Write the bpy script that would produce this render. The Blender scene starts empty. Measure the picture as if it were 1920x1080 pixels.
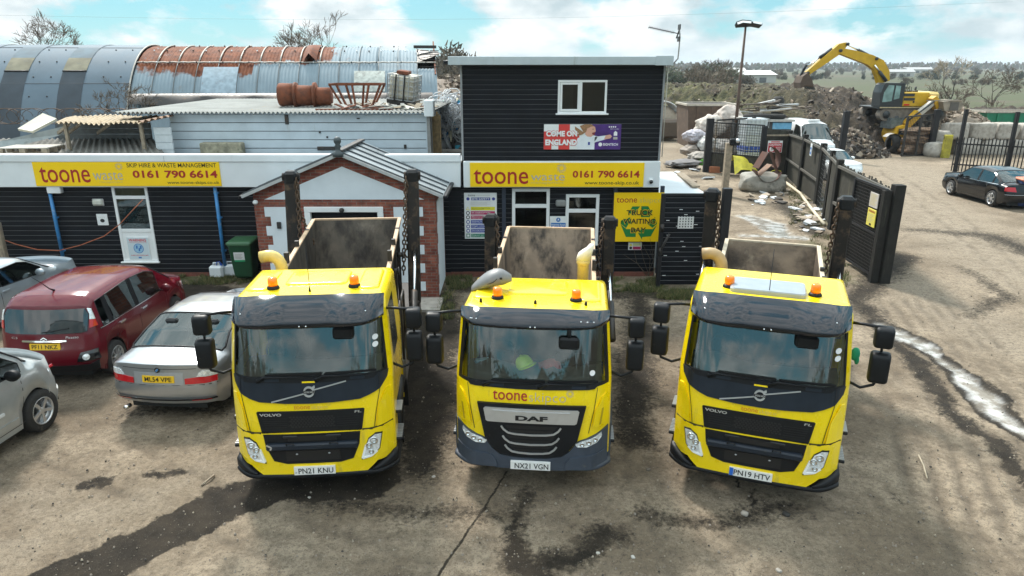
import bpy, bmesh, math, random
import numpy as np
from mathutils import Vector, Matrix
random.seed(7)
RNG = np.random.default_rng(7)
S = bpy.context.scene
COL = S.collection
R = math.radians
PI = math.pi
# ------------------------------------------------------------------ camera, sky, sun, exposure
CAM_H, PITCH, FPX = 5.4, R(17.7), 1300.0
cam_d = bpy.data.cameras.new('camera')
cam = bpy.data.objects.new('camera', cam_d)
COL.objects.link(cam)
cam.location = (0, 0, CAM_H)
cam.rotation_euler = (R(90) - PITCH, 0, 0)
cam_d.sensor_width = 36
cam_d.lens = 36 * FPX / 1920
cam_d.clip_start = 0.1
cam_d.clip_end = 20000
S.camera = cam
SUN_AZ, SUN_EL = R(-25), R(48)          # azimuth from +Y towards +X
world = bpy.data.worlds.new('World')
S.world = world
world.use_nodes = True
wn, wl = world.node_tree.nodes, world.node_tree.links
wn.clear()
w_out = wn.new('ShaderNodeOutputWorld')
w_bg = wn.new('ShaderNodeBackground')
w_bg.inputs['Strength'].default_value = 0.10
sky = wn.new('ShaderNodeTexSky')
sky.sky_type = 'NISHITA'
sky.sun_disc = False
sky.sun_elevation = SUN_EL
sky.sun_rotation = SUN_AZ
sky.air_density = 1.0
sky.dust_density = 0.5
sky.ozone_density = 2.0
tc = wn.new('ShaderNodeTexCoord')
mp = wn.new('ShaderNodeMapping')
mp.inputs['Scale'].default_value = (4.4, 4.4, 10.5)
mp.inputs['Location'].default_value = (1.75, 0.4, 0.35)
nz = wn.new('ShaderNodeTexNoise')
nz.inputs['Scale'].default_value = 1.25
nz.inputs['Detail'].default_value = 9
nz.inputs['Roughness'].default_value = 0.58
nz.inputs['Distortion'].default_value = 0.15
rmp = wn.new('ShaderNodeValToRGB')
rmp.color_ramp.elements[0].position = 0.455
rmp.color_ramp.elements[1].position = 0.55
nz2 = wn.new('ShaderNodeTexNoise')
nz2.inputs['Scale'].default_value = 2.6
nz2.inputs['Detail'].default_value = 6
rmp2 = wn.new('ShaderNodeValToRGB')
rmp2.color_ramp.elements[0].position = 0.36
rmp2.color_ramp.elements[0].color = (3.9, 4.8, 5.1, 1)
rmp2.color_ramp.elements[1].position = 0.60
rmp2.color_ramp.elements[1].color = (7.3, 7.6, 7.6, 1)
tint = wn.new('ShaderNodeMix')
tint.data_type = 'RGBA'
tint.blend_type = 'MULTIPLY'
tint.inputs[0].default_value = 1.0
tint.inputs[7].default_value = (0.62, 1.02, 1.06, 1)
cyan = wn.new('ShaderNodeMix')
cyan.data_type = 'RGBA'
cyan.inputs[0].default_value = 0.70
cyan.inputs[7].default_value = (1.7, 4.1, 5.0, 1)
mixs = wn.new('ShaderNodeMix')
mixs.data_type = 'RGBA'
sep = wn.new('ShaderNodeSeparateXYZ')
hz = wn.new('ShaderNodeMapRange')
hz.inputs[1].default_value = 0.0
hz.inputs[2].default_value = 0.10
hz.inputs[3].default_value = 0.085
hz.inputs[4].default_value = 0.0
zb = wn.new('ShaderNodeMapRange')
zb.inputs[1].default_value = 0.10
zb.inputs[2].default_value = 0.75
zb.inputs[3].default_value = 1.0
zb.inputs[4].default_value = 2.15
zmul = wn.new('ShaderNodeMix')
zmul.data_type = 'RGBA'
zmul.blend_type = 'MULTIPLY'
zmul.inputs[0].default_value = 1.0
addn = wn.new('ShaderNodeMath')
wl.new(tc.outputs['Generated'], mp.inputs['Vector'])
wl.new(mp.outputs['Vector'], nz.inputs['Vector'])
wl.new(mp.outputs['Vector'], nz2.inputs['Vector'])
wl.new(tc.outputs['Generated'], sep.inputs[0])
wl.new(sep.outputs['Z'], hz.inputs[0])
wl.new(nz.outputs['Fac'], addn.inputs[0])
wl.new(hz.outputs[0], addn.inputs[1])
add2 = wn.new('ShaderNodeMath')
add2.operation = 'MULTIPLY_ADD'
add2.inputs[1].default_value = 0.085
wl.new(zb.outputs[0], add2.inputs[0])
wl.new(addn.outputs[0], add2.inputs[2])
off_ = wn.new('ShaderNodeMath')
off_.operation = 'SUBTRACT'
off_.inputs[1].default_value = 0.085
wl.new(add2.outputs[0], off_.inputs[0])
wl.new(off_.outputs[0], rmp.inputs['Fac'])
wl.new(nz2.outputs['Fac'], rmp2.inputs['Fac'])
wl.new(sky.outputs['Color'], tint.inputs[6])
wl.new(rmp.outputs['Color'], mixs.inputs[0])
wl.new(tint.outputs[2], cyan.inputs[6])
wl.new(cyan.outputs[2], mixs.inputs[6])
wl.new(rmp2.outputs['Color'], mixs.inputs[7])
wl.new(sep.outputs['Z'], zb.inputs[0])
wl.new(mixs.outputs[2], zmul.inputs[6])
wl.new(zb.outputs[0], zmul.inputs[7])
wl.new(zmul.outputs[2], w_bg.inputs['Color'])
wl.new(w_bg.outputs[0], w_out.inputs['Surface'])
sun_d = bpy.data.lights.new('sun', 'SUN')
sun_d.energy = 3.9
sun_d.angle = R(9)
sun_d.color = (1.0, 0.955, 0.88)
sun = bpy.data.objects.new('sun', sun_d)
COL.objects.link(sun)
sun_vec = Vector((math.sin(SUN_AZ) * math.cos(SUN_EL), math.cos(SUN_AZ) * math.cos(SUN_EL), math.sin(SUN_EL)))
sun.rotation_euler = (-sun_vec).to_track_quat('-Z', 'Y').to_euler()
S.view_settings.view_transform = 'Standard'
S.view_settings.look = 'None'
S.view_settings.exposure = 0.56
S.view_settings.gamma = 1.0
S.cycles.max_bounces = 8
S.cycles.transparent_max_bounces = 12
S.cycles.caustics_reflective = False
S.cycles.caustics_refractive = False
try:
 S.cycles.use_denoising = True
except Exception:
 pass
# ------------------------------------------------------------------ where things stand
def ray(px, py):
 v = (py - 540) / FPX
 u = (px - 960) / FPX
 return u, math.cos(PITCH) - v * math.sin(PITCH), -(math.sin(PITCH) + v * math.cos(PITCH))
def G(px, py, z=0.0):
 a, b, c = ray(px, py)
 t = (z - CAM_H) / c
 return Vector((a * t, b * t, z))
def D(px, py, Y):
 a, b, c = ray(px, py)
 t = Y / b
 return Vector((a * t, Y, CAM_H + c * t))
# ------------------------------------------------------------------ materials
MATS = {}
def pm(name, col, rough=.55, metal=0., var=.12, vs=6., bump=0., bs=60., dirt=None, coat=0., spec=.5,
 streak=None, emis=None):
 """principled material: colour breakup, fine bump, dirt blotches, vertical streaks"""
 if name in MATS:
  return MATS[name]
 m = bpy.data.materials.new(name)
 MATS[name] = m
 m.use_nodes = True
 n, l = m.node_tree.nodes, m.node_tree.links
 b = n['Principled BSDF']
 b.inputs['Roughness'].default_value = rough
 b.inputs['Metallic'].default_value = metal
 b.inputs['Specular IOR Level'].default_value = spec
 b.inputs['Coat Weight'].default_value = coat
 b.inputs['Coat Roughness'].default_value = .05
 c = (col[0], col[1], col[2], 1)
 if emis:
  b.inputs['Emission Color'].default_value = c
  b.inputs['Emission Strength'].default_value = emis
 t = n.new('ShaderNodeTexCoord')
 last = None
 if var > 0:
  nz = n.new('ShaderNodeTexNoise')
  nz.inputs['Scale'].default_value = vs
  nz.inputs['Detail'].default_value = 7
  l.new(t.outputs['Object'], nz.inputs['Vector'])
  mr = n.new('ShaderNodeMapRange')
  mr.inputs[1].default_value = .3
  mr.inputs[2].default_value = .7
  mr.inputs[3].default_value = 1 - var
  mr.inputs[4].default_value = 1 + var
  l.new(nz.outputs['Fac'], mr.inputs[0])
  mx = n.new('ShaderNodeMix')
  mx.data_type = 'RGBA'
  mx.blend_type = 'MULTIPLY'
  mx.inputs[0].default_value = 1
  mx.inputs[6].default_value = c
  l.new(mr.outputs[0], mx.inputs[7])
  last = mx.outputs[2]
  mr2 = n.new('ShaderNodeMapRange')
  mr2.inputs[1].default_value = .3
  mr2.inputs[2].default_value = .7
  mr2.inputs[3].default_value = max(.02, rough - .12 * min(1, var * 4))
  mr2.inputs[4].default_value = min(1, rough + .12 * min(1, var * 4))
  l.new(nz.outputs['Fac'], mr2.inputs[0])
  l.new(mr2.outputs[0], b.inputs['Roughness'])
 for spec_, vert in ((dirt, 0), (streak, 1)):
  if not spec_:
   continue
  dc, amt, ds = spec_
  n2 = n.new('ShaderNodeTexNoise')
  n2.inputs['Scale'].default_value = ds
  n2.inputs['Detail'].default_value = 9
  n2.inputs['Roughness'].default_value = .65
  if vert:
   mpn = n.new('ShaderNodeMapping')
   mpn.inputs['Scale'].default_value = (1, 1, .12)
   l.new(t.outputs['Object'], mpn.inputs['Vector'])
   l.new(mpn.outputs[0], n2.inputs['Vector'])
  else:
   l.new(t.outputs['Object'], n2.inputs['Vector'])
  r2 = n.new('ShaderNodeMapRange')
  r2.inputs[1].default_value = .72 - amt * .45
  r2.inputs[2].default_value = .84 - amt * .3
  l.new(n2.outputs['Fac'], r2.inputs[0])
  mx = n.new('ShaderNodeMix')
  mx.data_type = 'RGBA'
  l.new(r2.outputs[0], mx.inputs[0])
  if last:
   l.new(last, mx.inputs[6])
  else:
   mx.inputs[6].default_value = c
  mx.inputs[7].default_value = (dc[0], dc[1], dc[2], 1)
  last = mx.outputs[2]
 if last:
  l.new(last, b.inputs['Base Color'])
 else:
  b.inputs['Base Color'].default_value = c
 if bump > 0:
  n3 = n.new('ShaderNodeTexNoise')
  n3.inputs['Scale'].default_value = bs
  n3.inputs['Detail'].default_value = 5
  l.new(t.outputs['Object'], n3.inputs['Vector'])
  bp = n.new('ShaderNodeBump')
  bp.inputs['Strength'].default_value = bump
  bp.inputs['Distance'].default_value = .02
  l.new(n3.outputs['Fac'], bp.inputs['Height'])
  l.new(bp.outputs[0], b.inputs['Normal'])
 return m
def glass_mat(name, tint_col, rough=.02, fac=.25, base=.07):
 """thin vehicle/window glass: see-through tint with a Fresnel mirror on top"""
 m = bpy.data.materials.new(name)
 MATS[name] = m
 m.use_nodes = True
 n, l = m.node_tree.nodes, m.node_tree.links
 n.remove(n['Principled BSDF'])
 tr = n.new('ShaderNodeBsdfTransparent')
 tr.inputs[0].default_value = (*tint_col, 1)
 gl = n.new('ShaderNodeBsdfGlossy')
 gl.inputs['Roughness'].default_value = rough
 gl.inputs['Color'].default_value = (.9, 1, 1, 1)
 lw = n.new('ShaderNodeLayerWeight')
 lw.inputs[0].default_value = fac
 mr = n.new('ShaderNodeMapRange')
 mr.inputs[3].default_value = base
 mr.inputs[4].default_value = 1
 mx = n.new('ShaderNodeMixShader')
 l.new(lw.outputs['Fresnel'], mr.inputs[0])
 l.new(mr.outputs[0], mx.inputs[0])
 l.new(tr.outputs[0], mx.inputs[1])
 l.new(gl.outputs[0], mx.inputs[2])
 l.new(mx.outputs[0], n['Material Output'].inputs[0])
 return m
M_YEL = pm('yellow_paint', (.90, .655, .002), .28, var=.05, vs=3, coat=.6, dirt=((.36, .25, .06), .13, 7), streak=((.45, .34, .06), .22, 5))
M_BLK = pm('black_plastic', (.009, .010, .012), .48, var=.2, vs=10, dirt=((.045, .04, .033), .22, 9), spec=.25)
M_BLKG = pm('gloss_black', (.006, .007, .009), .12, var=.1, coat=.3)
M_NAVY = pm('dark_slate_panel', (.013, .019, .029), .42, var=.12, vs=8, dirt=((.055, .05, .042), .15, 7), spec=.3)
M_BUMP = pm('grey_bumper_plastic', (.046, .058, .080), .55, var=.15, vs=9, dirt=((.12, .11, .09), .2, 8))
M_RUBBER = pm('tyre_rubber', (.017, .016, .015), .85, var=.25, vs=14, bump=.2, dirt=((.10, .085, .065), .3, 8))
M_CHROME = pm('chrome', (.78, .80, .82), .12, 1, var=.03)
M_SILV = pm('silver_plastic', (.55, .56, .57), .32, .6, var=.06)
M_WHITE = pm('white_plastic', (.74, .76, .76), .4, var=.06, vs=4, dirt=((.42, .42, .38), .10, 5))
M_PLW = pm('plate_white', (.78, .78, .76), .4, var=.03)
M_PLY = pm('plate_yellow', (.80, .50, .02), .4, var=.03)
M_LETB = pm('black_letters', (.008, .008, .009), .5, var=0)
M_LETR = pm('red_letters', (.36, .008, .012), .5, var=0)
M_LETG = pm('grey_letters', (.42, .40, .36), .5, var=0)
M_LETP = pm('faint_letters', (.62, .50, .14), .5, var=0)
M_LETO = pm('orange_letters', (.62, .22, .02), .5, var=0)
M_LETW = pm('white_letters', (.8, .8, .8), .5, var=0)
M_ORANGE = pm('orange_lens', (.95, .24, .005), .18, var=.05, coat=.5)
M_REDL = pm('red_lens', (.50, .012, .018), .12, var=.06, vs=30, coat=.6)
M_LAMP = pm('lamp_silver', (.84, .87, .88), .12, .35, var=.25, vs=40)
M_DRL = pm('lamp_white', (.86, .88, .88), .2, var=.02, coat=.5)
M_STEEL = pm('dark_steel', (.045, .042, .040), .5, .5, var=.25, vs=12, bump=.1, dirt=((.13, .075, .04), .3, 6))
M_ARM = pm('black_arm_steel', (.015, .012, .010), .6, .0, var=.3, vs=6, bump=.15, dirt=((.11, .07, .042), .45, 5), spec=.25)
M_CHAIN = pm('rusty_chain', (.10, .065, .042), .6, .6, var=.35, vs=30)
M_RUST = pm('rust', (.165, .052, .024), .85, .1, var=.35, vs=7, bump=.35, bs=40, dirt=((.06, .025, .016), .35, 5))
M_RIM = pm('wheel_silver', (.56, .57, .58), .3, .75, var=.08, dirt=((.16, .14, .11), .15, 10))
M_GLASS = glass_mat('windscreen_glass', (.74, .82, .80), fac=.38, base=.085)
M_CGLASS = glass_mat('car_glass', (.16, .20, .19), fac=.34)
M_WGLASS = glass_mat('window_glass', (.28, .32, .31), fac=.22)
M_VISOR = glass_mat('smoked_visor', (.03, .034, .045), .06, fac=.22)
M_DASH = pm('dashboard_grey', (.085, .098, .092), .7, var=.1)
M_SEAT = pm('seat_fabric', (.016, .018, .021), .9, var=.2, vs=20)
M_INT = pm('interior_dark', (.018, .02, .021), .8, var=.1)
M_CLAD = pm('black_cladding', (.007, .008, .011), .55, var=.25, vs=3, dirt=((.022, .022, .022), .15, 3), spec=.18)
M_FASC = pm('white_fascia', (.70, .74, .76), .38, var=.05, vs=2, dirt=((.44, .46, .44), .12, 2.5), streak=((.5, .5, .47), .1, 3))
M_UPVC = pm('white_upvc', (.78, .80, .80), .3, var=.03)
M_SIGNY = pm('sign_yellow', (.92, .60, .003), .35, var=.03, vs=2)
M_ROOFM = pm('grey_roof_sheet', (.40, .43, .44), .4, .35, var=.12, vs=3, dirt=((.25, .25, .23), .2, 3))
M_CONC = pm('concrete', (.36, .33, .29), .9, var=.22, vs=5, bump=.5, bs=30, dirt=((.12, .11, .09), .3, 4))
M_WOOD = pm('weathered_wood', (.27, .22, .16), .85, var=.3, vs=9, bump=.3, streak=((.11, .09, .07), .3, 8))
M_RAIL = pm('fence_rail_timber', (.085, .078, .064), .8, var=.3, vs=9, bump=.3, streak=((.04, .038, .03), .3, 8))
M_BOARD = pm('weathered_dark_board', (.050, .047, .038), .8, spec=.2, var=.35, vs=5, bump=.3, streak=((.11, .105, .075), .3, 4))
M_FENCE = pm('dark_fence_timber', (.021, .020, .018), .75, spec=.2, var=.3, vs=8, bump=.3, streak=((.085, .085, .06), .25, 5))
M_POST = pm('dark_post_steel', (.015, .015, .017), .55, .0, spec=.3, var=.2, dirt=((.09, .06, .04), .15, 6))
M_MESH = pm('dark_wire', (.035, .035, .035), .5, .4, var=.2)
M_SHEDW = pm('pale_blue_grey_boards', (.48, .55, .60), .5, var=.08, vs=2.5, dirt=((.28, .27, .24), .12, 3), streak=((.36, .37, .36), .2, 4))
M_SKIPIN = pm('scraped_skip_steel', (.085, .069, .053), .7, .0, var=.25, vs=5, bump=.3, bs=16, spec=.3,
   streak=((.018, .014, .011), .66, 3.4), dirt=((.19, .16, .125), .34, 1.7))
M_SKIPIN2 = pm('scraped_tan_steel', (.22, .165, .118), .7, .0, var=.2, vs=5, bump=.25, bs=16, spec=.3,
   streak=((.022, .018, .015), .62, 3.6), dirt=((.38, .31, .23), .30, 2))
M_SKIPIN3 = pm('scraped_worn_steel', (.16, .118, .083), .7, .0, var=.35, vs=3, bump=.3, bs=16, spec=.3,
   dirt=((.026, .018, .013), .72, 1.6), streak=((.30, .24, .17), .35, 3))
M_SKIPRIM = pm('skip_rim_pale', (.52, .36, .23), .7, var=.2, vs=8, dirt=((.24, .14, .08), .3, 7))
M_SKIPRIM2 = pm('skip_rim_cream', (.50, .42, .31), .7, var=.2, vs=8, dirt=((.26, .18, .11), .3, 7))
M_CREAM = pm('cream_yellow_paint', (.62, .46, .14), .4, var=.15, vs=8, dirt=((.36, .22, .08), .3, 8))
# ------------------------------------------------------------------ mesh builder
class MB:
 def __init__(s):
  s.v, s.f, s.m, s.sm, s.mats = [], [], [], [], []
 def mi(s, mat):
  if mat not in s.mats:
   s.mats.append(mat)
  return s.mats.index(mat)
 def add(s, vs, fs, mat, smooth=False, M=None):
  o = len(s.v)
  if M is not None:
   vs = [M @ Vector(p) for p in vs]
  s.v.extend([tuple(p) for p in vs])
  k = s.mi(mat)
  for f in fs:
   s.f.append(tuple(i + o for i in f))
   s.m.append(k)
   s.sm.append(smooth)
  return s
 def box(s, x0, x1, y0, y1, z0, z1, mat, c=0., M=None):
  if x0 > x1: x0, x1 = x1, x0
  if y0 > y1: y0, y1 = y1, y0
  if z0 > z1: z0, z1 = z1, z0
  c = min(c, (x1 - x0) * .45, (y1 - y0) * .45, (z1 - z0) * .45)
  if c <= 0:
   vs = [(x0, y0, z0), (x1, y0, z0), (x1, y1, z0), (x0, y1, z0), (x0, y0, z1), (x1, y0, z1), (x1, y1, z1), (x0, y1, z1)]
   fs = [(0, 3, 2, 1), (4, 5, 6, 7), (0, 1, 5, 4), (1, 2, 6, 5), (2, 3, 7, 6), (3, 0, 4, 7)]
   return s.add(vs, fs, mat, False, M)
  def ring(z, i):
   return [(x0 + i, y0 + c, z), (x0 + c, y0 + i, z), (x1 - c, y0 + i, z), (x1 - i, y0 + c, z),
     (x1 - i, y1 - c, z), (x1 - c, y1 - i, z), (x0 + c, y1 - i, z), (x0 + i, y1 - c, z)]
  d = c * .999
  rings = [ring(z0, d), ring(z0 + c, 0), ring(z1 - c, 0), ring(z1, d)]
  return s.loft(rings, mat, True, True, False, M)
 def loft(s, rings, mat, closed=True, caps=True, smooth=True, M=None):
  n = len(rings[0])
  vs = [p for r in rings for p in r]
  fs = []
  for i in range(len(rings) - 1):
   for j in range(n if closed else n - 1):
    k = (j + 1) % n
    fs.append((i * n + j, i * n + k, (i + 1) * n + k, (i + 1) * n + j))
  if caps and closed:
   fs.append(tuple(range(n - 1, -1, -1)))
   fs.append(tuple((len(rings) - 1) * n + j for j in range(n)))
  return s.add(vs, fs, mat, smooth, M)
 def tube(s, pts, r, mat, n=8, smooth=True, M=None, flat=None):
  pts = [Vector(p) for p in pts]
  rings = []
  up = Vector((0, 0, 1))
  prev = None
  for i, p in enumerate(pts):
   d = (pts[min(i + 1, len(pts) - 1)] - pts[max(i - 1, 0)])
   if d.length < 1e-9:
    d = Vector((0, 0, 1))
   d.normalize()
   if prev is None:
    a = d.cross(up)
    if a.length < 1e-3:
     a = d.cross(Vector((1, 0, 0)))
   else:
    a = prev - d * prev.dot(d)
    if a.length < 1e-4:
     a = d.cross(up)
   a.normalize()
   prev = a
   b = d.cross(a)
   rr = r[i] if isinstance(r, (list, tuple)) else r
   rings.append([p + (a * math.cos(2 * PI * k / n) + b * math.sin(2 * PI * k / n)) * rr for k in range(n)])
  return s.loft(rings, mat, True, True, smooth, M)
 def beam(s, p0, p1, w, h, mat, up=(0, 0, 1), c=0.):
  """rectangular bar from p0 to p1, w across, h along up"""
  p0, p1 = Vector(p0), Vector(p1)
  d = p1 - p0
  L = d.length
  y = d.normalized()
  x = y.cross(Vector(up))
  if x.length < 1e-4:
   x = y.cross(Vector((1, 0, 0)))
  x.normalize()
  z = x.cross(y)
  M = Matrix(((x.x, y.x, z.x, p0.x), (x.y, y.y, z.y, p0.y), (x.z, y.z, z.z, p0.z), (0, 0, 0, 1)))
  return s.box(-w / 2, w / 2, 0, L, -h / 2, h / 2, mat, c, M)
 def lathe(s, prof, mat, n=24, M=None, smooth=True, caps=True):
  """profile [(r, z)] around the local z axis"""
  rings = [[(r * math.cos(2 * PI * k / n), r * math.sin(2 * PI * k / n), z) for k in range(n)] for r, z in prof]
  return s.loft(rings, mat, True, caps, smooth, M)
 def prism(s, poly, y0, y1, mat, M=None, smooth=False):
  """polygon in x,z extruded along y"""
  n = len(poly)
  vs = [(x, y0, z) for x, z in poly] + [(x, y1, z) for x, z in poly]
  fs = [tuple(range(n)), tuple(range(2 * n - 1, n - 1, -1))]
  fs += [(j, n + j, n + (j + 1) % n, (j + 1) % n) for j in range(n)]
  return s.add(vs, fs, mat, smooth, M)
 def sphere(s, c, rx, ry, rz, mat, n=14, m=8, M=None):
  prof = [(math.sin(PI * i / m), -math.cos(PI * i / m)) for i in range(m + 1)]
  rings = [[(c[0] + rx * max(r, 1e-3) * math.cos(2 * PI * k / n), c[1] + ry * max(r, 1e-3) * math.sin(2 * PI * k / n), c[2] + rz * z)
    for k in range(n)] for r, z in prof]
  return s.loft(rings, mat, True, True, True, M)
 def merge(s, o, M=None):
  off = len(s.v)
  s.v.extend([tuple(M @ Vector(p)) for p in o.v] if M is not None else o.v)
  mp_ = [s.mi(x) for x in o.mats]
  s.f.extend([tuple(i + off for i in f) for f in o.f])
  s.m.extend([mp_[k] for k in o.m])
  s.sm.extend(o.sm)
  return s
 def build(s, name, parent=None, loc=None, rotz=None, fix=True):
  me = bpy.data.meshes.new(name)
  used = sorted(set(i for f in s.f for i in f))
  s.used = used
  if len(used) < len(s.v):
   mp_ = {a: b for b, a in enumerate(used)}
   s.v = [s.v[i] for i in used]
   s.f = [tuple(mp_[i] for i in f) for f in s.f]
  me.from_pydata(s.v, [], s.f)
  for m in s.mats:
   me.materials.append(m)
  me.polygons.foreach_set('material_index', s.m)
  me.polygons.foreach_set('use_smooth', s.sm)
  if fix:
   bm = bmesh.new()
   bm.from_mesh(me)
   bmesh.ops.recalc_face_normals(bm, faces=bm.faces)
   bm.to_mesh(me)
   bm.free()
  me.update()
  o = bpy.data.objects.new(name, me)
  COL.objects.link(o)
  if parent is not None:
   o.parent = parent
  if loc is not None:
   o.location = loc
  if rotz is not None:
   o.rotation_euler = (0, 0, rotz)
  return o
def tag(o, label, cat, group=None, kind=None):
 if label: o['label'] = label
 if cat: o['category'] = cat
 if group: o['group'] = group
 if kind: o['kind'] = kind
 return o
def thing(name, label, cat, loc=(0, 0, 0), rotz=0., group=None):
 o = bpy.data.objects.new(name, None)
 COL.objects.link(o)
 o.location = loc
 o.rotation_euler = (0, 0, rotz)
 o.empty_display_size = .2
 return tag(o, label, cat, group)
def structure(o):
 o['kind'] = 'structure'
 return o
def copy_tree(o, parent=None):
 kids = [c for c in bpy.data.objects if c.parent == o]
 c = o.copy()
 COL.objects.link(c)
 c.parent = parent
 for k in kids:
  copy_tree(k, c)
 return c
_TXT = {}
def glyphs(body, bold=0.):
 k = (body, bold)
 if k not in _TXT:
  cu = bpy.data.curves.new('t', 'FONT')
  cu.body = body
  cu.size = 1
  cu.resolution_u = 3
  cu.offset = bold
  ob = bpy.data.objects.new('t', cu)
  COL.objects.link(ob)
  dg = bpy.context.evaluated_depsgraph_get()
  me = bpy.data.meshes.new_from_object(ob.evaluated_get(dg))
  vs = [(v.co.x, v.co.y) for v in me.vertices]
  fs = [tuple(p.vertices) for p in me.polygons]
  bpy.data.objects.remove(ob)
  bpy.data.curves.remove(cu)
  bpy.data.meshes.remove(me)
  x0 = min(v[0] for v in vs); x1 = max(v[0] for v in vs)
  z0 = min(v[1] for v in vs); z1 = max(v[1] for v in vs)
  _TXT[k] = (vs, fs, x0, x1, z0, z1)
 return _TXT[k]
def text(mb, body, x0, x1, z0, z1, mat, y=0., bold=0., fn=None, M=None, italic=0.):
 """lettering fitted to the box x0..x1, z0..z1 (ink extents); fn maps (x, z) to y"""
 vs, fs, a0, a1, b0, b1 = glyphs(body, bold)
 out = []
 for a, b in vs:
  x = x0 + (a - a0) / (a1 - a0) * (x1 - x0)
  z = z0 + (b - b0) / (b1 - b0) * (z1 - z0)
  x += italic * (z - z0)
  out.append((x, (fn(x, z) if fn else y), z))
 return mb.add(out, fs, mat, False, M)
def conform(outline, fn, off, mat, mb, thick=.004, step=.08):
 """flat outline in x,z laid over the surface y = fn(x, z), standing proud by off"""
 bm = bmesh.new()
 f = bm.faces.new([bm.verts.new((x, 0, z)) for x, z in outline])
 xs = [p[0] for p in outline]; zs = [p[1] for p in outline]
 for lo, hi, nrm in ((min(xs), max(xs), (1, 0, 0)), (min(zs), max(zs), (0, 0, 1))):
  k = int((hi - lo) / step)
  for i in range(1, k + 1):
   t = lo + (hi - lo) * i / (k + 1)
   co = (t, 0, 0) if nrm[0] else (0, 0, t)
   bmesh.ops.bisect_plane(bm, geom=bm.verts[:] + bm.edges[:] + bm.faces[:], plane_co=co, plane_no=nrm, dist=1e-6)
 bmesh.ops.triangulate(bm, faces=bm.faces[:])
 bm.verts.index_update()
 top = [(v.co.x, fn(v.co.x, v.co.z) - off, v.co.z) for v in bm.verts]
 bot = [(v.co.x, fn(v.co.x, v.co.z) - off + thick + off, v.co.z) for v in bm.verts]
 n = len(top)
 fs = [tuple(v.index for v in f.verts) for f in bm.faces]
 fs2 = []
 for e in bm.edges:
  if len(e.link_faces) == 1:
   a, b = e.verts[0].index, e.verts[1].index
   fs2.append((a, b, b + n, a + n))
 bm.free()
 mb.add(top + bot, fs + fs2, mat, False)
 return mb
def rrect(x0, x1, z0, z1, r, k=4):
 p = []
 for cx, cz, a0 in ((x1 - r, z1 - r, 0), (x0 + r, z1 - r, 90), (x0 + r, z0 + r, 180), (x1 - r, z0 + r, 270)):
  for i in range(k + 1):
   a = R(a0 + 90 * i / k)
   p.append((cx + r * math.cos(a), cz + r * math.sin(a)))
 return p
def strip(mb, pts, w, fn, off, mat, thick=.004):
 """thin band following points in x,z on a surface"""
 for (xa, za), (xb, zb) in zip(pts[:-1], pts[1:]):
  dx, dz = xb - xa, zb - za
  L = math.hypot(dx, dz) or 1
  nx, nz_ = -dz / L * w / 2, dx / L * w / 2
  k = max(1, int(L / .12))
  for i in range(k):
   t0, t1 = i / k, (i + 1) / k
   q = [(xa + dx * t0 + nx, za + dz * t0 + nz_), (xa + dx * t1 + nx, za + dz * t1 + nz_),
    (xa + dx * t1 - nx, za + dz * t1 - nz_), (xa + dx * t0 - nx, za + dz * t0 - nz_)]
   top = [(x, fn(x, z) - off, z) for x, z in q]
   bot = [(x, fn(x, z) + thick, z) for x, z in q]
   mb.add(top + bot, [(0, 1, 2, 3), (0, 4, 5, 1), (2, 6, 7, 3), (1, 5, 6, 2), (0, 3, 7, 4)], mat)
 return mb
def swirl(mb, cx, cz, r, mat, y=0., fn=None):
 """ring of little curved blades, the round mark beside the lettering"""
 n = 10
 for k in range(n):
  a = 2 * PI * k / n
  pts = []
  for i in range(4):
   t = i / 3
   rr = r * (.45 + .55 * t)
   aa = a + .75 * t
   pts.append((cx + rr * math.cos(aa), cz + rr * math.sin(aa), aa))
  w = r * .10
  for (xa, za, aa), (xb, zb, ab) in zip(pts[:-1], pts[1:]):
   q = []
   for x, z, sgn, ang in ((xa, za, 1, aa), (xb, zb, 1, ab), (xb, zb, -1, ab), (xa, za, -1, aa)):
    X = x - math.sin(ang) * w * sgn * .8
    Z = z + math.cos(ang) * w * sgn * .8
    q.append((X, fn(X, Z) if fn else y, Z))
   mb.add(q, [(0, 1, 2, 3)], mat)
def seal(parent, allv, faces, r=.009):
 """black rubber round the open edge of a pane"""
 cnt = {}
 for f in faces:
  for a, b in zip(f, f[1:] + f[:1]):
   k = (min(a, b), max(a, b)); cnt[k] = cnt.get(k, 0) + 1
 nb = {}
 for (a, b), c in cnt.items():
  if c == 1: nb.setdefault(a, []).append(b); nb.setdefault(b, []).append(a)
 m = MB(); seen = set()
 for s0 in nb:
  if s0 in seen: continue
  lp, cur, prev = [s0], s0, None
  seen.add(s0)
  while True:
   nx_ = [q for q in nb[cur] if q != prev and q not in seen]
   if not nx_: break
   prev, cur = cur, nx_[0]
   seen.add(cur); lp.append(cur)
  if len(lp) > 2: m.tube([allv[i] for i in lp + [s0]], r, M_BLK, 4)
 if m.v: m.build('seal', parent)
def chain(mb, pts, mat, link=.10, wire=.014):
 """chain links along a polyline"""
 pts = [Vector(p) for p in pts]
 seg = []
 for a, b in zip(pts[:-1], pts[1:]):
  k = max(1, int((b - a).length / (link * .74)))
  for i in range(k):
   seg.append((a.lerp(b, (i + .5) / k), (b - a).normalized()))
 for i, (c, d) in enumerate(seg):
  x = d.cross(Vector((0, 1, .3)))
  x.normalize()
  y = d.cross(x)
  u = x if i % 2 else y
  ring = []
  for k in range(8):
   a = 2 * PI * k / 8
   ring.append(c + d * math.cos(a) * link * .5 + u * math.sin(a) * link * .3)
  ring.append(ring[0])
  mb.tube(ring, wire, mat, 4)
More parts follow.
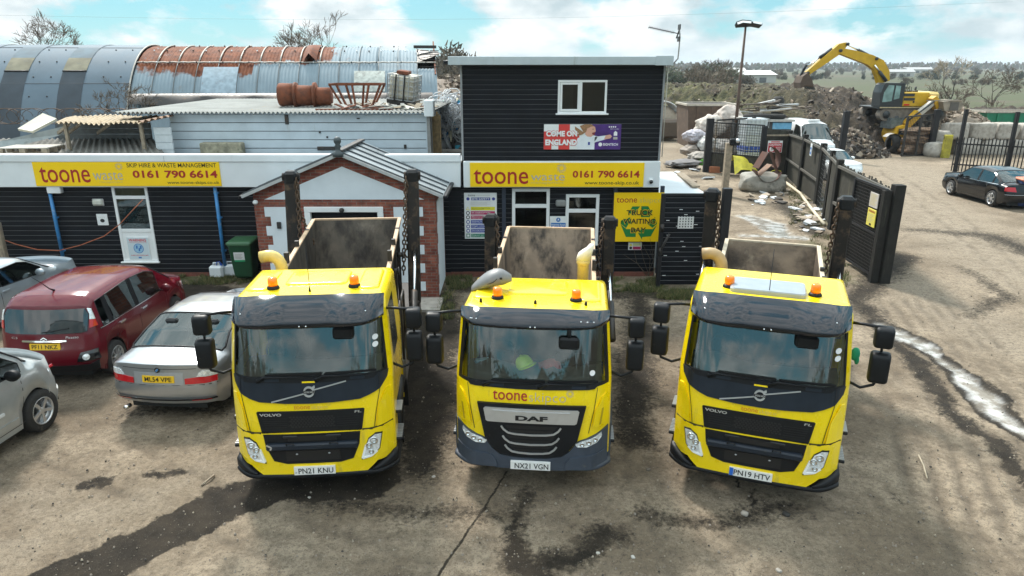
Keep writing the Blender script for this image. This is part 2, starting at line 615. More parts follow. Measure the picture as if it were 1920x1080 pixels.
# ------------------------------------------------------------------ ground
def _hash2(ix, iy):
 h = (ix * 374761393 + iy * 668265263) & 0x7fffffff
 h = ((h ^ (h >> 13)) * 1274126177) & 0x7fffffff
 return ((h ^ (h >> 16)) & 0xffff) / 65535.0
def vnoise(x, y):
 ix = np.floor(x).astype(np.int64); iy = np.floor(y).astype(np.int64)
 fx = x - ix; fy = y - iy
 fx = fx * fx * (3 - 2 * fx); fy = fy * fy * (3 - 2 * fy)
 a = _hash2(ix, iy); b = _hash2(ix + 1, iy); c = _hash2(ix, iy + 1); d = _hash2(ix + 1, iy + 1)
 return (a + (b - a) * fx) * (1 - fy) + (c + (d - c) * fx) * fy
def fbm(x, y, s, o=5, g=.55):
 t = np.zeros_like(x); a = 1.0; n = 0
 for k in range(o):
  t += a * vnoise(x * s + 17.3 * k, y * s + 9.1 * k)
  n += a; a *= g; s *= 2.03
 return t / n
def sstep(a, b, v):
 t = np.clip((v - a) / (b - a), 0, 1)
 return t * t * (3 - 2 * t)
def polydist(X, Y, pts):
 """distance to a polyline given as ground points, each with a radius"""
 best = np.full_like(X, 1e9)
 for (p, ra), (q, rb) in zip(pts[:-1], pts[1:]):
  dx, dy = q.x - p.x, q.y - p.y
  L2 = dx * dx + dy * dy + 1e-9
  t = np.clip(((X - p.x) * dx + (Y - p.y) * dy) / L2, 0, 1)
  d = np.hypot(X - p.x - t * dx, Y - p.y - t * dy) - (ra + (rb - ra) * t)
  best = np.minimum(best, d)
 return best
rows = [4.0]
while rows[-1] < 75: rows.append(rows[-1] * 1.0062)
cols = np.concatenate([np.linspace(-1.5, -.86, 24)[:-1], np.linspace(-.86, .86, 560), np.linspace(.86, 1.5, 24)[1:]])
Yg, Ug = np.meshgrid(np.array(rows), cols, indexing='ij')
Xg = Yg * Ug
wx = Xg + .55 * (fbm(Xg, Yg, .9) - .5) + .30 * (fbm(Xg + 40, Yg, 5) - .5)
wy = Yg + .55 * (fbm(Xg + 90, Yg + 31, .9) - .5) + .30 * (fbm(Xg, Yg + 77, 5) - .5)
def P_(*a):
 return [(G(x, y), r) for x, y, r in a]
def mark(pts, soft, wob=1.):
 return 1 - sstep(-soft, soft, polydist(Xg + (wx - Xg) * wob, Yg + (wy - Yg) * wob, pts))
wet_and_shade = np.zeros_like(Xg)  # damp ground, with shade around two parked cars painted in as well
for pts, soft, amt, wob in (
 (P_((60, 1120, .42), (180, 1060, .40), (300, 1000, .36), (420, 940, .36), (520, 905, .40), (700, 895, .45)), .07, 1.0, .8),
 (P_((520, 880, .15), (700, 880, .25)), .3, .8, 1),
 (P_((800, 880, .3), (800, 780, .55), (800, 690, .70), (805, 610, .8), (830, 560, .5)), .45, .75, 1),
 (P_((340, 540, .7), (430, 560, .8)), .4, .75, 1),
 (P_((300, 640, .5), (380, 650, .6), (420, 720, .4)), .35, .65, 1),  # shade between people carrier and coupe, painted as dark ground
 (P_((240, 770, .2), (420, 770, .25)), .2, .45, 1),  # shade below the coupe's rear bumper, painted into the ground colour
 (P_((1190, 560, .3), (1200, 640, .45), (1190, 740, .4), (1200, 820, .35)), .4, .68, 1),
 (P_((985, 905, .06), (965, 1000, .12), (975, 1060, .2), (1010, 1100, .25)), .25, .8, .7),
 (P_((1010, 1060, .22), (1080, 1040, .2), (1120, 1000, .2), (1160, 1010, .15)), .28, .72, .7),
 (P_((1200, 960, .2), (1300, 985, .2), (1480, 960, .25)), .3, .58, .8),
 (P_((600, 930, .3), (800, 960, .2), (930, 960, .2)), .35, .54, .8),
 (P_((165, 905, .10), (215, 900, .09)), .09, .7, 1),
 (P_((295, 890, .10), (345, 880, .10)), .1, .7, 1),
 (P_((255, 865, .05), (300, 860, .05)), .1, .4, 1.2),
 (P_((1365, 880, .03), (1385, 925, .05)), .09, .75, 1.2),
 (P_((1425, 930, .03), (1438, 955, .05)), .09, .8, 1.2),
 (P_((1680, 920, .03), (1692, 945, .05)), .09, .55, 1.2),
 (P_((1900, 900, .08), (1930, 940, .12)), .1, .8, 1.2),
 (P_((735, 920, .03), (735, 1000, .04)), .12, .45, 1.2),
 (P_((1640, 610, .20), (1720, 690, .20), (1790, 770, .18), (1850, 820, .2), (1930, 900, .2)), .22, .75, 1),
 (P_((1640, 604, .22), (1700, 632, .34), (1752, 665, .24), (1800, 705, .28), (1845, 740, .34), (1875, 775, .30), (1940, 820, .28)), .10, .95, .7),
 (P_((1690, 480, .5), (1600, 560, .4), (1640, 600, .3)), .5, .68, 1),
 (P_((1700, 430, .4), (1850, 440, .5), (1930, 470, .8)), .8, .62, 1.3),
 (P_((1800, 500, .15), (1900, 560, .3), (1830, 590, .2)), .5, .62, 1.3),
 (P_((1460, 380, .5), (1540, 440, .5)), .6, .62, 1.2),
 (P_((1230, 330, .8), (1330, 330, .8)), 1.2, .5, 1.2),
 (P_((870, 540, .5), (1000, 545, .5), (1240, 555, .5)), .4, .6, 1.2),
 (P_((950, 880, .012), (905, 955, .014), (862, 1020, .014), (815, 1090, .016)), .022, .95, .10),
):
 wet_and_shade = np.maximum(wet_and_shade, amt * mark(pts, soft, wob))
ruts = np.zeros_like(Xg)
for off in range(9):
 ruts = np.maximum(ruts, .9 * mark(P_((1600 + off * 24, 560, .05), (1670 + off * 40, 760, .06), (1740 + off * 62, 1090, .06)), .10, .35) * np.clip(2.6 * fbm(Xg, Yg, 1.6) - .75, 0, 1))
for pts in (P_((1930, 455, .06), (1820, 430, .06), (1700, 440, .06), (1620, 520, .06), (1590, 590, .06)), P_((1930, 480, .06), (1820, 452, .06), (1712, 462, .06), (1640, 535, .06), (1612, 610, .06)), P_((1930, 520, .06), (1800, 400, .07), (1690, 330, .08)), P_((1930, 560, .06), (1760, 410, .07), (1650, 320, .08)), P_((1270, 1090, .05), (1180, 900, .05), (1170, 700, .05)), P_((150, 790, .05), (520, 960, .05), (900, 1090, .05)), P_((60, 850, .05), (420, 1010, .05), (640, 1090, .05))):
 ruts = np.maximum(ruts, .8 * mark(pts, .10, .4) * np.clip(2.6 * fbm(Xg + 60, Yg, 2.2) - .8, 0, 1))
pud = np.zeros_like(Xg)
for pts, soft, amt in (
 (P_((1645, 606, .10), (1700, 632, .20), (1750, 660, .14)), .10, 1.0),
 (P_((1752, 665, .07), (1800, 705, .14), (1845, 740, .19), (1875, 775, .15), (1935, 815, .12)), .09, 1.0),
 (P_((1400, 405, .35), (1440, 420, .55), (1470, 440, .3)), .15, .9),
 (P_((1395, 440, .15), (1500, 445, .3)), .12, .9),
):
 pud = np.maximum(pud, amt * mark(pts, soft, .75))
lite = np.zeros_like(Xg)
for pts, soft, amt in (
 (P_((1640, 300, 2.0), (1720, 330, 2.4), (1760, 420, 1.6), (1900, 520, 1.2)), 1.6, .9),
 (P_((1700, 520, .8), (1900, 640, 1.0)), .8, .7),
 (P_((20, 930, .35), (200, 960, .3), (380, 890, .15)), .45, .8),
 (P_((0, 1040, .3), (80, 1010, .2)), .3, .7),
 (P_((1250, 300, 2.2), (1330, 270, 3)), 2, .75),
 (P_((1180, 590, .5), (1240, 620, .4)), .6, .5),
):
 lite = np.maximum(lite, amt * mark(pts, soft, 1.0))
grass = np.zeros_like(Xg)
for pts, soft, amt in (
 (P_((335, 522, .22), (480, 524, .28)), .25, 1.0),
 (P_((838, 528, .25), (880, 532, .3)), .3, .9),
 (P_((1140, 535, .4), (1230, 540, .5), (1300, 552, .5)), .4, .95),
 (P_((1520, 455, .3), (1580, 520, .3)), .4, .6),
 (P_((1480, 345, .3), (1550, 425, .3)), .4, .5),
):
 grass = np.maximum(grass, amt * mark(pts, soft, 1.2))
grass *= sstep(.40, .60, fbm(Xg + 5, Yg, 3.5))
Zg = .05 * (fbm(Xg, Yg, .5) - .5) + .028 * (fbm(Xg + 3, Yg + 8, 3) - .5) + .016 * (fbm(Xg, Yg, 11, 4) - .5)
Zg += -.03 * ruts - .035 * pud + .015 * wet_and_shade * (fbm(Xg, Yg, 9) - .6)
Zg = np.where(pud > .5, -.035, Zg) - .01
Zg[:, :3] = -.03; Zg[:, -3:] = -.03
nr, nc = Xg.shape
me = bpy.data.meshes.new('yard_ground')
verts = np.stack([Xg.ravel(), Yg.ravel(), Zg.ravel()], 1)
idx = np.arange(nr * nc).reshape(nr, nc)
quads = np.stack([idx[:-1, :-1].ravel(), idx[:-1, 1:].ravel(), idx[1:, 1:].ravel(), idx[1:, :-1].ravel()], 1)
me.vertices.add(len(verts)); me.vertices.foreach_set('co', verts.ravel())
me.loops.add(quads.size); me.loops.foreach_set('vertex_index', quads.ravel())
me.polygons.add(len(quads)); me.polygons.foreach_set('loop_start', np.arange(0, quads.size, 4)); me.polygons.foreach_set('loop_total', np.full(len(quads), 4))
me.update(calc_edges=True)
me.polygons.foreach_set('use_smooth', np.ones(len(quads), bool))
for nm, arr in (('wet_and_shade', wet_and_shade), ('pud', pud), ('lite', lite), ('grass', grass), ('ruts', ruts)):
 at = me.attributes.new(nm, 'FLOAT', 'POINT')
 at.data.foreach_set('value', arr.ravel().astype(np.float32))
def ground_mat():
 m = bpy.data.materials.new('yard_mud')
 m.use_nodes = True
 n, l = m.node_tree.nodes, m.node_tree.links
 b = n['Principled BSDF']; b.inputs['Specular IOR Level'].default_value = .22
 t = n.new('ShaderNodeTexCoord')
 def noise(s, d=8, r=.6):
  q = n.new('ShaderNodeTexNoise'); q.inputs['Scale'].default_value = s; q.inputs['Detail'].default_value = d; q.inputs['Roughness'].default_value = r
  l.new(t.outputs['Object'], q.inputs['Vector']); return q.outputs['Fac']
 def rng(v, a, b_, c=0, d=1):
  q = n.new('ShaderNodeMapRange'); q.inputs[1].default_value = a; q.inputs[2].default_value = b_; q.inputs[3].default_value = c; q.inputs[4].default_value = d
  l.new(v, q.inputs[0]); return q.outputs[0]
 def mix(f, a, b_):
  q = n.new('ShaderNodeMix'); q.data_type = 'RGBA'
  l.new(f, q.inputs[0])
  for v, i in ((a, 6), (b_, 7)):
   if isinstance(v, tuple): q.inputs[i].default_value = (*v, 1)
   else: l.new(v, q.inputs[i])
  return q.outputs[2]
 def math_(op, a, b_):
  q = n.new('ShaderNodeMath'); q.operation = op; q.use_clamp = True
  for v, i in ((a, 0), (b_, 1)):
   if isinstance(v, (int, float)): q.inputs[i].default_value = v
   else: l.new(v, q.inputs[i])
  return q.outputs[0]
 def attr(nm):
  q = n.new('ShaderNodeAttribute'); q.attribute_name = nm; return q.outputs['Fac']
 clump = noise(9, 13, .84)
 big, mid, fine, grit = noise(.55), noise(3.2), noise(16, 8, .7), noise(75, 4, .7)
 c = mix(rng(big, .40, .60), (.200, .155, .108), (.365, .295, .215))
 c = mix(rng(mid, .46, .66, 0, .75), c, (.155, .121, .087))
 c = mix(attr('lite'), c, mix(rng(mid, .35, .65), (.23, .187, .137), (.36, .30, .228)))
 c = mix(math_('MULTIPLY', rng(fine, .48, .64), .60), c, (.10, .080, .060))
 c = mix(math_('MULTIPLY', rng(fine, .58, .70), .30), c, (.40, .34, .265))
 c = mix(math_('MULTIPLY', rng(clump, .535, .615), .62), c, (.070, .054, .039))
 c = mix(math_('MULTIPLY', rng(clump, .46, .38), .40), c, (.43, .365, .28))
 c = mix(math_('MULTIPLY', attr("ruts"), .85), c, (.10, .08, .06))
 w0 = n.new('ShaderNodeMath'); w0.operation = 'MULTIPLY_ADD'; w0.inputs[1].default_value = 1.25; l.new(attr('wet_and_shade'), w0.inputs[0]); l.new(fine, w0.inputs[2])
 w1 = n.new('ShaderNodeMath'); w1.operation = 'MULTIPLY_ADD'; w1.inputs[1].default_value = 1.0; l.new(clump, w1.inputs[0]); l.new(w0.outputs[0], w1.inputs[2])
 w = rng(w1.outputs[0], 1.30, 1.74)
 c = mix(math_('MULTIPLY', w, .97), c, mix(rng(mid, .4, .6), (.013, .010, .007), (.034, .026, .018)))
 c = mix(rng(grit, .575, .63, 0, .85), c, (.055, .045, .035))
 c = mix(rng(grit, .37, .31, 0, .50), c, (.48, .44, .37))
 c = mix(attr('grass'), c, mix(rng(fine, .4, .6), (.035, .045, .012), (.085, .10, .03)))
 pd = attr('pud')
 c = mix(pd, c, mix(rng(mid, .40, .56), (.46, .45, .43), (.20, .175, .14)))
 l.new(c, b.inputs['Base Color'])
 rg = mix(w, (.95, .95, .95), (.85, .85, .85))
 rg = mix(pd, rg, (.08, .08, .08))
 l.new(rg, b.inputs['Roughness'])
 bp = n.new('ShaderNodeBump'); bp.inputs['Distance'].default_value = .085
 hsum = math_('ADD', math_('MULTIPLY', clump, .7), math_('MULTIPLY', grit, .3))
 l.new(hsum, bp.inputs['Height'])
 q = n.new('ShaderNodeMath'); q.operation = 'SUBTRACT'; q.inputs[0].default_value = 1; l.new(pd, q.inputs[1])
 q2 = n.new('ShaderNodeMath'); q2.operation = 'MULTIPLY'; q2.inputs[1].default_value = .75; l.new(q.outputs[0], q2.inputs[0])
 l.new(q2.outputs[0], bp.inputs['Strength'])
 l.new(bp.outputs[0], b.inputs['Normal'])
 return m
me.materials.append(ground_mat())
yard = bpy.data.objects.new('yard_ground', me)
COL.objects.link(yard)
structure(yard)
def field_mat():
 m = bpy.data.materials.new('field_grass')
 m.use_nodes = True
 n, l = m.node_tree.nodes, m.node_tree.links
 b = n['Principled BSDF']; b.inputs['Roughness'].default_value = .95
 t = n.new('ShaderNodeTexCoord')
 vor = n.new('ShaderNodeTexVoronoi'); vor.inputs['Scale'].default_value = .006
 nz = n.new('ShaderNodeTexNoise'); nz.inputs['Scale'].default_value = .08; nz.inputs['Detail'].default_value = 10; nz.inputs['Roughness'].default_value = .65
 nz2 = n.new('ShaderNodeTexNoise'); nz2.inputs['Scale'].default_value = .9; nz2.inputs['Detail'].default_value = 8; nz2.inputs['Roughness'].default_value = .7
 for q in (vor, nz, nz2): l.new(t.outputs['Object'], q.inputs['Vector'])
 s = n.new('ShaderNodeSeparateColor'); l.new(vor.outputs['Color'], s.inputs[0])
 r = n.new('ShaderNodeValToRGB')
 e = r.color_ramp.elements
 e[0].position = 0; e[0].color = (.040, .050, .016, 1)
 e[1].position = 1; e[1].color = (.075, .060, .030, 1)
 q = e.new(.5); q.color = (.055, .064, .020, 1)
 l.new(s.outputs[0], r.inputs[0])
 mx = n.new('ShaderNodeMix'); mx.data_type = 'RGBA'; mx.inputs[7].default_value = (.080, .060, .036, 1)
 mr = n.new('ShaderNodeMapRange'); mr.inputs[1].default_value = .48; mr.inputs[2].default_value = .64
 l.new(nz.outputs['Fac'], mr.inputs[0]); l.new(mr.outputs[0], mx.inputs[0]); l.new(r.outputs[0], mx.inputs[6])
 mx2 = n.new('ShaderNodeMix'); mx2.data_type = 'RGBA'; mx2.inputs[7].default_value = (.05, .05, .025, 1)
 mr2 = n.new('ShaderNodeMapRange'); mr2.inputs[1].default_value = .54; mr2.inputs[2].default_value = .66; mr2.inputs[4].default_value = .7
 l.new(nz2.outputs['Fac'], mr2.inputs[0]); l.new(mr2.outputs[0], mx2.inputs[0]); l.new(mx.outputs[2], mx2.inputs[6])
 l.new(mx2.outputs[2], b.inputs['Base Color'])
 return m
fl = MB()
ring = []
for k, (rad) in enumerate((9000, 2500, 700, 220, 90)):
 ring.append([(rad * math.cos(2 * PI * i / 48), 60 + rad * math.sin(2 * PI * i / 48), -.12) for i in range(48)])
fmat = field_mat()
fl.loft(ring, fmat, True, False, False)
fl.add(ring[-1], [tuple(range(48))], fmat)
structure(fl.build('field', None))
hl = MB()
hm = pm('distant_hill', (.07, .095, .09), .95, var=.15, vs=.004)
pts = []
for i in range(121):
 x = -5200 + 10400 * i / 120
 h = 20 + 14 * math.sin(i * .21 + .6) + 8 * math.sin(i * .63) + 3 * math.sin(i * 1.7)
 if x < 0: h *= .8
 pts.append((x, max(8, h)))
rg = [[(x, 6000 + 380 * math.sin(x * .0011) + d, -1 + h * k) for x, h in pts] for d, k in ((-700, 0), (-420, .45), (-150, .88), (0, 1), (500, .7), (1500, 0))]
hl.loft(rg, hm, False, False, True)
structure(hl.build('hills', None))
# ------------------------------------------------------------------ shared building pieces
M_LEDGE = pm('skylit_ledge', (.10, .103, .108), .6, var=.35, vs=2.2)  # paler than the boards: skylight caught by the ledge, put into its colour
def shiplap(mb, x0, x1, z0, z1, Y, pitch, dirn=(1, 0), off=None):
 """horizontal boards with a bevelled groove between them, its ledge painted as skylit; faces -y"""
 z = z0
 while z < z1 - 1e-4:
  t = min(z + pitch, z1)
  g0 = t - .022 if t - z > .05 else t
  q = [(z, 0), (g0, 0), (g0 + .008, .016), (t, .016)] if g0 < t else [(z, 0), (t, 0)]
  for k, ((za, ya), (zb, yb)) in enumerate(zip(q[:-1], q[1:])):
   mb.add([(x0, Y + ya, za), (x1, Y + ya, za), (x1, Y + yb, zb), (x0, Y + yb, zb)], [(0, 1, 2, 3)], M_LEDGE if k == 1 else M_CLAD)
  if g0 < t:
   mb.add([(x0, Y + .016, t), (x1, Y + .016, t), (x1, Y, t), (x0, Y, t)], [(0, 1, 2, 3)], M_CLAD)
  z = t
 return mb
def corrugated(mb, a, b, c, d, n, amp, mat, rows=1, per=6, sag=0.):
 """sheet a-b (front edge) to d-c (back edge), ridges running front to back"""
 a, b, c, d = map(Vector, (a, b, c, d))
 nrm = (b - a).cross(d - a).normalized()
 if nrm.z < 0: nrm = -nrm
 k = n * per
 vs, fs = [], []
 for j in range(rows + 1):
  v = j / rows
  for i in range(k + 1):
   u = i / k
   p = a.lerp(b, u).lerp(d.lerp(c, u), v) + nrm * amp * math.sin(2 * PI * u * n)
   p.z += sag * math.sin(u * 9.3 + v * 4) * .5
   vs.append(p)
 for j in range(rows):
  for i in range(k):
   o = j * (k + 1) + i
   fs.append((o, o + 1, o + k + 2, o + k + 1))
 mb.add(vs, fs, mat, True)
 vs2 = [p - nrm * .012 for p in vs]
 mb.add(vs2, fs, mat, True)
 for i in range(k):
  mb.add([vs[i], vs[i + 1], vs2[i + 1], vs2[i]], [(0, 1, 2, 3)], mat)
 return mb
def window(parent, name, x0, x1, z0, z1, Y, bars=(), fw=.055, sill=True, deep=.10, sash=None, glass=None):
 """framed window in a wall that faces -y; bars are (kind, position) of mullions and transoms"""
 f = MB()
 ya, yb = Y - .03, Y + .05
 f.box(x0, x1, ya, yb, z1 - fw, z1, M_UPVC, .008)
 f.box(x0, x1, ya, yb, z0, z0 + fw, M_UPVC, .008)
 f.box(x0, x0 + fw, ya + .002, yb, z0 + fw, z1 - fw, M_UPVC, .008)
 f.box(x1 - fw, x1, ya + .002, yb, z0 + fw, z1 - fw, M_UPVC, .008)
 for k, p in bars:
  if k == 'v': f.box(p - fw * .6, p + fw * .6, ya + .002, yb, z0 + fw, z1 - fw, M_UPVC, .008)
  else: f.box(x0 + fw, x1 - fw, ya + .002, yb, p - fw * .6, p + fw * .6, M_UPVC, .008)
 if sash:
  a, b, c, d = sash
  for q in ((a, b, d - .05, d), (a, b, c, c + .05), (a, a + .05, c + .05, d - .05), (b - .05, b, c + .05, d - .05)):
   f.box(q[0], q[1], Y - .045, Y + .02, q[2], q[3], M_UPVC, .006)
 fo = f.build(name, parent)
 g = MB()
 g.box(x0 + fw * .5, x1 - fw * .5, Y + .0, Y + .012, z0 + fw * .5, z1 - fw * .5, glass or M_WGLASS)
 g.build('pane', fo)
 r = MB()
 r.box(x0 - .01, x1 + .01, Y + .55, Y + .57, z0 - .01, z1 + .01, M_INT)
 r.box(x0 + (x1 - x0) * .12, x0 + (x1 - x0) * .34, Y + .30, Y + .34, z0, z1 - .1, pm('pale_blind', (.30, .30, .28), .9))
 r.box(x0 - .01, x1 + .01, Y + .06, Y + .55, z0 - .02, z0 - .01, M_INT)
 for xx in (x0 - .012, x1 + .012): r.box(xx - .004, xx + .004, Y + .06, Y + .55, z0, z1, M_INT)
 r.box(x0, x1, Y + .06, Y + .55, z1 + .002, z1 + .012, M_INT)
 r.build('window_recess', fo)
 if sill:
  s = MB()
  s.box(x0 - .05, x1 + .05, Y - .10, Y - .032, z0 - .03, z0 + .012, M_UPVC, .008)
  s.build('sill', fo)
 return fo
def wall_open(mb, x0, x1, z0, z1, Y, pitch, holes):
 """boarded wall with rectangular openings (x0, x1, z0, z1)"""
 xs = sorted(set([x0, x1] + [h[0] for h in holes] + [h[1] for h in holes]))
 for a, b in zip(xs[:-1], xs[1:]):
  hs = [h for h in holes if h[0] <= a and h[1] >= b]
  cuts = sorted([(h[2], h[3]) for h in hs])
  z = z0
  for c, d in cuts + [(z1, z1)]:
   if c > z + .01:
    k = z0 + math.floor((z - z0) / pitch + 1e-6) * pitch
    if abs(k - z) > 1e-3:
     t = min(k + pitch, c)
     shiplap(mb, a, b, z, t, Y, pitch)
     shiplap(mb, a, b, t, c, Y, pitch)
    else:
     shiplap(mb, a, b, z, c, Y, pitch)
   z = d
 return mb
def board(name, label, cat, x0, x1, z0, z1, Y, mat, draw, th=.02, group=None):
 """flat sign on a wall: board plus lettering"""
 T = thing(name, label, cat, ((x0 + x1) / 2, Y, z0), 0, group)
 w, h = x1 - x0, z1 - z0
 b = MB(); b.box(-w / 2, w / 2, -th, 0, 0, h, mat, .004)
 b.build('board', T)
 m = MB()
 draw(m, w, h, -th - .003)
 if m.v:
  m.build('lettering', T)
 return T
# ------------------------------------------------------------------ long office with black boards
WY = 18.0
OX0, OX1 = -17.0, -1.32
off = thing('office_building', 'long low office with black boards and deep white fascia and SKIP HIRE sign', 'office', (0, 0, 0))
dx0, dx1 = D(209, 352, WY).x, D(276, 352, WY).x
dz0, dz1 = D(262, 490, WY).z, D(240, 347, WY).z
m = MB()
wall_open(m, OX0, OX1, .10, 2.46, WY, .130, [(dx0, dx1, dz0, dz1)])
m.build('wall', off)
m = MB()
m.box(OX0, OX1, WY + .60, WY + .66, .02, 2.45, M_INT)
m.build('inner_wall', off)
m = MB()
m.box(OX0, OX1, WY - .03, WY + .3, -.05, .10, pm('red_brick_plinth', (.16, .055, .038), .85, var=.3, vs=12, dirt=((.2, .2, .16), .3, 8)))
m.build('plinth', off)
m = MB()
xs = [OX0, D(314, 296, WY).x, OX1]
for a, b in zip(xs[:-1], xs[1:]):
 m = MB()
 m.box(a + .004, b - .004, WY - .17, WY - .05, 2.44, 3.10, M_FASC, .006)
 m.box(a + .004, b - .004, WY - .20, WY + .10, 3.09, 3.27, M_FASC, .01)
 m.build('fascia', off)
m = MB()
m.box(OX0, OX1, WY - .05, WY + .02, 2.46, 3.2, M_FASC)
m.build('fascia_backing', off)
m = MB()
m.box(OX0, OX1, WY + .1, WY + 1.4, 3.02, 3.06, M_ROOFM)
m.box(OX0, OX1, WY + .66, WY + 1.4, .0, 3.0, M_INT)
m.build('roof', off)
d = window(off, 'glazed_door', dx0, dx1, dz0, dz1, WY, bars=(('h', D(250, 370, WY).z), ('h', D(255, 432, WY).z)), fw=.075)
m = MB()
m.box(dx0 + .07, dx1 - .07, WY - .015, WY + .03, dz0 + .07, D(255, 434, WY).z, M_UPVC, .006)
m.build('lower_panel', d)
m = MB()
for i in range(7):
 t = i / 6
 m.tube([(dx0 + .15 + .7 * t * (dx1 - dx0), WY + .14 + .03 * math.sin(i * 2.2), D(255, 425, WY).z + .08 * math.sin(t * 3) - .04), (dx0 + .2 + .7 * t * (dx1 - dx0), WY + .15, D(255, 425, WY).z - .06 + .14 * t)], .05, pm('white_sheet', (.4, .4, .4), .8), 6)
m.build('curtain', d)
M_BLUE = pm('blue_pipe', (.035, .20, .46), .4, var=.2, vs=6, dirt=((.25, .33, .40), .35, 4))
for (xa, ya), (xb, yb) in (((90, 349), (113, 480)), ((402, 349), (413, 492))):
 p = D(xa, ya, WY - .1); q = D(xb, yb, WY - .1)
 m = MB(); m.tube([(p.x, WY - .08, 2.44), (p.x, WY - .08, max(.15, q.z - .1))], .045, M_BLUE, 12)
 for z in (.7, 1.6, 2.25): m.box(p.x - .06, p.x + .06, WY - .08, WY, z, z + .04, M_BLUE)
 m.build('downpipe', off)
m = MB()
p, q = D(93, 349, WY), D(121, 361, WY)
m.box(p.x, q.x, WY - .16, WY - .01, q.z, p.z, M_WHITE, .015)
m.build('meter_box', off)
m = MB()
c = D(185, 379, WY)
m.box(c.x - .14, c.x + .14, WY - .10, WY, c.z - .085, c.z + .085, pm('bulkhead_lens', (.55, .56, .50), .2, var=.2), .05)
m.box(c.x - .15, c.x + .15, WY - .04, WY - .001, c.z - .095, c.z + .095, M_SILV, .03)
m.build('bulkhead_lamp', off)
def plate_sign(m, w, h, y):
 text(m, 'CCTV', -w * .3, w * .3, h * .68, h * .76, M_LETG, y=y)
 conform([(.06 * math.cos(a) - .0, h * .42 + .05 * math.sin(a)) for a in [2 * PI * k / 10 for k in range(10)]], lambda x, z: y, 0, M_LETB, m, .002)
p, q = D(181, 401, WY), D(205, 422, WY)
board('sign', 'small plain white notice with black mark on the boards left of the glazed door', 'sign', p.x, q.x, q.z, p.z, WY - .01, M_WHITE, plate_sign)
def warn(m, w, h, y):
 m.box(-w / 2 + .012, w / 2 - .012, y + .0015, y + .003, .012, h - .012, pm('sign_pale_blue', (.55, .64, .68), .4, var=.02))
 text(m, 'WARNING', -w * .40, w * .40, h * .80, h * .93, pm('sign_red', (.55, .03, .05), .5, var=0), y=y, bold=.03)
 cx, cz, r_ = 0, h * .50, w * .23
 pb = pm('sign_blue', (.03, .16, .45), .5, var=0)
 conform([(cx + r_ * math.cos(a), cz + r_ * math.sin(a)) for a in [2 * PI * k / 24 for k in range(24)]], lambda x, z: y, 0, pb, m, .001)
 conform([(cx + r_ * .88 * math.cos(a), cz + r_ * .88 * math.sin(a)) for a in [2 * PI * k / 24 for k in range(24)]], lambda x, z: y - .002, 0, pm('sign_sky', (.30, .50, .66), .5, var=0), m, .001)
 for a_, b_ in ((-.08, .06), (.02, -.06), (.10, .05)):
  conform([(cx + w * a_ - .02, cz + w * b_ - .04), (cx + w * a_ + .02, cz + w * b_ - .04), (cx + w * a_ + .03, cz + w * b_ + .04), (cx + w * a_ - .01, cz + w * b_ + .05)], lambda x, z: y - .004, 0, pb, m, .001)
 text(m, 'THESE PREMISES ARE PROTECTED', -w * .42, w * .42, h * .745, h * .775, pm('sign_red', (.55, .03, .05), .5, var=0), y=y)
 text(m, 'GUARD DOGS PATROL HERE', -w * .40, w * .40, h * .17, h * .215, pm('sign_red', (.55, .03, .05), .5, var=0), y=y, bold=.02)
 m.box(-w * .07, w * .07, y, y + .002, h * .06, h * .12, pb)
p, q = D(237, 444, WY), D(285, 486, WY)
xm_ = (dx0 + dx1) / 2
board('sign', 'pale blue WARNING notice with round emblem on the glazed door panel', 'sign', xm_ - .29, xm_ + .29, q.z, p.z, WY - .02, M_WHITE, warn)
def main_sign(url, extra):
 def dr(m, w, h, y):
  L = -w / 2
  if extra:
   text(m, 'toone', L + w * .03, L + w * .30, h * .15, h * .80, M_LETR, y=y, bold=.006)
   text(m, 'waste', L + w * .315, L + w * .475, h * .26, h * .60, M_LETG, y=y, bold=-.002)
   text(m, 'management', L + w * .345, L + w * .47, h * .12, h * .20, M_LETP, y=y)
   swirl(m, L + w * .462, h * .82, h * .16, M_LETG, y)
   text(m, 'SKIP HIRE & WASTE MANAGEMENT', L + w * .505, L + w * .985, h * .78, h * .955, M_LETB, y=y, bold=.006)
   text(m, '0161 790 6614', L + w * .53, L + w * .985, h * .34, h * .66, M_LETR, y=y, bold=.03)
   text(m, url, L + w * .71, L + w * .99, h * .055, h * .22, M_LETB, y=y, bold=.004)
  else:
   text(m, 'toone', L + w * .02, L + w * .335, h * .12, h * .73, M_LETR, y=y, bold=.006)
   text(m, 'waste', L + w * .35, L + w * .545, h * .27, h * .53, M_LETG, y=y, bold=-.002)
   text(m, 'management', L + w * .35, L + w * .54, h * .11, h * .21, M_LETP, y=y)
   swirl(m, L + w * .525, h * .78, h * .20, M_LETG, y)
   text(m, '0161 790 6614', L + w * .59, L + w * .975, h * .38, h * .68, M_LETR, y=y, bold=.03)
   text(m, url, L + w * .66, L + w * .975, h * .06, h * .25, M_LETB, y=y, bold=.006)
 return dr
SY = WY - .175
p, q = D(60, 304, SY), D(416, 347, SY)
board('sign', 'long yellow fascia sign offering skip hire and waste management', 'sign', p.x, q.x, 2.47, 3.085, SY, M_SIGNY, main_sign('www.toone-skips.co.uk', True))
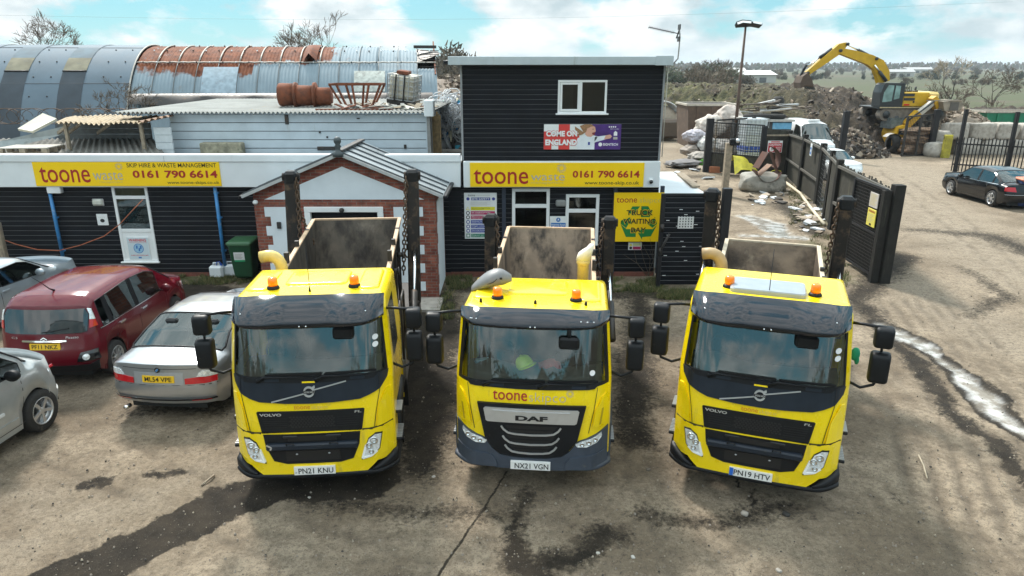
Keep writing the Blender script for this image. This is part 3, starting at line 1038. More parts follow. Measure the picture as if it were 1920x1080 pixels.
# ------------------------------------------------------------------ two-storey office
two = thing('office_building', 'two-storey black boarded cabin office with flat white-edged roof', 'office', (0, 0, 0))
TX0, TX1 = -1.66, D(1237, 330, WY).x
w1 = (D(960, 360, WY).x, D(1031, 360, WY).x, .75, D(995, 353, WY).z)
w2 = (D(1061, 370, WY).x, D(1124, 370, WY).x, .85, D(1092, 364, WY).z)
m = MB()
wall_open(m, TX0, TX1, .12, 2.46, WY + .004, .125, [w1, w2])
m.build('wall', two)
m = MB()
m.box(TX0, TX1, WY + .60, WY + .66, .02, 2.45, M_INT)
m.build('inner_wall', two)
m = MB()
m.box(TX0, TX1, WY - .04, WY + .3, -.05, .115, pm('red_brick_plinth', (.16, .055, .038)))
m.build('plinth', two)
m = MB()
for px in (945, 1150, 1236):
 x = D(px, 440, WY).x
 m = MB()
 m.box(x - .05, x + .05, WY - .07, WY - .002, .10, 2.45, pm('blue_black_post', (.03, .04, .06), .45))
 m.build('wall_post', two)
fx0, fx1 = D(869, 325, WY - .2).x, D(1237, 325, WY - .2).x
m = MB()
m.box(fx0, fx1, WY - .23, WY - .05, 2.44, 3.10, M_FASC, .01)
m.box(fx0, fx1, WY - .05, WY + .4, 2.47, 3.06, M_FASC)
m.build('fascia', two)
UX0, UX1 = D(866, 210, WY + .02).x, D(1241, 210, WY + .02).x
uw = (D(1046, 180, WY).x, D(1138, 180, WY).x, D(1092, 213, WY).z, D(1092, 150, WY).z)
m = MB()
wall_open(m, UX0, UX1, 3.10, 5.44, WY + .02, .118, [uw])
m.build('upper_wall', two)
m = MB()
m.box(UX0, UX1, WY + .02, WY + 5.2, 3.07, 3.098, M_CLAD)
m.box(UX0 + .0, UX0 + .02, WY + .04, WY + 5.2, 3.1, 5.43, M_CLAD)
m.box(UX1 - .02, UX1, WY + .04, WY + 5.2, 3.1, 5.43, M_CLAD)
m.box(UX0, UX1, WY + 5.2, WY + 5.25, 3.1, 5.43, M_CLAD)
m.box(UX0 + .02, UX1 - .02, WY + 1.2, WY + 1.24, 3.1, 5.43, M_INT)
m.build('side_wall', two)
m = MB()
for s, x in ((1, UX0), (-1, UX1)):
 m = MB()
 m.box(x - .025, x + .025, WY - .005, WY + .05, 3.10, 5.43, pm('grey_trim', (.25, .26, .27), .5))
 m.build('corner_trim', two)
m = MB()
rx0, rx1 = D(840, 115, WY - .2).x, D(1261, 115, WY - .2).x
M_RED_ = pm('pale_roof_edge', (.46, .52, .55), .4, .2, var=.06, streak=((.32, .34, .34), .2, 3))
m.box(rx0, rx1, WY - .25, WY - .21, 5.44, 5.64, M_RED_, .01)
m.box(rx0, rx1, WY - .21, WY + 5.5, 5.46, 5.60, M_RED_)
m.box(rx1 - .42, rx1 + .015, WY - .262, WY - .20, 5.43, 5.655, M_RED_, .006)
m.tube([(rx0 - .12, WY - .1, 5.50), (rx0 + .1, WY - .1, 5.52)], .05, M_BLK, 8)
m.build('roof', two)
wm = (uw[0] + uw[1]) / 2 - .04
window(two, 'window', *uw, WY + .02, bars=(('v', wm),), sash=(uw[0] + .06, wm - .03, uw[2] + .06, uw[3] - .06))
window(two, 'window', *w1, WY, bars=(('h', D(995, 386, WY).z),), fw=.085, sill=False)
window(two, 'window', *w2, WY, bars=(('h', D(1092, 395, WY).z),), fw=.085, sill=False)
m = MB()
c = D(1051, 380, WY)
m.box(c.x - .13, c.x + .13, WY - .12, WY, c.z - .085, c.z + .085, pm('bulkhead_grey', (.30, .31, .31), .3, .3), .03)
m.build('bulkhead_lamp', two)
m = MB()
c = D(1221, 341, WY - .3)
m.sphere((c.x, WY - .30, c.z), .05, .05, .05, M_BLKG, 12, 8)
m.box(c.x - .05, c.x + .05, WY - .29, WY - .23, c.z - .01, c.z + .07, M_WHITE, .015)
m.build('camera_dome', two)
m = MB()
x = UX1 + .06
m.tube([(x, WY - .1, 5.6), (x, WY - .05, 3.2)], .012, pm('pale_cable', (.4, .38, .33), .7), 6)
m.build('cable', two)
SY2 = WY - .235
p, q = D(881, 304, SY2), D(1206, 347, SY2)
board('sign', 'yellow fascia sign with only phone number and web address, under the black upper storey', 'sign', p.x, q.x, 2.46, 3.075, SY2, M_SIGNY, main_sign('www.toone-skip.co.uk', False))
def safety(m, w, h, y):
 L = -w / 2
 sb = pm('sign_navy', (.03, .05, .28), .5, var=0)
 text(m, 'toone', L + w * .12, L + w * .34, h * .925, h * .965, M_LETB, y=y)
 m.box(L + w * .36, L + w * .8, y, y + .001, h * .935, h * .94, M_LETG)
 m.box(L + w * .22, L + w * .80, y, y + .002, h * .84, h * .90, sb)
 text(m, 'SITE SAFETY', L + w * .24, L + w * .78, h * .85, h * .89, M_LETW, y=y - .002, bold=.02)
 for x in (.12, .90):
  conform([(L + w * x + .05 * w * math.cos(a), h * .87 + .05 * w * math.sin(a)) for a in [2 * PI * k / 12 for k in range(12)]], lambda x_, z_: y, 0, sb, m, .001)
 for k in range(4):
  m.box(L + w * .2, L + w * (.8 - .1 * (k % 2)), y, y + .001, h * (.80 - k * .022), h * (.806 - k * .022), M_LETG)
 rows_ = ((.66, (.72, .66, .03), M_LETB, 'tri', 'Beware moving vehicles'), (.565, (.42, .02, .10), M_LETW, 'red', 'No unauthorised entry'), (.47, (.42, .02, .10), M_LETW, 'red', 'Maximum site speed'),
   (.37, (.05, .08, .36), M_LETW, 'blue', 'Safety helmets'), (.27, (.05, .08, .36), M_LETW, 'blue', 'High visibility'), (.175, (.05, .08, .36), M_LETW, 'blue', 'Strong footwear'), (.07, (.01, .22, .13), M_LETW, 'grn', 'Report to office'))
 for k, (z, col, tm, ic, tx) in enumerate(rows_):
  mt = pm('sign_row_%s_%d' % (ic, k), col, .5, var=0)
  m.box(L + w * .20, L + w * .94, y, y + .002, h * (z - .036), h * (z + .040), mt)
  text(m, tx, L + w * .23, L + w * .80, h * (z - .002), h * (z + .024), tm, y=y - .002, bold=.01)
  text(m, tx, L + w * .23, L + w * .60, h * (z - .028), h * (z - .008), tm, y=y - .002)
  cx = L + w * .11; cz = h * (z + .002); r_ = w * .06
  o = [(cx + r_ * math.cos(a), cz + r_ * math.sin(a)) for a in [2 * PI * q_ / 14 for q_ in range(14)]]
  if ic == 'tri': o = [(cx - r_, cz - r_ * .8), (cx + r_, cz - r_ * .8), (cx, cz + r_)]
  if ic == 'grn': o = [(cx - r_, cz - r_), (cx + r_, cz - r_), (cx + r_, cz + r_), (cx - r_, cz + r_)]
  conform(o, lambda x_, z_: y, 0, M_LETB if ic == 'red' else mt, m, .001)
  conform([(cx + (a - cx) * .6, cz + (b - cz) * .6) for a, b in o], lambda x_, z_: y - .002, 0, M_LETW, m, .001)
p, q = D(870, 361, WY), D(932, 447, WY)
board('sign', 'tall white site safety board with yellow, red, blue and green rows', 'sign', p.x, q.x, q.z, p.z, WY - .02, M_WHITE, safety)
def recyc(m, w, h, y):
 L = -w / 2
 gr = pm('sign_green', (.008, .20, .045), .5, var=0)
 text(m, 'toone', L + w * .05, L + w * .46, h * .80, h * .90, M_LETR, y=y, bold=.004)
 text(m, 'skipco', L + w * .51, L + w * .96, h * .77, h * .90, M_LETP, y=y, bold=-.008)
 for o in ([(1575, 222), (1605, 168), (1668, 168), (1640, 212), (1618, 250)], [(1680, 166), (1738, 166), (1760, 205), (1780, 195), (1756, 264), (1682, 264), (1706, 242), (1692, 205)],
   [(1513, 296), (1590, 266), (1608, 334), (1584, 320), (1560, 364), (1512, 326), (1530, 302)], [(1512, 330), (1556, 366), (1562, 374), (1646, 374), (1646, 446), (1562, 446)],
   [(1764, 292), (1802, 266), (1822, 326), (1786, 362), (1738, 324)], [(1822, 338), (1776, 440), (1702, 447), (1702, 472), (1666, 412), (1702, 352), (1702, 374), (1788, 374)]):
  conform([(L + w * (a - 1447) / 423, h * (1 - (b - 45) / 445)) for a, b in o], lambda x, z: y, 0, gr, m, .001, .5)
 ye = M_SIGNY
 for t, a, b, z0, z1 in (('TRUCK', .26, .79, .545, .65), ('WAITING', .20, .85, .37, .475), ('BAY', .37, .67, .19, .295)):
  text(m, t, L + w * (a - .012), L + w * (b + .012), h * (z0 - .012), h * (z1 + .012), ye, y=y - .003, bold=.045)
  text(m, t, L + w * a, L + w * b, h * z0, h * z1, M_LETB, y=y - .006, bold=.022)
p, q = D(1152, 361, WY - .1), D(1240, 453, WY - .1)
board('sign', 'square yellow TRUCK WAITING BAY sign with green recycling arrows', 'sign', p.x, q.x, q.z, p.z, WY - .09, M_SIGNY, recyc)
def smallw(m, w, h, y):
 m.box(-w * .15, w * .45, y, y + .002, h * .55, h * .9, pm('sign_pale_green', (.55, .62, .30), .5, var=0))
 m.box(-w * .15, w * .45, y, y + .002, h * .08, h * .45, pm('sign_crimson', (.40, .02, .10), .5, var=0))
 conform([(-w * .43, h * .55), (-w * .2, h * .55), (-w * .315, h * .9)], lambda x, z: y, 0, pm('sign_row_tri_0', (.72, .66, .03)), m, .001)
 conform([(-w * .31 + w * .11 * math.cos(a), h * .27 + w * .11 * math.sin(a)) for a in [2 * PI * k / 12 for k in range(12)]], lambda x, z: y, 0, M_LETB, m, .001)
p, q = D(1178, 453, WY), D(1202, 468, WY)
board('sign', 'little two-row notice hanging just below the TRUCK WAITING BAY sign', 'sign', p.x, q.x, q.z, p.z - .01, WY - .02, M_WHITE, smallw)
def bluew(m, w, h, y):
 b_ = pm('sign_blue', (.03, .16, .45))
 m.box(-w * .44, w * .44, y, y + .002, h * .08, h * .55, b_)
 text(m, 'Pedestrian Access', -w * .40, w * .40, h * .36, h * .48, M_LETW, y=y - .002, bold=.01)
 text(m, 'Through office', -w * .34, w * .34, h * .18, h * .30, M_LETW, y=y - .002, bold=.01)
 conform([(w * .13 * math.cos(a), h * .76 + w * .13 * math.sin(a)) for a in [2 * PI * k / 16 for k in range(16)]], lambda x, z: y, 0, b_, m, .001)
 conform([(-w * .05, h * .68), (0, h * .76), (w * .05, h * .68), (w * .02, h * .84), (-w * .02, h * .84)], lambda x, z: y - .002, 0, M_LETW, m, .001)
p, q = D(1031, 405, WY), D(1062, 432, WY)
board('sign', 'small blue and white pedestrian notice between the two office windows', 'sign', p.x, q.x, q.z, p.z, WY - .02, M_WHITE, bluew)
def banner(m, w, h, y):
 L = -w / 2
 rd = pm('banner_red', (.62, .045, .04), .5, var=0)
 pu = pm('banner_purple', (.060, .018, .16), .5, var=.3, vs=4)
 sk = pm('banner_skin', (.62, .34, .25), .6, var=.1); hr = pm('banner_hair', (.30, .16, .075), .7, var=.4, vs=40)
 fl_ = lambda x, z: y
 m.box(L, L + w * .10, y, y + .002, h * .0, h * .72, rd)
 m.box(L + w * .19, L + w * .335, y, y + .002, 0, h, rd)
 m.box(L + w * .335, L + w * .46, y, y + .002, h * .28, h * .62, rd)
 m.box(L + w * .10, L + w * .19, y, y + .002, h * .30, h * .60, rd)
 m.box(L + w * .62, L + w, y, y + .002, 0, h, pu)
 P = lambda *q_: [(L + w * a, h * b) for a, b in q_]
 f2 = lambda x, z: y - .002
 conform(P((.44, .0), (.66, .0), (.66, .30), (.70, .52), (.62, .58), (.54, .56), (.44, .46), (.41, .2)), f2, 0, pm('banner_shirt', (.68, .72, .76), .6, var=.08), m, .001)
 conform(P((.66, .28), (.84, .44), (.86, .60), (.80, .56), (.66, .50)), f2, 0, pm('banner_shirt', (.68, .72, .76)), m, .001)
 f3 = lambda x, z: y - .004
 conform(P((.78, .40), (.86, .44), (.885, .52), (.86, .60), (.80, .56)), f3, 0, sk, m, .001)
 conform(P((.535, .60), (.56, .52), (.61, .50), (.65, .58), (.67, .74), (.66, .90), (.60, .98), (.54, .90)), f3, 0, sk, m, .001)
 f4 = lambda x, z: y - .006
 conform(P((.51, .70), (.40, .92), (.40, .80), (.45, .64), (.42, .52), (.50, .60), (.545, .70), (.56, .84), (.62, .92), (.65, .93), (.61, 1.0), (.52, 1.0), (.46, .94)), f4, 0, hr, m, .001)
 conform(P((.62, .66), (.66, .70), (.66, .60), (.635, .58)), f4, 0, pm('banner_mouth', (.20, .03, .03), .6, var=0), m, .001)
 conform(P((.625, .80), (.65, .805), (.645, .82), (.625, .818)), f4, 0, M_LETB, m, .001)
 conform(P((.575, .18), (.60, .18), (.60, .30), (.575, .30)), f4, 0, pm('sign_navy', (.03, .05, .28)), m, .001)
 for t, a, b, z0, z1 in (('COME ON', .03, .43, .52, .74), ('ENGLAND', .02, .43, .17, .40)):
  text(m, t, L + w * (a - .006), L + w * (b + .006), h * (z0 - .025), h * (z1 + .02), pm('banner_edge', (.55, .16, .15), .5, var=0), y=y - .006, bold=.07)
  text(m, t, L + w * a, L + w * b, h * z0, h * z1, M_LETW, y=y - .009, bold=.045)
 text(m, 'SIGNTECH', L + w * .77, L + w * .965, h * .15, h * .25, M_LETW, y=y - .004, bold=.02)
 conform([(L + w * .735 + w * .025 * math.cos(a), h * .20 + w * .025 * math.sin(a)) for a in [2 * PI * k / 14 for k in range(14)]], lambda x, z: y - .004, 0, M_LETW, m, .001)
 for k in range(4):
  conform([(L + w * (.845 + .026 * k) + w * .010 * math.cos(a), h * .90 + w * .010 * math.sin(a)) for a in [2 * PI * q_ / 8 for q_ in range(8)]], lambda x, z: y - .004, 0, M_LETW, m, .001)
 text(m, 'follow us online', L + w * .86, L + w * .97, h * .80, h * .84, M_LETW, y=y - .004)
 conform(P((.905, .55), (.95, .55), (.95, .68), (.925, .74), (.905, .68)), f4, 0, M_LETW, m, .001)
 m.box(L + w * .90, L + w * .955, y - .004, y - .002, h * .40, h * .50, M_LETG)
p, q = D(1020, 233, WY), D(1163, 280, WY)
board('banner', 'wide red, white and purple COME ON ENGLAND banner with cheering player', 'banner', p.x, q.x, q.z, p.z, WY + .005, M_WHITE, banner)
# ------------------------------------------------------------------ brick porch
def brick_mat():
 m = bpy.data.materials.new('red_brick')
 m.use_nodes = True
 n, l = m.node_tree.nodes, m.node_tree.links
 b = n['Principled BSDF']; b.inputs['Roughness'].default_value = .85
 t = n.new('ShaderNodeTexCoord'); s = n.new('ShaderNodeSeparateXYZ'); l.new(t.outputs['Object'], s.inputs[0])
 ad = n.new('ShaderNodeMath'); l.new(s.outputs[0], ad.inputs[0]); l.new(s.outputs[1], ad.inputs[1])
 cb = n.new('ShaderNodeCombineXYZ'); l.new(ad.outputs[0], cb.inputs[0]); l.new(s.outputs[2], cb.inputs[1])
 br = n.new('ShaderNodeTexBrick')
 br.inputs['Scale'].default_value = 1; br.inputs['Brick Width'].default_value = .225; br.inputs['Row Height'].default_value = .075
 br.inputs['Mortar Size'].default_value = .007; br.inputs['Mortar Smooth'].default_value = .2; br.inputs['Bias'].default_value = -.1
 br.inputs['Color1'].default_value = (.17, .040, .026, 1); br.inputs['Color2'].default_value = (.27, .085, .050, 1); br.inputs['Mortar'].default_value = (.17, .14, .12, 1)
 l.new(cb.outputs[0], br.inputs['Vector'])
 nz = n.new('ShaderNodeTexNoise'); nz.inputs['Scale'].default_value = 5; nz.inputs['Detail'].default_value = 9; l.new(t.outputs['Object'], nz.inputs['Vector'])
 mr = n.new('ShaderNodeMapRange'); mr.inputs[1].default_value = .3; mr.inputs[2].default_value = .7; mr.inputs[3].default_value = .6; mr.inputs[4].default_value = 1.4
 l.new(nz.outputs['Fac'], mr.inputs[0])
 mx = n.new('ShaderNodeMix'); mx.data_type = 'RGBA'; mx.blend_type = 'MULTIPLY'; mx.inputs[0].default_value = 1
 l.new(br.outputs['Color'], mx.inputs[6]); l.new(mr.outputs[0], mx.inputs[7]); l.new(mx.outputs[2], b.inputs['Base Color'])
 bp = n.new('ShaderNodeBump'); bp.inputs['Strength'].default_value = .6; bp.inputs['Distance'].default_value = .01; bp.invert = True
 l.new(br.outputs['Fac'], bp.inputs['Height']); l.new(bp.outputs[0], b.inputs['Normal'])
 return m
M_BRICK = brick_mat()
M_REND = pm('white_render', (.66, .72, .76), .6, var=.05, vs=3, dirt=((.45, .46, .44), .12, 3))
PY = 16.0
px0, px1 = D(478, 400, PY).x, D(817, 400, PY).x
por = thing('brick_porch', 'small red brick and white rendered gabled porch behind the first lorry', 'porch', (0, 0, 0))
pe, pa = 2.62, D(640, 290, PY).z
xm = (px0 + px1) / 2
ox0, ox1 = D(572, 395, PY).x, D(717, 395, PY).x
oz = D(640, 390, PY).z
m = MB()
m.box(px0, ox0, PY, PY + .22, -.05, oz, M_BRICK)
m.box(ox1, px1, PY, PY + .22, -.05, oz, M_BRICK)
m.box(px0, px1, PY, PY + .22, oz, pe, M_BRICK)
m.prism([(px0, pe), (px1, pe), (xm, pa)], PY, PY + .22, M_BRICK)
m.box(px1 - .22, px1, PY + .22, WY - .08, -.05, pe, M_BRICK)
m.box(px0, px0 + .22, PY + .22, WY - .08, -.05, pe, M_BRICK)
m.build('wall', por)
m = MB()
def toothed(mb, x_in, x_out, z0, z1, n_, tooth, y0, y1, M=None):
 hs = (z1 - z0) / n_
 for k in range(n_):
  xx = x_out + (tooth if k % 2 else 0)
  mb.box(x_in, xx, y0, y1, z1 - hs * (k + 1) + .0005, z1 - hs * k, M_REND, 0, M)
flat_ = lambda y: (lambda x, z: y)
toothed(m, ox0 - .42, D(496, 395, PY).x, .0, D(500, 388, PY).z, 10, .13, PY - .012, PY + .03)
toothed(m, ox1 + .26, D(793, 395, PY).x, .0, D(780, 388, PY).z, 10, -.13, PY - .012, PY + .03)
gz = D(640, 374, PY).z
sl = (pa - pe) / (xm - px0)
gx = lambda z: (pa - .27 - z) / sl
conform([(xm - gx(gz), gz), (xm - gx(gz) + .001, gz + .001), (xm, pa - .27), (xm + gx(gz) - .001, gz + .001), (xm + gx(gz), gz)], flat_(PY), .012, M_REND, m, .0, 5)
toothed(m, 1.72, .22, .05, pe - .25, 9, .10, -.012, .03, Matrix(((0, -1, 0, px1), (1, 0, 0, PY), (0, 0, 1, 0), (0, 0, 0, 1))))
m.build('render_panel', por)
m = MB()
fw = .12
m.box(ox0 - .02, ox1 + .02, PY - .03, PY + .1, oz - .10, oz + .03, M_UPVC, .01)
m.box(ox0 - .02, ox0 + fw, PY - .028, PY + .1, .0, oz - .10, M_UPVC, .01)
m.box(ox1 - fw, ox1 + .02, PY - .028, PY + .1, .0, oz - .10, M_UPVC, .01)
m.build('door_frame', por)
m = MB()
m.box(ox0 + fw, ox1 - fw, PY + .12, PY + .16, .0, oz - .1, M_CLAD)
m.build('door', por)
m = MB()
oh = .13
M_SEAM = pm('grey_standing_seam', (.46, .50, .52), .30, .5, var=.08, vs=2)
ra, rb = PY - .16, WY + .35
zr, ze = pa + .06, pe - .04
for s in (-1, 1):
 xe = xm + s * ((px1 - px0) / 2 + .20)
 q = [(xm, ra, zr), (xe, ra, ze), (xe, rb, ze), (xm, rb, zr)]
 q2 = [(x, y, z - .05) for x, y, z in q]
 m.add(q + q2, [(0, 1, 2, 3), (7, 6, 5, 4), (0, 4, 5, 1), (1, 5, 6, 2), (2, 6, 7, 3)], M_SEAM)
 for k in range(5):
  y = ra + (rb - ra) * (k + .0) / 4.6 + .05
  m.beam((xm, y, zr + .02), (xe, y, ze + .02), .03, .035, pm('dark_seam', (.09, .10, .11), .4, .4))
m.beam((xm, ra - .02, zr + .04), (xm, rb, zr + .04), .16, .05, M_STEEL, c=.01)
m.build('roof', por)
m = MB()
for s in (-1, 1):
 xe = xm + s * ((px1 - px0) / 2 + .20)
 m.beam((xm, ra - .02, zr - .03), (xe, ra - .02, ze - .03), .03, .07, pm('pale_bargeboard', (.46, .48, .48), .4, .2))
 m.beam((xe + s * .04, ra, ze - .05), (xe + s * .04, rb - .2, ze - .05), .10, .08, M_BLK, c=.02)
m.build('gutter', por)
m = MB()
m.lathe([(.05, 0), (.13, .02), (.13, .10), (.07, .14), (.05, .20), (.08, .24), (.05, .28), (.085, .34), (.085, .40), (.05, .45), (.004, .46)], pm('finial_slate', (.045, .06, .065), .5), 14, Matrix.Translation((xm - .02, ra + .0, zr - .10)))
m.build('finial', por)
for px, py in ((481, 378), (601 + 41, 393)):
 c = D(px, py, PY)
 m = MB()
 m.sphere((c.x, PY - .08, c.z), .06, .08, .055, M_WHITE if px < 500 else M_STEEL, 10, 6)
 m.box(c.x - .02, c.x + .02, PY - .08, PY, c.z - .01, c.z + .03, M_WHITE)
 m.build('security_camera', por)
m = MB()
c = D(524, 422, PY)
m.box(c.x - .05, c.x + .05, PY - .05, PY - .012, c.z - .08, c.z + .08, M_STEEL, .01)
m.build('key_box', por)
m = MB()
m.box(ox0 - .5, px1 + .12, PY - .9, PY, -.03, .06, M_CONC, .01)
m.build('step', por)
# ------------------------------------------------------------------ black gate beside the office and the low white roof behind it
gt = thing('metal_gate', 'black boarded gate leaf standing open beside the yellow bay sign', 'gate', (0, 0, 0))
gy = 16.9
ga, gb = D(1239, 450, gy), D(1334, 450, gy + .0)
zt = D(1285, 367, gy).z
m = MB()
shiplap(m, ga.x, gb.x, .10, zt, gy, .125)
m.box(ga.x, gb.x, gy + .03, gy + .06, .10, zt, M_CLAD)
m.build('boarding', gt)
m = MB()
for x in (ga.x, gb.x): m.box(x - .05, x + .05, gy - .03, gy + .08, .04, zt + .05, M_POST, .008)
m.box(ga.x + .05, gb.x - .05, gy - .025, gy + .075, zt, zt + .05, M_POST)
for z in (.9, 1.5): m.tube([(ga.x, gy - .05, z), (ga.x, gy - .05, z + .18)], .05, M_STEEL, 8)
m.tube([(ga.x - .02, gy - .05, .95), (ga.x + .06, gy - .12, 1.2), (ga.x + .18, gy - .10, 1.45)], .03, M_STEEL, 6)
m.build('gate_frame', gt)
m = MB()
c = D(1285, 417, gy)
for i in range(6):
 m.box(c.x - .19 + i * .07, c.x - .15 + i * .07, gy - .02, gy - .012, c.z - .15, c.z + .15, pm('grille_white', (.62, .62, .6), .5))
for i in range(5):
 m.box(c.x - .19, c.x + .20, gy - .026, gy - .021, c.z - .15 + i * .065, c.z - .12 + i * .065, pm('grille_white', (.62, .62, .6), .5))
m.build('grille_plate', gt)
m = MB()
rng = np.random.default_rng(3)
for k in range(16):
 c = D(1244 + 86 * rng.random(), 380 + 140 * rng.random(), gy)
 m.box(c.x - .03, c.x + .05, gy - .012, gy - .004, c.z - .006, c.z + .006, M_LETW)
m.build('worn_patch', gt)
for k, px in enumerate((1358,)):
 c = D(px, 420, 16.6)
 m = MB()
 m.box(c.x - .10, c.x + .10, 16.5, 16.7, -.05, 2.62, M_POST, .01)
 m.build('post', tag(thing('gate_post', 'heavy black steel gate post beside the open black gate leaf', 'post', (0, 0, 0)), None, None))
wr_ = thing('low_shed', 'low white flat-roofed shed behind the black gate leaf', 'shed', (0, 0, 0))
a, b = D(1240, 361, 18.8), D(1322, 361, 18.8)
zz = a.z
bk = G(1290, 322, zz)
m = MB(); m.box(TX1 + .10, b.x, 18.7, bk.y, zz - .10, zz, M_FASC, .02); m.build('roof', wr_)
m = MB(); m.box(TX1 + .14, b.x - .1, 18.85, bk.y - .1, -.05, zz - .1, pm('grey_sheet_wall', (.33, .35, .36), .5, var=.1, streak=((.2, .2, .2), .3, 5))); m.build('wall', wr_)
pl = MB()
a, b = G(1275, 325, zz + .05), G(1305, 350, zz + .05)
pl.beam(a, b, .22, .05, M_WOOD)
tag(pl.build('plank', None), 'weathered plank lying on the low white shed roof', 'plank')
# ------------------------------------------------------------------ skip lorries
M_VIS = pm('visor_smoke', (.007, .009, .015), .08, var=.05, coat=.4, spec=.4)
M_STAIN = pm('grime_grey', (.10, .10, .10), .8, var=.3)
def lerp_tab(tab, z):
 if z <= tab[0][0]: return tab[0][1]
 for (a, b), (c, d) in zip(tab[:-1], tab[1:]):
  if z <= c:
   return b + (d - b) * (z - a) / (c - a)
 return tab[-1][1]
def band(mb, path, z0, z1, th, mat, zf=None):
 """upright strip following a plan path; th is its thickness inward"""
 n = len(path)
 rings = []
 for i, (x, y) in enumerate(path):
  a = path[max(0, i - 1)]; b = path[min(n - 1, i + 1)]
  dx, dy = b[0] - a[0], b[1] - a[1]
  L = math.hypot(dx, dy) or 1
  nx, ny = -dy / L, dx / L
  q0, q1 = (zf(i / (n - 1)) if zf else (z0, z1))
  c = min(.03, (q1 - q0) * .3)
  rings.append([(x + nx * c * .6, y + ny * c * .6, q0), (x, y, q0 + c), (x, y, q1 - c), (x + nx * c * .6, y + ny * c * .6, q1),
     (x + nx * th, y + ny * th, q1), (x + nx * th, y + ny * th, q0)])
 return mb.loft(rings, mat, True, True, True)
def wheel(parent, x, y, r, w, side, rim_mat=None, dual=False, spokes=0, name='wheel', rimr=.62):
 rim_mat = rim_mat or M_RIM
 M = Matrix.Translation((x, y, r)) @ Matrix.Rotation(R(90) * side, 4, 'Y')
 t = MB()
 prof = [(r * rimr, -w / 2), (r * .92, -w / 2), (r * .985, -w * .38), (r, -w * .2), (r, w * .2), (r * .985, w * .38), (r * .92, w / 2), (r * rimr, w / 2)]
 t.lathe(prof, M_RUBBER, 32, M, True, False)
 wo = t.build(name, parent)
 k = MB()
 rr = r * rimr
 if spokes:
  k.lathe([(rr * .99, w * .1), (rr, w * .5), (rr * .93, w * .5), (rr * .9, w * .38), (rr * .89, w * .1)], rim_mat, 32, M)
  k.lathe([(rr * .92, w * .02), (rr * .92, w * .1), (.02, w * .1), (.02, w * .02)], M_BLK, 24, M)
  k.lathe([(rr * .24, w * .1), (rr * .24, w * .42), (rr * .1, w * .44), (.004, w * .44)], rim_mat, 16, M)
  for i in range(spokes):
   a = 2 * PI * i / spokes
   ca, sa = math.cos(a), math.sin(a)
   wd = .85 * rr / max(spokes, 4) * (1.5 if spokes <= 6 else 1.1)
   q = []
   for rad, ww, zz in ((rr * .15, wd * .8, w * .43), (rr * .93, wd, w * .46)):
    for sg in (-1, 1):
     q.append((ca * rad - sa * ww * sg * .5, sa * rad + ca * ww * sg * .5, zz))
   q2 = [(a_, b_, c_ - w * .14) for a_, b_, c_ in q]
   k.add(q + q2, [(0, 1, 3, 2), (0, 2, 6, 4), (1, 5, 7, 3), (2, 3, 7, 6), (4, 6, 7, 5)], rim_mat, False, M)
 else:
  k.lathe([(rr, w * .44), (rr * .93, w * .46), (rr * .86, w * .2), (rr * .5, w * .08), (rr * .46, w * .42), (rr * .12, w * .5), (.004, w * .5)], rim_mat, 28, M)
  for i in range(8):
   a = 2 * PI * i / 8
   k.lathe([(.018, w * .1), (.018, w * .28), (.004, w * .3)], M_STEEL, 6, M @ Matrix.Translation((rr * .68 * math.cos(a), rr * .68 * math.sin(a), 0)))
 k.build('rim', wo)
 return wo
def mirror(parent, sx, z_top, arm_z, x=1.31, y=.38, turn=0., flip=False):
 """pair of mirror housings on a tubular arm beside the cab"""
 a = MB()
 X = sx * x
 zt, zb = z_top, z_top - .74
 a.tube([(sx * .97, .52, arm_z), (sx * 1.08, .42, arm_z + .03), (X, y, arm_z + .01), (X + sx * .02, y, zt - .05)], .019, M_BLK, 8)
 a.tube([(sx * 1.0, .48, zb - .03), (sx * 1.14, .42, zb - .07), (X - sx * .03, y + .02, zb - .02), (X, y + .02, zb + .06)], .019, M_BLK, 8)
 a.tube([(X, y + .03, zt), (X, y + .03, zb + .06)], .016, M_BLK, 8)
 arm = a.build('mirror_arm', parent)
 for (zc, h, w) in ((zt - .13, .27, .215), (zb + .22, .40, .225)):
  m = MB()
  prof = rrect(-w / 2, w / 2, -h / 2, h / 2, .045)
  def ring(yy, s):
   return [(p[0] * s, yy, p[1] * s) for p in prof]
  rot = Matrix.Translation((X, y, zc)) @ Matrix.Rotation(R(turn - 8 * sx), 4, 'Z')
  m.loft([ring(-.085, .70), ring(-.075, .86), ring(-.03, .98), ring(.05, 1.0), ring(.06, .97)], M_BLK, True, True, True, rot)
  mo = m.build('mirror', parent)
  g = MB()
  g.prism(rrect(-w / 2 + .015, w / 2 - .015, -h / 2 + .015, h / 2 - .015, .035), .061, .064, M_CHROME, rot)
  g.build('mirror_glass', mo)
 return arm
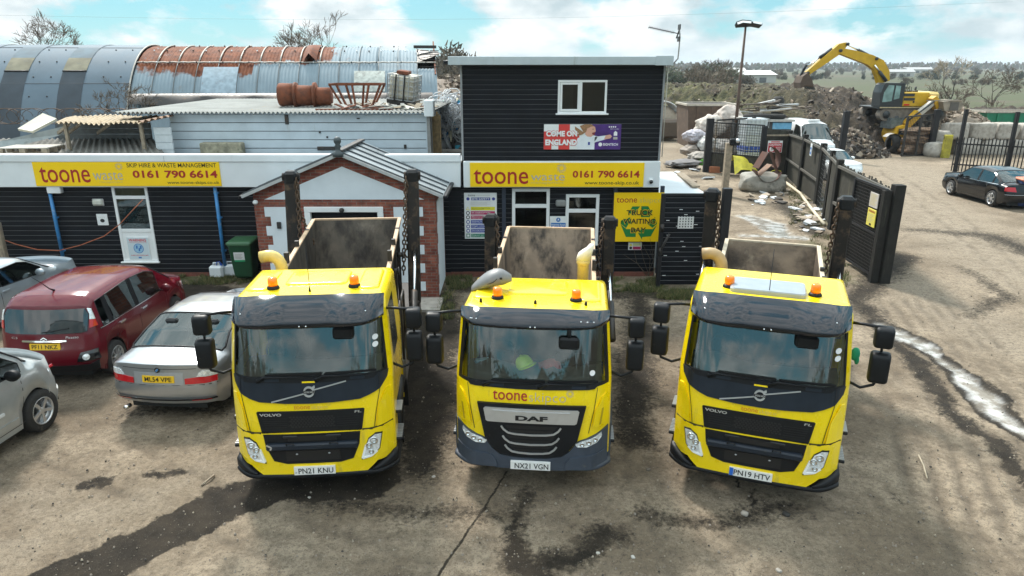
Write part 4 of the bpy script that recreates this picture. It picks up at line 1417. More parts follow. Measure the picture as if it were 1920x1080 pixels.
def make_truck(label, loc, yaw, spec):
 daf = spec['make'] == 'b'
 T = thing('skip_lorry', label, 'skip lorry', loc, yaw, 'yellow skip lorries in a row')
 if daf:
  yp = [(.30, .0), (.9, .0), (1.3, .02), (1.52, .07), (2.30, .27), (2.46, .38), (2.60, .5)]
  zw0, zw1, zroof = 1.56, 2.30, 2.44
 else:
  yp = [(.30, .0), (.6, -.01), (1.0, .0), (1.36, .02), (1.70, .08), (2.42, .27), (2.55, .33), (2.75, .5)]
  zw0, zw1, zroof = 1.72, 2.42, 2.63
 YB = 1.86
 def W(z):
  return 1.02 if z < zw0 else 1.02 - (z - zw0) * .075
 def F(x, z):
  ax = abs(x)
  c = max(0., ax - .70)
  return lerp_tab(yp, z) + .055 * ax * ax + 2.4 * c * c
 # ---- cab shell
 us = [-1, -.985, -.965, -.945, -.915, -.88, -.82, -.7, -.5, -.25, 0, .25, .5, .7, .82, .88, .915, .945, .965, .985, 1]
 ts = [.06, .13, .22, .42, .60, .72, .86, 1.0]
 zs = [.50, .75, .98, 1.06, 1.25, zw0 - .16, zw0 - .05, zw0, zw0 + .12, (zw0 + zw1) / 2, zw1 - .1, zw1, zw1 + .04,
  zroof - .10, zroof - .045, zroof - .015, zroof]
 ins = {len(zs) - 3: .02, len(zs) - 2: .06, len(zs) - 1: .13}
 rings = []
 for i, z in enumerate(zs):
  w = W(z)
  front = [(u * w, F(u * w, z)) for u in us]
  y0 = front[-1][1]
  right = [(w, y0 + (YB - y0) * t) for t in ts]
  left = [(-w, y0 + (YB - y0) * t) for t in reversed(ts)]
  rg = front + right + left
  d = ins.get(i, 0)
  if d:
   rg = [(x * (1 - d / w), .95 + (y - .95) * (1 - d / 1.0)) for x, y in rg]
  rings.append([(x, y, z) for x, y in rg])
 nf, nt = len(us), len(ts)
 n = nf + 2 * nt
 body, glass, sgl = MB(), MB(), MB()
 allv = [p for r in rings for p in r]
 groups = {'y': [], 'k': [], 'g': [], 's': [], 'sk': []}
 iw0, iw1 = zs.index(zw0), zs.index(zw1)
 for i in range(len(zs) - 1):
  for j in range(n):
   k = (j + 1) % n
   q = (i * n + j, i * n + k, (i + 1) * n + k, (i + 1) * n + j)
   key = 'y'
   if j < nf - 1:
    um = (us[j] + us[j + 1]) / 2
    if iw0 <= i < iw1 and abs(um) < .90: key = 'g'
    elif iw0 - 1 <= i < iw1 + 1 and abs(um) < (.955 if not daf else .97): key = 'k'
   else:
    jj = j - (nf - 1) if j < nf - 1 + nt else n - 1 - j
    if i < 3 and jj >= 3 and j != nf - 1 + nt: key = None
    elif iw0 <= i < iw1 and 2 <= jj <= 4 and j != nf - 1 + nt: key = 's'
    elif iw0 <= i < iw1 and j == nf - 1 + nt: key = 'k'
   if key: groups[key].append(q)
 body.add(allv, groups['y'] + [tuple((len(zs) - 1) * n + j for j in range(n))], M_YEL, True)
 body.add(allv, groups['k'], M_BLK, True)
 cab = body.build('cab', T)
 glass.add(allv, groups['g'], M_GLASS, True).build('windscreen', T)
 for sg in (-1, 1):
  MB().add(allv, [q for q in groups['s'] if allv[q[0]][0] * sg > 0], M_CGLASS, False).build('side_window', T)
 for o in (cab,):
  md = o.modifiers.new('edge', 'WEIGHTED_NORMAL')
 r = MB()
 if spec.get('hatch'):
  r.loft([[(x, y + .95, z) for x, y in rrect(-.50 * s, .42 * s, -.30 * s, .24 * s, .06)] for z, s in ((zroof, 1), (zroof + .045, 1), (zroof + .06, .97))], pm('hatch_grey', (.30, .33, .36), .25, var=.05), True, True, False)
  r.build('roof_hatch', T)
 else:
  for x0, x1, y0, y1 in ((-.42, .42, .98, 1.62), (-.86, -.56, .75, 1.68), (.56, .86, .75, 1.68)):
   r.loft([[(x, y, z) for x, y in rrect(x0 + s, x1 - s, y0 + s, y1 - s, .08)] for z, s in ((zroof - .01, 0), (zroof + .018, .02), (zroof + .022, .05))], M_YEL, True, True, True)
  r.build('roof_pressing', T)
 # ---- inside the cab
 d = MB()
 d.box(-.96, .96, .5, YB - .06, 1.08, 1.14, M_INT)
 d.build('cab_floor', T)
 d = MB()
 dz = zw0 - .03
 prof = [(.30, dz - .02), (.34, dz + .01), (.62, dz + .02), (.78, dz - .05), (.84, dz - .18), (.80, 1.15), (.42, 1.15)]
 rr = []
 for x in (-.9, -.6, -.2, .2, .6, .9):
  ex = .18 * (abs(x) / .9) ** 3
  hump = .07 if x == -.6 else 0.
  rr.append([(x, y + ex, z + (hump if .5 < y < .8 and z > 1.3 else 0)) for y, z in prof])
 d.loft(rr, M_DASH, True, True, True)
 d.box(-.12, .14, .80, .86, dz - .22, dz - .05, M_INT, .01)
 dash = d.build('dashboard', T)
 for x in (-.5, .48):
  s = MB()
  s.box(x - .25, x + .25, 1.1, 1.6, 1.14, 1.36, M_SEAT, .05)
  s.box(x - .23, x + .23, 1.5, 1.66, 1.34, 1.92, M_SEAT, .06)
  s.box(x - .13, x + .13, 1.52, 1.62, 1.95, 2.14, M_SEAT, .04)
  s.build('seat', T)
 s = MB()
 pts = [(-.5 + .21 * math.cos(a), .92 + .10 * math.sin(a), dz + .06 + .17 * math.sin(a)) for a in [2 * PI * k / 20 for k in range(21)]]
 s.tube(pts, .017, M_BLK, 6)
 s.beam((-.5, .92, dz + .06), (-.5, .70, dz - .1), .08, .06, M_BLK)
 s.build('steering_wheel', T)
 b = MB()
 b.box(-.94, .94, YB - .06, YB - .03, 1.1, zroof - .1, M_INT)
 b.box(-.5, .5, YB - .075, YB - .062, 1.75, 2.15, pm('headlining_grey', (.13, .14, .14), .9, var=.05))
 b.build('cab_rear_lining', T)
 b = MB()
 xm, zm = (.46, zw1 - .16) if not daf else (.46, zw1 - .20)
 b.box(xm - .13, xm + .13, F(xm, zm) - .13, F(xm, zm) - .07, zm - .085, zm + .075, M_BLK, .03)
 b.tube([(xm, F(xm, zm) - .09, zm + .05), (xm, F(xm, zm) - .08, zm + .22)], .025, M_BLK, 6)
 b.build('kerb_mirror', T)
 b = MB()
 if daf:
  b.prism(rrect(.73, .80, zw0 + .10, zw0 + .17, .034), 0, .002, M_LETW)
  for i, p in enumerate(b.v): b.v[i] = (p[0], F(p[0], p[2]) - .006 + (p[1] > .001) * .002, p[2])
 else:
  for zc in (zw0 + .30, zw0 + .39):
   st = MB(); st.prism(rrect(.795, .865, zc, zc + .07, .034), 0, .002, M_LETW)
   st.v = [(p[0], F(p[0], p[2]) - .006 + (p[1] > .001) * .002, p[2]) for p in st.v]
   b.merge(st)
 b.build('windscreen_sticker', T)
 # ---- visor across the head of the windscreen
 v = MB()
 vw = .94 if not daf else .97
 xs = [-vw + 2 * vw * i / 90 for i in range(91)]
 rows = []
 if daf:
  pr = [(-.10, 2.285), (-.145, 2.27), (-.165, 2.30), (-.13, 2.37), (-.05, 2.43), (.02, 2.455)]
 else:
  pr = [(-.13, 2.385), (-.205, 2.365), (-.24, 2.395), (-.225, 2.46), (-.17, 2.55), (-.09, 2.63), (.02, 2.675)]
 for x in xs:
  f = abs(x) / vw
  edge = max(0, 1 - f ** 8)
  bul = math.exp(-((abs(x) - .64) / .30) ** 4)
  row = []
  for i, (o, z) in enumerate(pr):
   mid = math.sin(PI * i / (len(pr) - 1))
   oo = o * (.25 + .75 * edge) - (.085 if not daf else .03) * bul * mid
   zz = z + (.035 * f * f if i < 3 else -.05 * f ** 6)
   row.append((x, F(max(-1.0, min(1.0, x)), min(zz, zroof)) * .96 + oo + .02, zz))
  rows.append(row)
 v.loft(rows, M_VIS, False, False, True)
 rows2 = [[(p[0], p[1] + .018, p[2] - .012) for p in row] for row in rows]
 v.loft(rows2, M_VIS, False, False, True)
 vis = v.build('sun_visor', T)
 for x in ((-.75, -.04, .04, .75) if not daf else (-.8, -.72, -.03, .03, .6, .68, -.78, .76)):
  i = 4 if not daf else 3
  c = min(rows, key=lambda r_: abs(r_[0][0] - x))[i if abs(x) > .1 else 2]
  v = MB(); v.sphere((x, c[1] - .006, c[2]), .011, .008, .011, M_CHROME, 8, 5); v.build('visor_bolt', vis)
 # ---- lamps on the roof
 for x in (-.52, .53):
  bm_ = MB()
  Mx = Matrix.Translation((x, .86 if not daf else .80, zroof + (.0 if not daf else -.0)))
  bm_.lathe([(.082, -.02), (.082, .018), (.067, .042), (.004, .042)], M_BLK, 20, Mx)
  base = bm_.build('beacon', T)
  bm_ = MB()
  bm_.lathe([(.064, .042), (.065, .08), (.061, .128), (.055, .146), (.04, .157), (.004, .16)], M_ORANGE, 20, Mx)
  bm_.build('beacon_lens', base)
 a = MB()
 if daf:
  for x in (-.72, .0, .66): a.lathe([(.022, 0), (.016, .06), (.004, .075)], M_BLK, 8, Matrix.Translation((x, .62, zroof - .02)))
 else:
  a.lathe([(.02, 0), (.01, .06), (.005, .08), (.004, .62), (.003, .62)], M_BLK, 8, Matrix.Translation((-.02, .70, zroof - .02)))
 a.build('aerial', T)
 # ---- wipers
 wv = MB()
 for x0, x1 in ((-.62, .05), (.10, .72)):
  z0 = zw0 - .02
  pts = [(x0, F(x0, z0) - .03, z0 - .03), (x0 + .09, F(x0, z0) - .05, z0 + .03), (x0 + .22, F(x0 + .2, z0) - .035, z0 + .02), (x1, F(x1, z0) - .028, z0 + .015)]
  wv.tube(pts, [.022, .018, .012, .008], M_BLK, 6)
  wv.beam((x0 + .10, F(x0 + .1, z0) - .03, z0 + .045), (x1 + .12, F(x1 + .1, z0) - .02, z0 + .05), .012, .03, M_BLK)
  wv.lathe([(.03, 0), (.03, .03), (.004, .035)], M_BLK, 10, Matrix.Translation((x0, F(x0, z0), z0 - .03)) @ Matrix.Rotation(R(90), 4, 'X'))
 wv.build('windscreen_wiper', T)
 cw = MB()
 conform([(-.88, zw0 - .005), (-.80, zw0 - .07), (-.2, zw0 - .085), (.2, zw0 - .085), (.80, zw0 - .07), (.88, zw0 - .005)], F, .012, M_BLK, cw)
 if not daf:
  strip(cw, [(-.08, zw0 - .075), (.08, zw0 - .075)], .02, F, .016, M_YEL)
 for x in (-.45, .60):
  conform(rrect(x - .09, x + .09, zw0 - .06, zw0 - .02, .01), F, .022, M_NAVY, cw)
 cw.build('scuttle_panel', T)
 # ---- front panels
 if not daf:
  p = MB()
  out = [(-.975, 1.69), (-.955, 1.60), (-.87, 1.49), (-.62, 1.40), (-.3, 1.375), (0, 1.368)]
  out = out + [(-x, z) for x, z in reversed(out[:-1])]
  conform(out, F, .010, M_NAVY, p)
  strip(p, [(-.86, 1.69), (-.865, 1.52), (-.86, 1.49)], .008, F, .013, M_LETB)
  strip(p, [(.86, 1.69), (.865, 1.52), (.86, 1.49)], .008, F, .013, M_LETB)
  p.build('front_panel', T)
  p = MB()
  strip(p, [(-.47, 1.40), (-.06, 1.50)], .014, F, .020, M_SILV)
  strip(p, [(.06, 1.545), (.46, 1.64)], .014, F, .020, M_SILV)
  c = []
  for rr_, sg in ((.068, 1), (.047, -1)):
   c.append([(rr_ * math.cos(2 * PI * k / 28), 1.525 + rr_ * math.sin(2 * PI * k / 28)) for k in range(28)])
  ring_v = [(x, F(x, z) - .028, z) for x, z in c[0]] + [(x, F(x, z) - .028, z) for x, z in c[1]] + [(x, F(x, z), z) for x, z in c[0]] + [(x, F(x, z), z) for x, z in c[1]]
  fs = []
  for k in range(28):
   k2 = (k + 1) % 28
   fs += [(k, k2, 28 + k2, 28 + k), (k, 56 + k, 56 + k2, k2), (28 + k, 28 + k2, 84 + k2, 84 + k)]
  p.add(ring_v, fs, M_SILV)
  conform([(.035, 1.575), (.06, 1.598), (.075, 1.598), (.075, 1.57), (.055, 1.56)], F, .028, M_SILV, p, .02)
  conform(rrect(-.066, .066, 1.508, 1.542, .004), F, .030, M_LETB, p)
  text(p, 'VOLVO', -.058, .058, 1.514, 1.536, M_SILV, bold=.03, fn=lambda x, z: F(x, z) - .033)
  p.build('front_badge', T)
  g = MB()
  conform([(-.67, 1.262), (-.655, 1.272), (.655, 1.272), (.67, 1.262), (.625, .985), (-.625, .985)], F, .012, M_BLK, g)
  g.box(-.62, .62, F(0, 1.0) - .011, F(0, 1.0) + .03, .965, .985, M_LETB)
  for i in range(6):
   for k in range(13):
    x = -.27 + k * .043 + (i % 2) * .02
    z = 1.19 - i * .026
    conform([(x, z), (x + .008, z + .011), (x + .026, z + .011), (x + .034, z), (x + .026, z - .011), (x + .008, z - .011)], F, .0145, M_LETB, g, .002)
  for i in range(5):
   strip(g, [(-.60 + .006 * i, 1.175 - .03 * i), (-.30, 1.175 - .03 * i)], .004, F, .0145, M_LETB, .002)
   strip(g, [(.32, 1.175 - .03 * i), (.60 - .006 * i, 1.175 - .03 * i)], .004, F, .0145, M_LETB, .002)
  up = g.build('upper_grille', T)
  g = MB()
  text(g, 'VOLVO', -.635, -.36, 1.212, 1.250, M_SILV, bold=.04, fn=lambda x, z: F(x, z) - .017)
  g.build('grille_lettering', up)
  g = MB()
  text(g, 'FL', .545, .63, 1.222, 1.252, M_SILV, bold=.02, fn=lambda x, z: F(x, z) - .017, italic=.2)
  g.build('grille_lettering', up)
  bp = MB()
  FB = lambda x, z: F(x, z) - .03
  conform([(-1.0, .985), (1.0, .985), (1.0, .60), (.88, .60), (.66, .392), (-.66, .392), (-.88, .60), (-1.0, .60)], F, .032, M_YEL, bp, .05)
  bp.build('bumper_skin', T)
  g = MB()
  conform([(-.605, .975), (.605, .975), (.585, .80), (.50, .60), (.34, .555), (-.34, .555), (-.50, .60), (-.585, .80)], F, .040, M_BLK, g)
  g.box(-.575, .575, F(0, .8) - .085, F(0, .8) + .0, .765, .855, M_NAVY, .02)
  g.box(-.30, .30, F(0, .9) - .045, F(0, .9), .88, .945, M_LETB)
  g.box(-.34, .34, F(0, .7) - .044, F(0, .7), .60, .745, M_LETB)
  for x in (-.27, .27):
   g.tube([(x - .05, F(0, .86) - .05, .80), (x - .045, F(0, .86) - .10, .875), (x + .045, F(0, .86) - .10, .875), (x + .05, F(0, .86) - .05, .80)], .009, M_LETB, 6)
   g.box(x - .09, x + .09, F(0, .93) - .048, F(0, .93), .925, .955, M_LETB, .008)
   g.sphere((x * .75, F(0, .7) - .05, .70), .016, .01, .01, M_SILV, 8, 5)
  if spec.get('scuff'):
   strip(g, [(-.56, .86), (-.50, .82), (-.52, .79)], .02, lambda x, z: F(0, .8) - .085, .002, M_SILV)
  g.build('lower_grille', T)
  for s in (-1, 1):
   h = MB()
   o = [(-.875, .905), (-.79, .925), (-.70, .865), (-.655, .74), (-.60, .565), (-.74, .605), (-.835, .69)]
   o = [(s * -x, z) for x, z in o] if s > 0 else o
   conform(o, F, .045, M_BLK, h, .02)
   cx = sum(q[0] for q in o) / 7; cz = sum(q[1] for q in o) / 7
   i_ = [(cx + (x - cx) * .90, cz + (z - cz) * .90) for x, z in o]
   conform(i_, F, .050, M_LAMP, h)
   lamp = h.build('headlight', T)
   h = MB()
   for (lx, lz, lr) in ((.77, .83, .050), (.705, .77, .042), (.73, .68, .035)):
    Mh = Matrix.Translation((s * lx, F(lx, lz) - .052, lz)) @ Matrix.Rotation(R(90), 4, 'X')
    h.lathe([(lr, 0), (lr, .012), (lr * .8, .014), (lr * .5, -.002), (.003, -.002)], M_CHROME, 16, Mh)
    h.lathe([(lr * .45, .0), (lr * .4, .008), (.003, .010)], M_LAMP, 12, Mh)
   h.build('reflector', lamp)
   h = MB()
   strip(h, [(s * .665, .77), (s * .612, .592), (s * .73, .622), (s * .80, .672)], .026, F, .058, M_DRL)
   h.build('daytime_light', lamp)
   c_ = MB()
   o = [(.995, 1.46), (.94, 1.47), (.88, 1.35), (.845, 1.28), (.815, 1.0), (.995, 1.0)]
   conform([(s * x, z) for x, z in o], F, .025, M_YEL, c_, .04)
   strip(c_, [(s * .865, 1.48), (s * .81, 1.20), (s * .78, 1.0)], .007, F, .002, M_LETB)
   strip(c_, [(s * .63, .985), (s * 1.0, .985)], .012, F, .033, M_LETB)
   c_.build('corner_deflector', T)
 else:
  bp = MB()
  out = [(-1.0, .93), (-.95, .915), (-.64, .80), (-.60, .78)]
  out2 = [(-.50, .64), (-.40, .56), (-.2, .53), (0, .525)]
  o = out + out2
  o = o + [(-x, z) for x, z in reversed(o[:-1])]
  o = o + [(1.0, .40), (.5, .40), (.46, .36), (-.46, .36), (-.5, .40), (-1.0, .40)]
  conform(o, F, .030, M_BUMP, bp, .06)
  for s in (-1, 1):
   conform([(s * x, z) for x, z in ((1.0, .62), (.52, .56), (.46, .49), (.44, .39), (1.0, .39))], F, .055, M_BUMP, bp, .05)
  bp.build('bumper_skin', T)
  g = MB()
  o = [(-.70, 1.285), (-.60, .80), (-.48, .64), (-.40, .575), (-.2, .545), (0, .54)]
  o = o + [(-x, z) for x, z in reversed(o[:-1])]
  conform(o, F, .036, M_BLK, g, .04)
  for z0, z1, x in ((.895, 1.0, .34), (.755, .86, .32), (.63, .72, .28)):
   conform([(-x, z1), (-x + .08, z0), (x - .08, z0), (x, z1)], F, .039, M_LETB, g)
   strip(g, [(-x + .04, (z0 + z1) / 2), (x - .04, (z0 + z1) / 2)], .008, F, .044, M_BLK)
  g.build('grille', T)
  g = MB()
  for z0, x in ((.985, .385), (.845, .365), (.715, .335)):
   strip(g, [(-x, z0), (-x + .03, z0 - .045), (-x + .09, z0 - .09), (-x + .18, z0 - .105), (0, z0 - .113), (x - .18, z0 - .105), (x - .09, z0 - .09), (x - .03, z0 - .045), (x, z0)], .022, F, .050, M_SILV, .01)
  g.build('grille_bar', T)
  g = MB()
  conform([(-.615, 1.215), (-.595, 1.235), (.595, 1.235), (.615, 1.215), (.585, 1.055), (.56, 1.04), (-.56, 1.04), (-.585, 1.055)], F, .050, M_SILV, g, .02)
  conform([(-.50, 1.205), (.50, 1.205), (.36, 1.19), (.29, 1.05), (-.29, 1.05), (-.36, 1.19)], F, .062, M_SILV, g, .02)
  bar = g.build('name_bar', T)
  g = MB()
  text(g, 'DAF', -.20, .215, 1.082, 1.152, M_LETB, bold=.05, fn=lambda x, z: F(x, z) - .066)
  g.build('lettering', bar)
  g = MB()
  text(g, 'toone', -.50, -.055, 1.325, 1.445, M_LETR, bold=.006, fn=lambda x, z: F(x, z) - .006)
  text(g, 'skipco', -.03, .44, 1.285, 1.44, M_LETG, bold=-.02, fn=lambda x, z: F(x, z) - .006)
  swirl(g, .49, 1.435, .05, M_LETG, fn=lambda x, z: F(x, z) - .006)
  g.build('cab_lettering', T)
  for s in (-1, 1):
   h = MB()
   o = [(.91, .885), (.84, .855), (.66, .80), (.575, .755), (.60, .715), (.72, .715), (.86, .76), (.92, .83)]
   conform([(s * x, z) for x, z in o], F, .036, M_LAMP, h, .03)
   lamp = h.build('headlight', T)
   h = MB()
   for lx, lz, lr in ((.83, .812, .034), (.75, .783, .034), (.665, .758, .030)):
    Mh = Matrix.Translation((s * lx, F(lx, lz) - .038, lz)) @ Matrix.Rotation(R(90), 4, 'X')
    h.lathe([(lr, 0), (lr, .012), (lr * .75, .014), (lr * .5, -.002), (.003, -.002)], M_CHROME, 16, Mh)
   h.build('reflector', lamp)
   h = MB()
   strip(h, [(s * .905, .825), (s * .85, .768), (s * .72, .727), (s * .61, .727)], .018, F, .042, M_DRL)
   h.build('daytime_light', lamp)
   c_ = MB()
   o = [(.985, 1.36), (.96, 1.40), (.90, 1.36), (.82, 1.20), (.79, .99), (.985, .96)]
   conform([(s * x, z) for x, z in o], F, .030, M_YEL, c_, .05)
   conform([(s * x, z) for x, z in ((.93, 1.22), (.905, 1.22), (.875, 1.0), (.90, 1.0))], F, .033, pm('vent_yellow', (.45, .32, .01), .5), c_, .004)
   strip(c_, [(s * .84, 1.50), (s * .80, 1.2), (s * .74, .9)], .007, F, .002, M_LETB)
   c_.build('corner_deflector', T)
 if not daf:
  g = MB()
  text(g, 'toone', -.20, .0, 1.295, 1.345, M_LETO, bold=.0, fn=lambda x, z: F(x, z) - .005)
  text(g, 'skipco', .015, .215, 1.28, 1.345, M_LETP, bold=-.008, fn=lambda x, z: F(x, z) - .005)
  swirl(g, .235, 1.345, .02, M_LETP, fn=lambda x, z: F(x, z) - .005)
  g.build('cab_lettering', T)
 g = MB()
 zc = .455 if not daf else .435
 fy = F(0, zc) - (.05 if not daf else .06)
 g.box(-.26, .26, fy - .008, fy + .03, zc - .056, zc + .056, M_PLW)
 if spec.get('euro'):
  g.box(-.259, -.21, fy - .0095, fy, zc - .055, zc + .055, pm('euro_blue', (.02, .14, .55), .4, var=0))
 elif not daf:
  text(g, 'UK', -.25, -.222, zc - .03, zc - .012, M_LETB, y=fy - .011, bold=.01)
 text(g, spec['plate'], -.205, .235, zc - .039, zc + .039, M_LETB, y=fy - .011, bold=.012)
 g.build('number_plate', T)
 # ---- bumper lip and entry steps
 def path(w, o):
  pts = []
  for i in range(41):
   x = -w + 2 * w * i / 40
   xx = x * 1.0 / w
   pts.append((x, F(xx, .45) - o))
  return [(-w, .80), (-w, .55)] + pts + [(w, .55), (w, .80)]
 lp = MB()
 if not daf:
  band(lp, path(1.06, .040), .335, .395, .12, M_BLK)
  for s in (-1, 1):
   pth = path(1.05, .04)
   half = [q for q in pth if q[0] * s > .70]
   k_ = len(half)
   band(lp, half, .44, .60, .10, M_BLK, zf=lambda t, s=s: (.39, .42 + .17 * (t if s > 0 else 1 - t)))
 else:
  band(lp, path(1.05, .03), .36, .42, .10, M_BUMP)
  for s in (-1, 1):
   lp.box(s * .95, s * 1.045, .30, .72, .40, .93, M_BUMP, .03)
 lp.build('bumper_lip', T)
 for s in (-1, 1):
  st = MB()
  for (y0, y1, z) in ((.34, .74, .66), (.46, .78, 1.0)) if not daf else ((.40, .80, .62),):
   st.box(s * .98, s * 1.10, y0, y1, z - .05, z - .01, M_BLK, .01)
   for i in range(9):
    yy = y0 + .03 + (y1 - y0 - .06) * i / 8
    st.box(s * .985, s * 1.095, yy - .006, yy + .006, z - .01, z + .004, M_SILV)
  st.box(s * .93, s * 1.0, .42, .80, .50, 1.02, M_BLK, .02)
  st.build('entry_step', T)
 # ---- mirrors, mudguards, wheels, chassis
 zt = 2.46 if not daf else 2.36
 mirror(T, -1, zt, zt - .02, turn=-6)
 mirror(T, 1, zt, zt - .02, y=.42, turn=6)
 for s in (-1, 1):
  mg = MB()
  rings2 = []
  for i in range(17):
   a = R(-12 + 204 * i / 16)
   for_r = []
   for (rr_, xx) in ((.56, .80), (.60, .86), (.61, 1.02), (.585, 1.08), (.545, 1.08), (.54, .80)):
    for_r.append((s * xx, 1.33 + rr_ * math.cos(a), .46 + rr_ * math.sin(a)))
   rings2.append(for_r)
  mg.loft(rings2, M_BLK if not daf else M_BUMP, True, True, True)
  mg.build('mudguard', T)
  wheel(T, s * .88, 1.33, .45, .27, s, pm('wheel_white', (.62, .62, .6), .4, var=.1))
  wheel(T, s * .86, 4.75, .45, .42, s, pm('wheel_white', (.62, .62, .6), .4))
  lad = MB()
  lad.box(s * .62, s * 1.04, 2.15, 2.95, .55, 1.02, pm('tank_grey', (.16, .165, .17), .4, .5, var=.2), .04)
  lad.box(s * .62, s * 1.06, 3.05, 3.85, .60, 1.0, M_STEEL, .02)
  lad.build('side_locker', T)
  lad = MB()
  lad.tube([(s * 1.03, 2.05, 1.05), (s * 1.03, 2.05, 1.98), (s * 1.03, 2.12, 2.06), (s * 1.03, 2.45, 2.06), (s * 1.03, 2.5, 1.98), (s * 1.03, 2.5, 1.05)], .018, M_STEEL, 8)
  lad.build('grab_rail', T)
 ch = MB()
 for s in (-1, 1):
  ch.box(s * .36, s * .44, .7, 6.0, .72, .98, M_STEEL)
 ch.box(-.70, .70, .75, 1.8, .55, 1.0, M_INT, .03)
 ch.box(-.98, .98, 2.05, 6.0, .99, 1.09, M_STEEL, .01)
 for s in (-1, 1):
  ch.box(s * .92, s * 1.0, 2.0, 2.12, 1.09, 1.95, M_STEEL)
 ch.box(-1.0, 1.0, 2.0, 2.10, 1.55, 1.70, M_STEEL)
 ch.build('chassis', T)
 # ---- lifting arms, rams and chains
 za, lean = spec['arm_top'], spec['lean']
 for s in (-1, 1):
  ar = MB()
  p0 = Vector((s * 1.08, 4.45, 1.15)); p1 = Vector((s * 1.10, 4.45 + lean, za - .18))
  ar.beam(p0, p1, .22, .28, M_ARM, (0, -1, .1), .02)
  ar.beam(p0.lerp(p1, .55), p1 + Vector((0, 0, .02)), .18, .23, M_ARM, (0, -1, .1), .02)
  dirv = (p1 - p0).normalized()
  e = p1 + dirv * .02
  ar.box(e.x - .12, e.x + .12, e.y - .15, e.y + .12, e.z - .06, e.z + .20, M_BLK, .05)
  ar.tube([(e.x - .15, e.y - .04, e.z + .09), (e.x + .15, e.y - .04, e.z + .09)], .075, M_ARM, 12)
  ar.box(s * .98, s * 1.17, 4.25, 4.75, .95, 1.25, M_STEEL, .02)
  arm = ar.build('lifting_arm', T)
  rm = MB()
  q = p0.lerp(p1, .52)
  rm.tube([(s * 1.14, 2.75, 1.12), (s * 1.13, 3.6, 1.12 + (q.z - 1.12) * .46)], .06, M_STEEL, 10)
  rm.tube([(s * 1.13, 3.55, 1.12 + (q.z - 1.12) * .44), (q.x + s * .02, q.y, q.z)], .033, M_CHROME, 10)
  rm.build('hydraulic_ram', T)
  cn = MB()
  xi = s * (.99 if spec['make'] != 'c' else .97)
  tops = Vector((xi, e.y - .12, e.z + .08))
  chain(cn, [tops, (s * .93, 4.45, 2.3), (s * .90, 4.35, 1.75)], M_CHAIN)
  if spec.get('hang'):
   L = 1.25 if s > 0 else 1.0
   chain(cn, [(s * 1.0, e.y - .16, e.z + .02), (s * .98, e.y - .18, e.z - .5), (s * (.96 if s > 0 else .80), e.y - .25, e.z - L)], M_CHAIN)
   hk = [(s * (.96 if s > 0 else .80) + .05 * math.cos(a), e.y - .25, e.z - L - .09 + .08 * math.sin(a)) for a in [2 * PI * k / 10 for k in range(11)]]
   cn.tube(hk, .018, M_CHAIN, 6)
  cn.build('lifting_chain', T)
 # ---- intake pipe behind the cab
 sn = MB()
 if daf:
  sn.lathe([(.085, 0), (.085, .72), (.10, .74), (.10, .80), (.004, .80)], M_CREAM, 18, Matrix.Translation((.62, 2.12, 1.85)))
  sn.loft([[(.62 + .11 * math.cos(a) * k + dx, 2.12 + .10 * math.sin(a) * k, z + .14 * .5 * (math.cos(a) + 1) * f) for a in [2 * PI * i / 16 for i in range(16)]]
    for z, k, f, dx in ((2.64, 1, 0, 0), (2.70, 1.05, .5, .02), (2.74, 1.1, 1.0, .04), (2.75, .5, 1.05, .04))], pm('cream_cap', (.75, .70, .60), .5), True, True, True)
 else:
  pts = [(-.70, 2.10, 2.05), (-.70, 2.10, 2.52)] + [(-.70 - .17 + .17 * math.cos(R(t)), 2.10, 2.56 + .19 * math.sin(R(t))) for t in (0, 20, 40, 60, 80, 95)] + [(-.99, 2.10, 2.73)]
  sn.tube(pts, .088, M_CREAM if spec['make'] == 'a' else pm('tan_pipe', (.36, .25, .13), .5, var=.15), 16)
  sn.box(-.83, -.56, 1.97, 2.24, 2.02, 2.44, M_CREAM, .02)
 sn.build('intake_pipe', T)
 return T, F
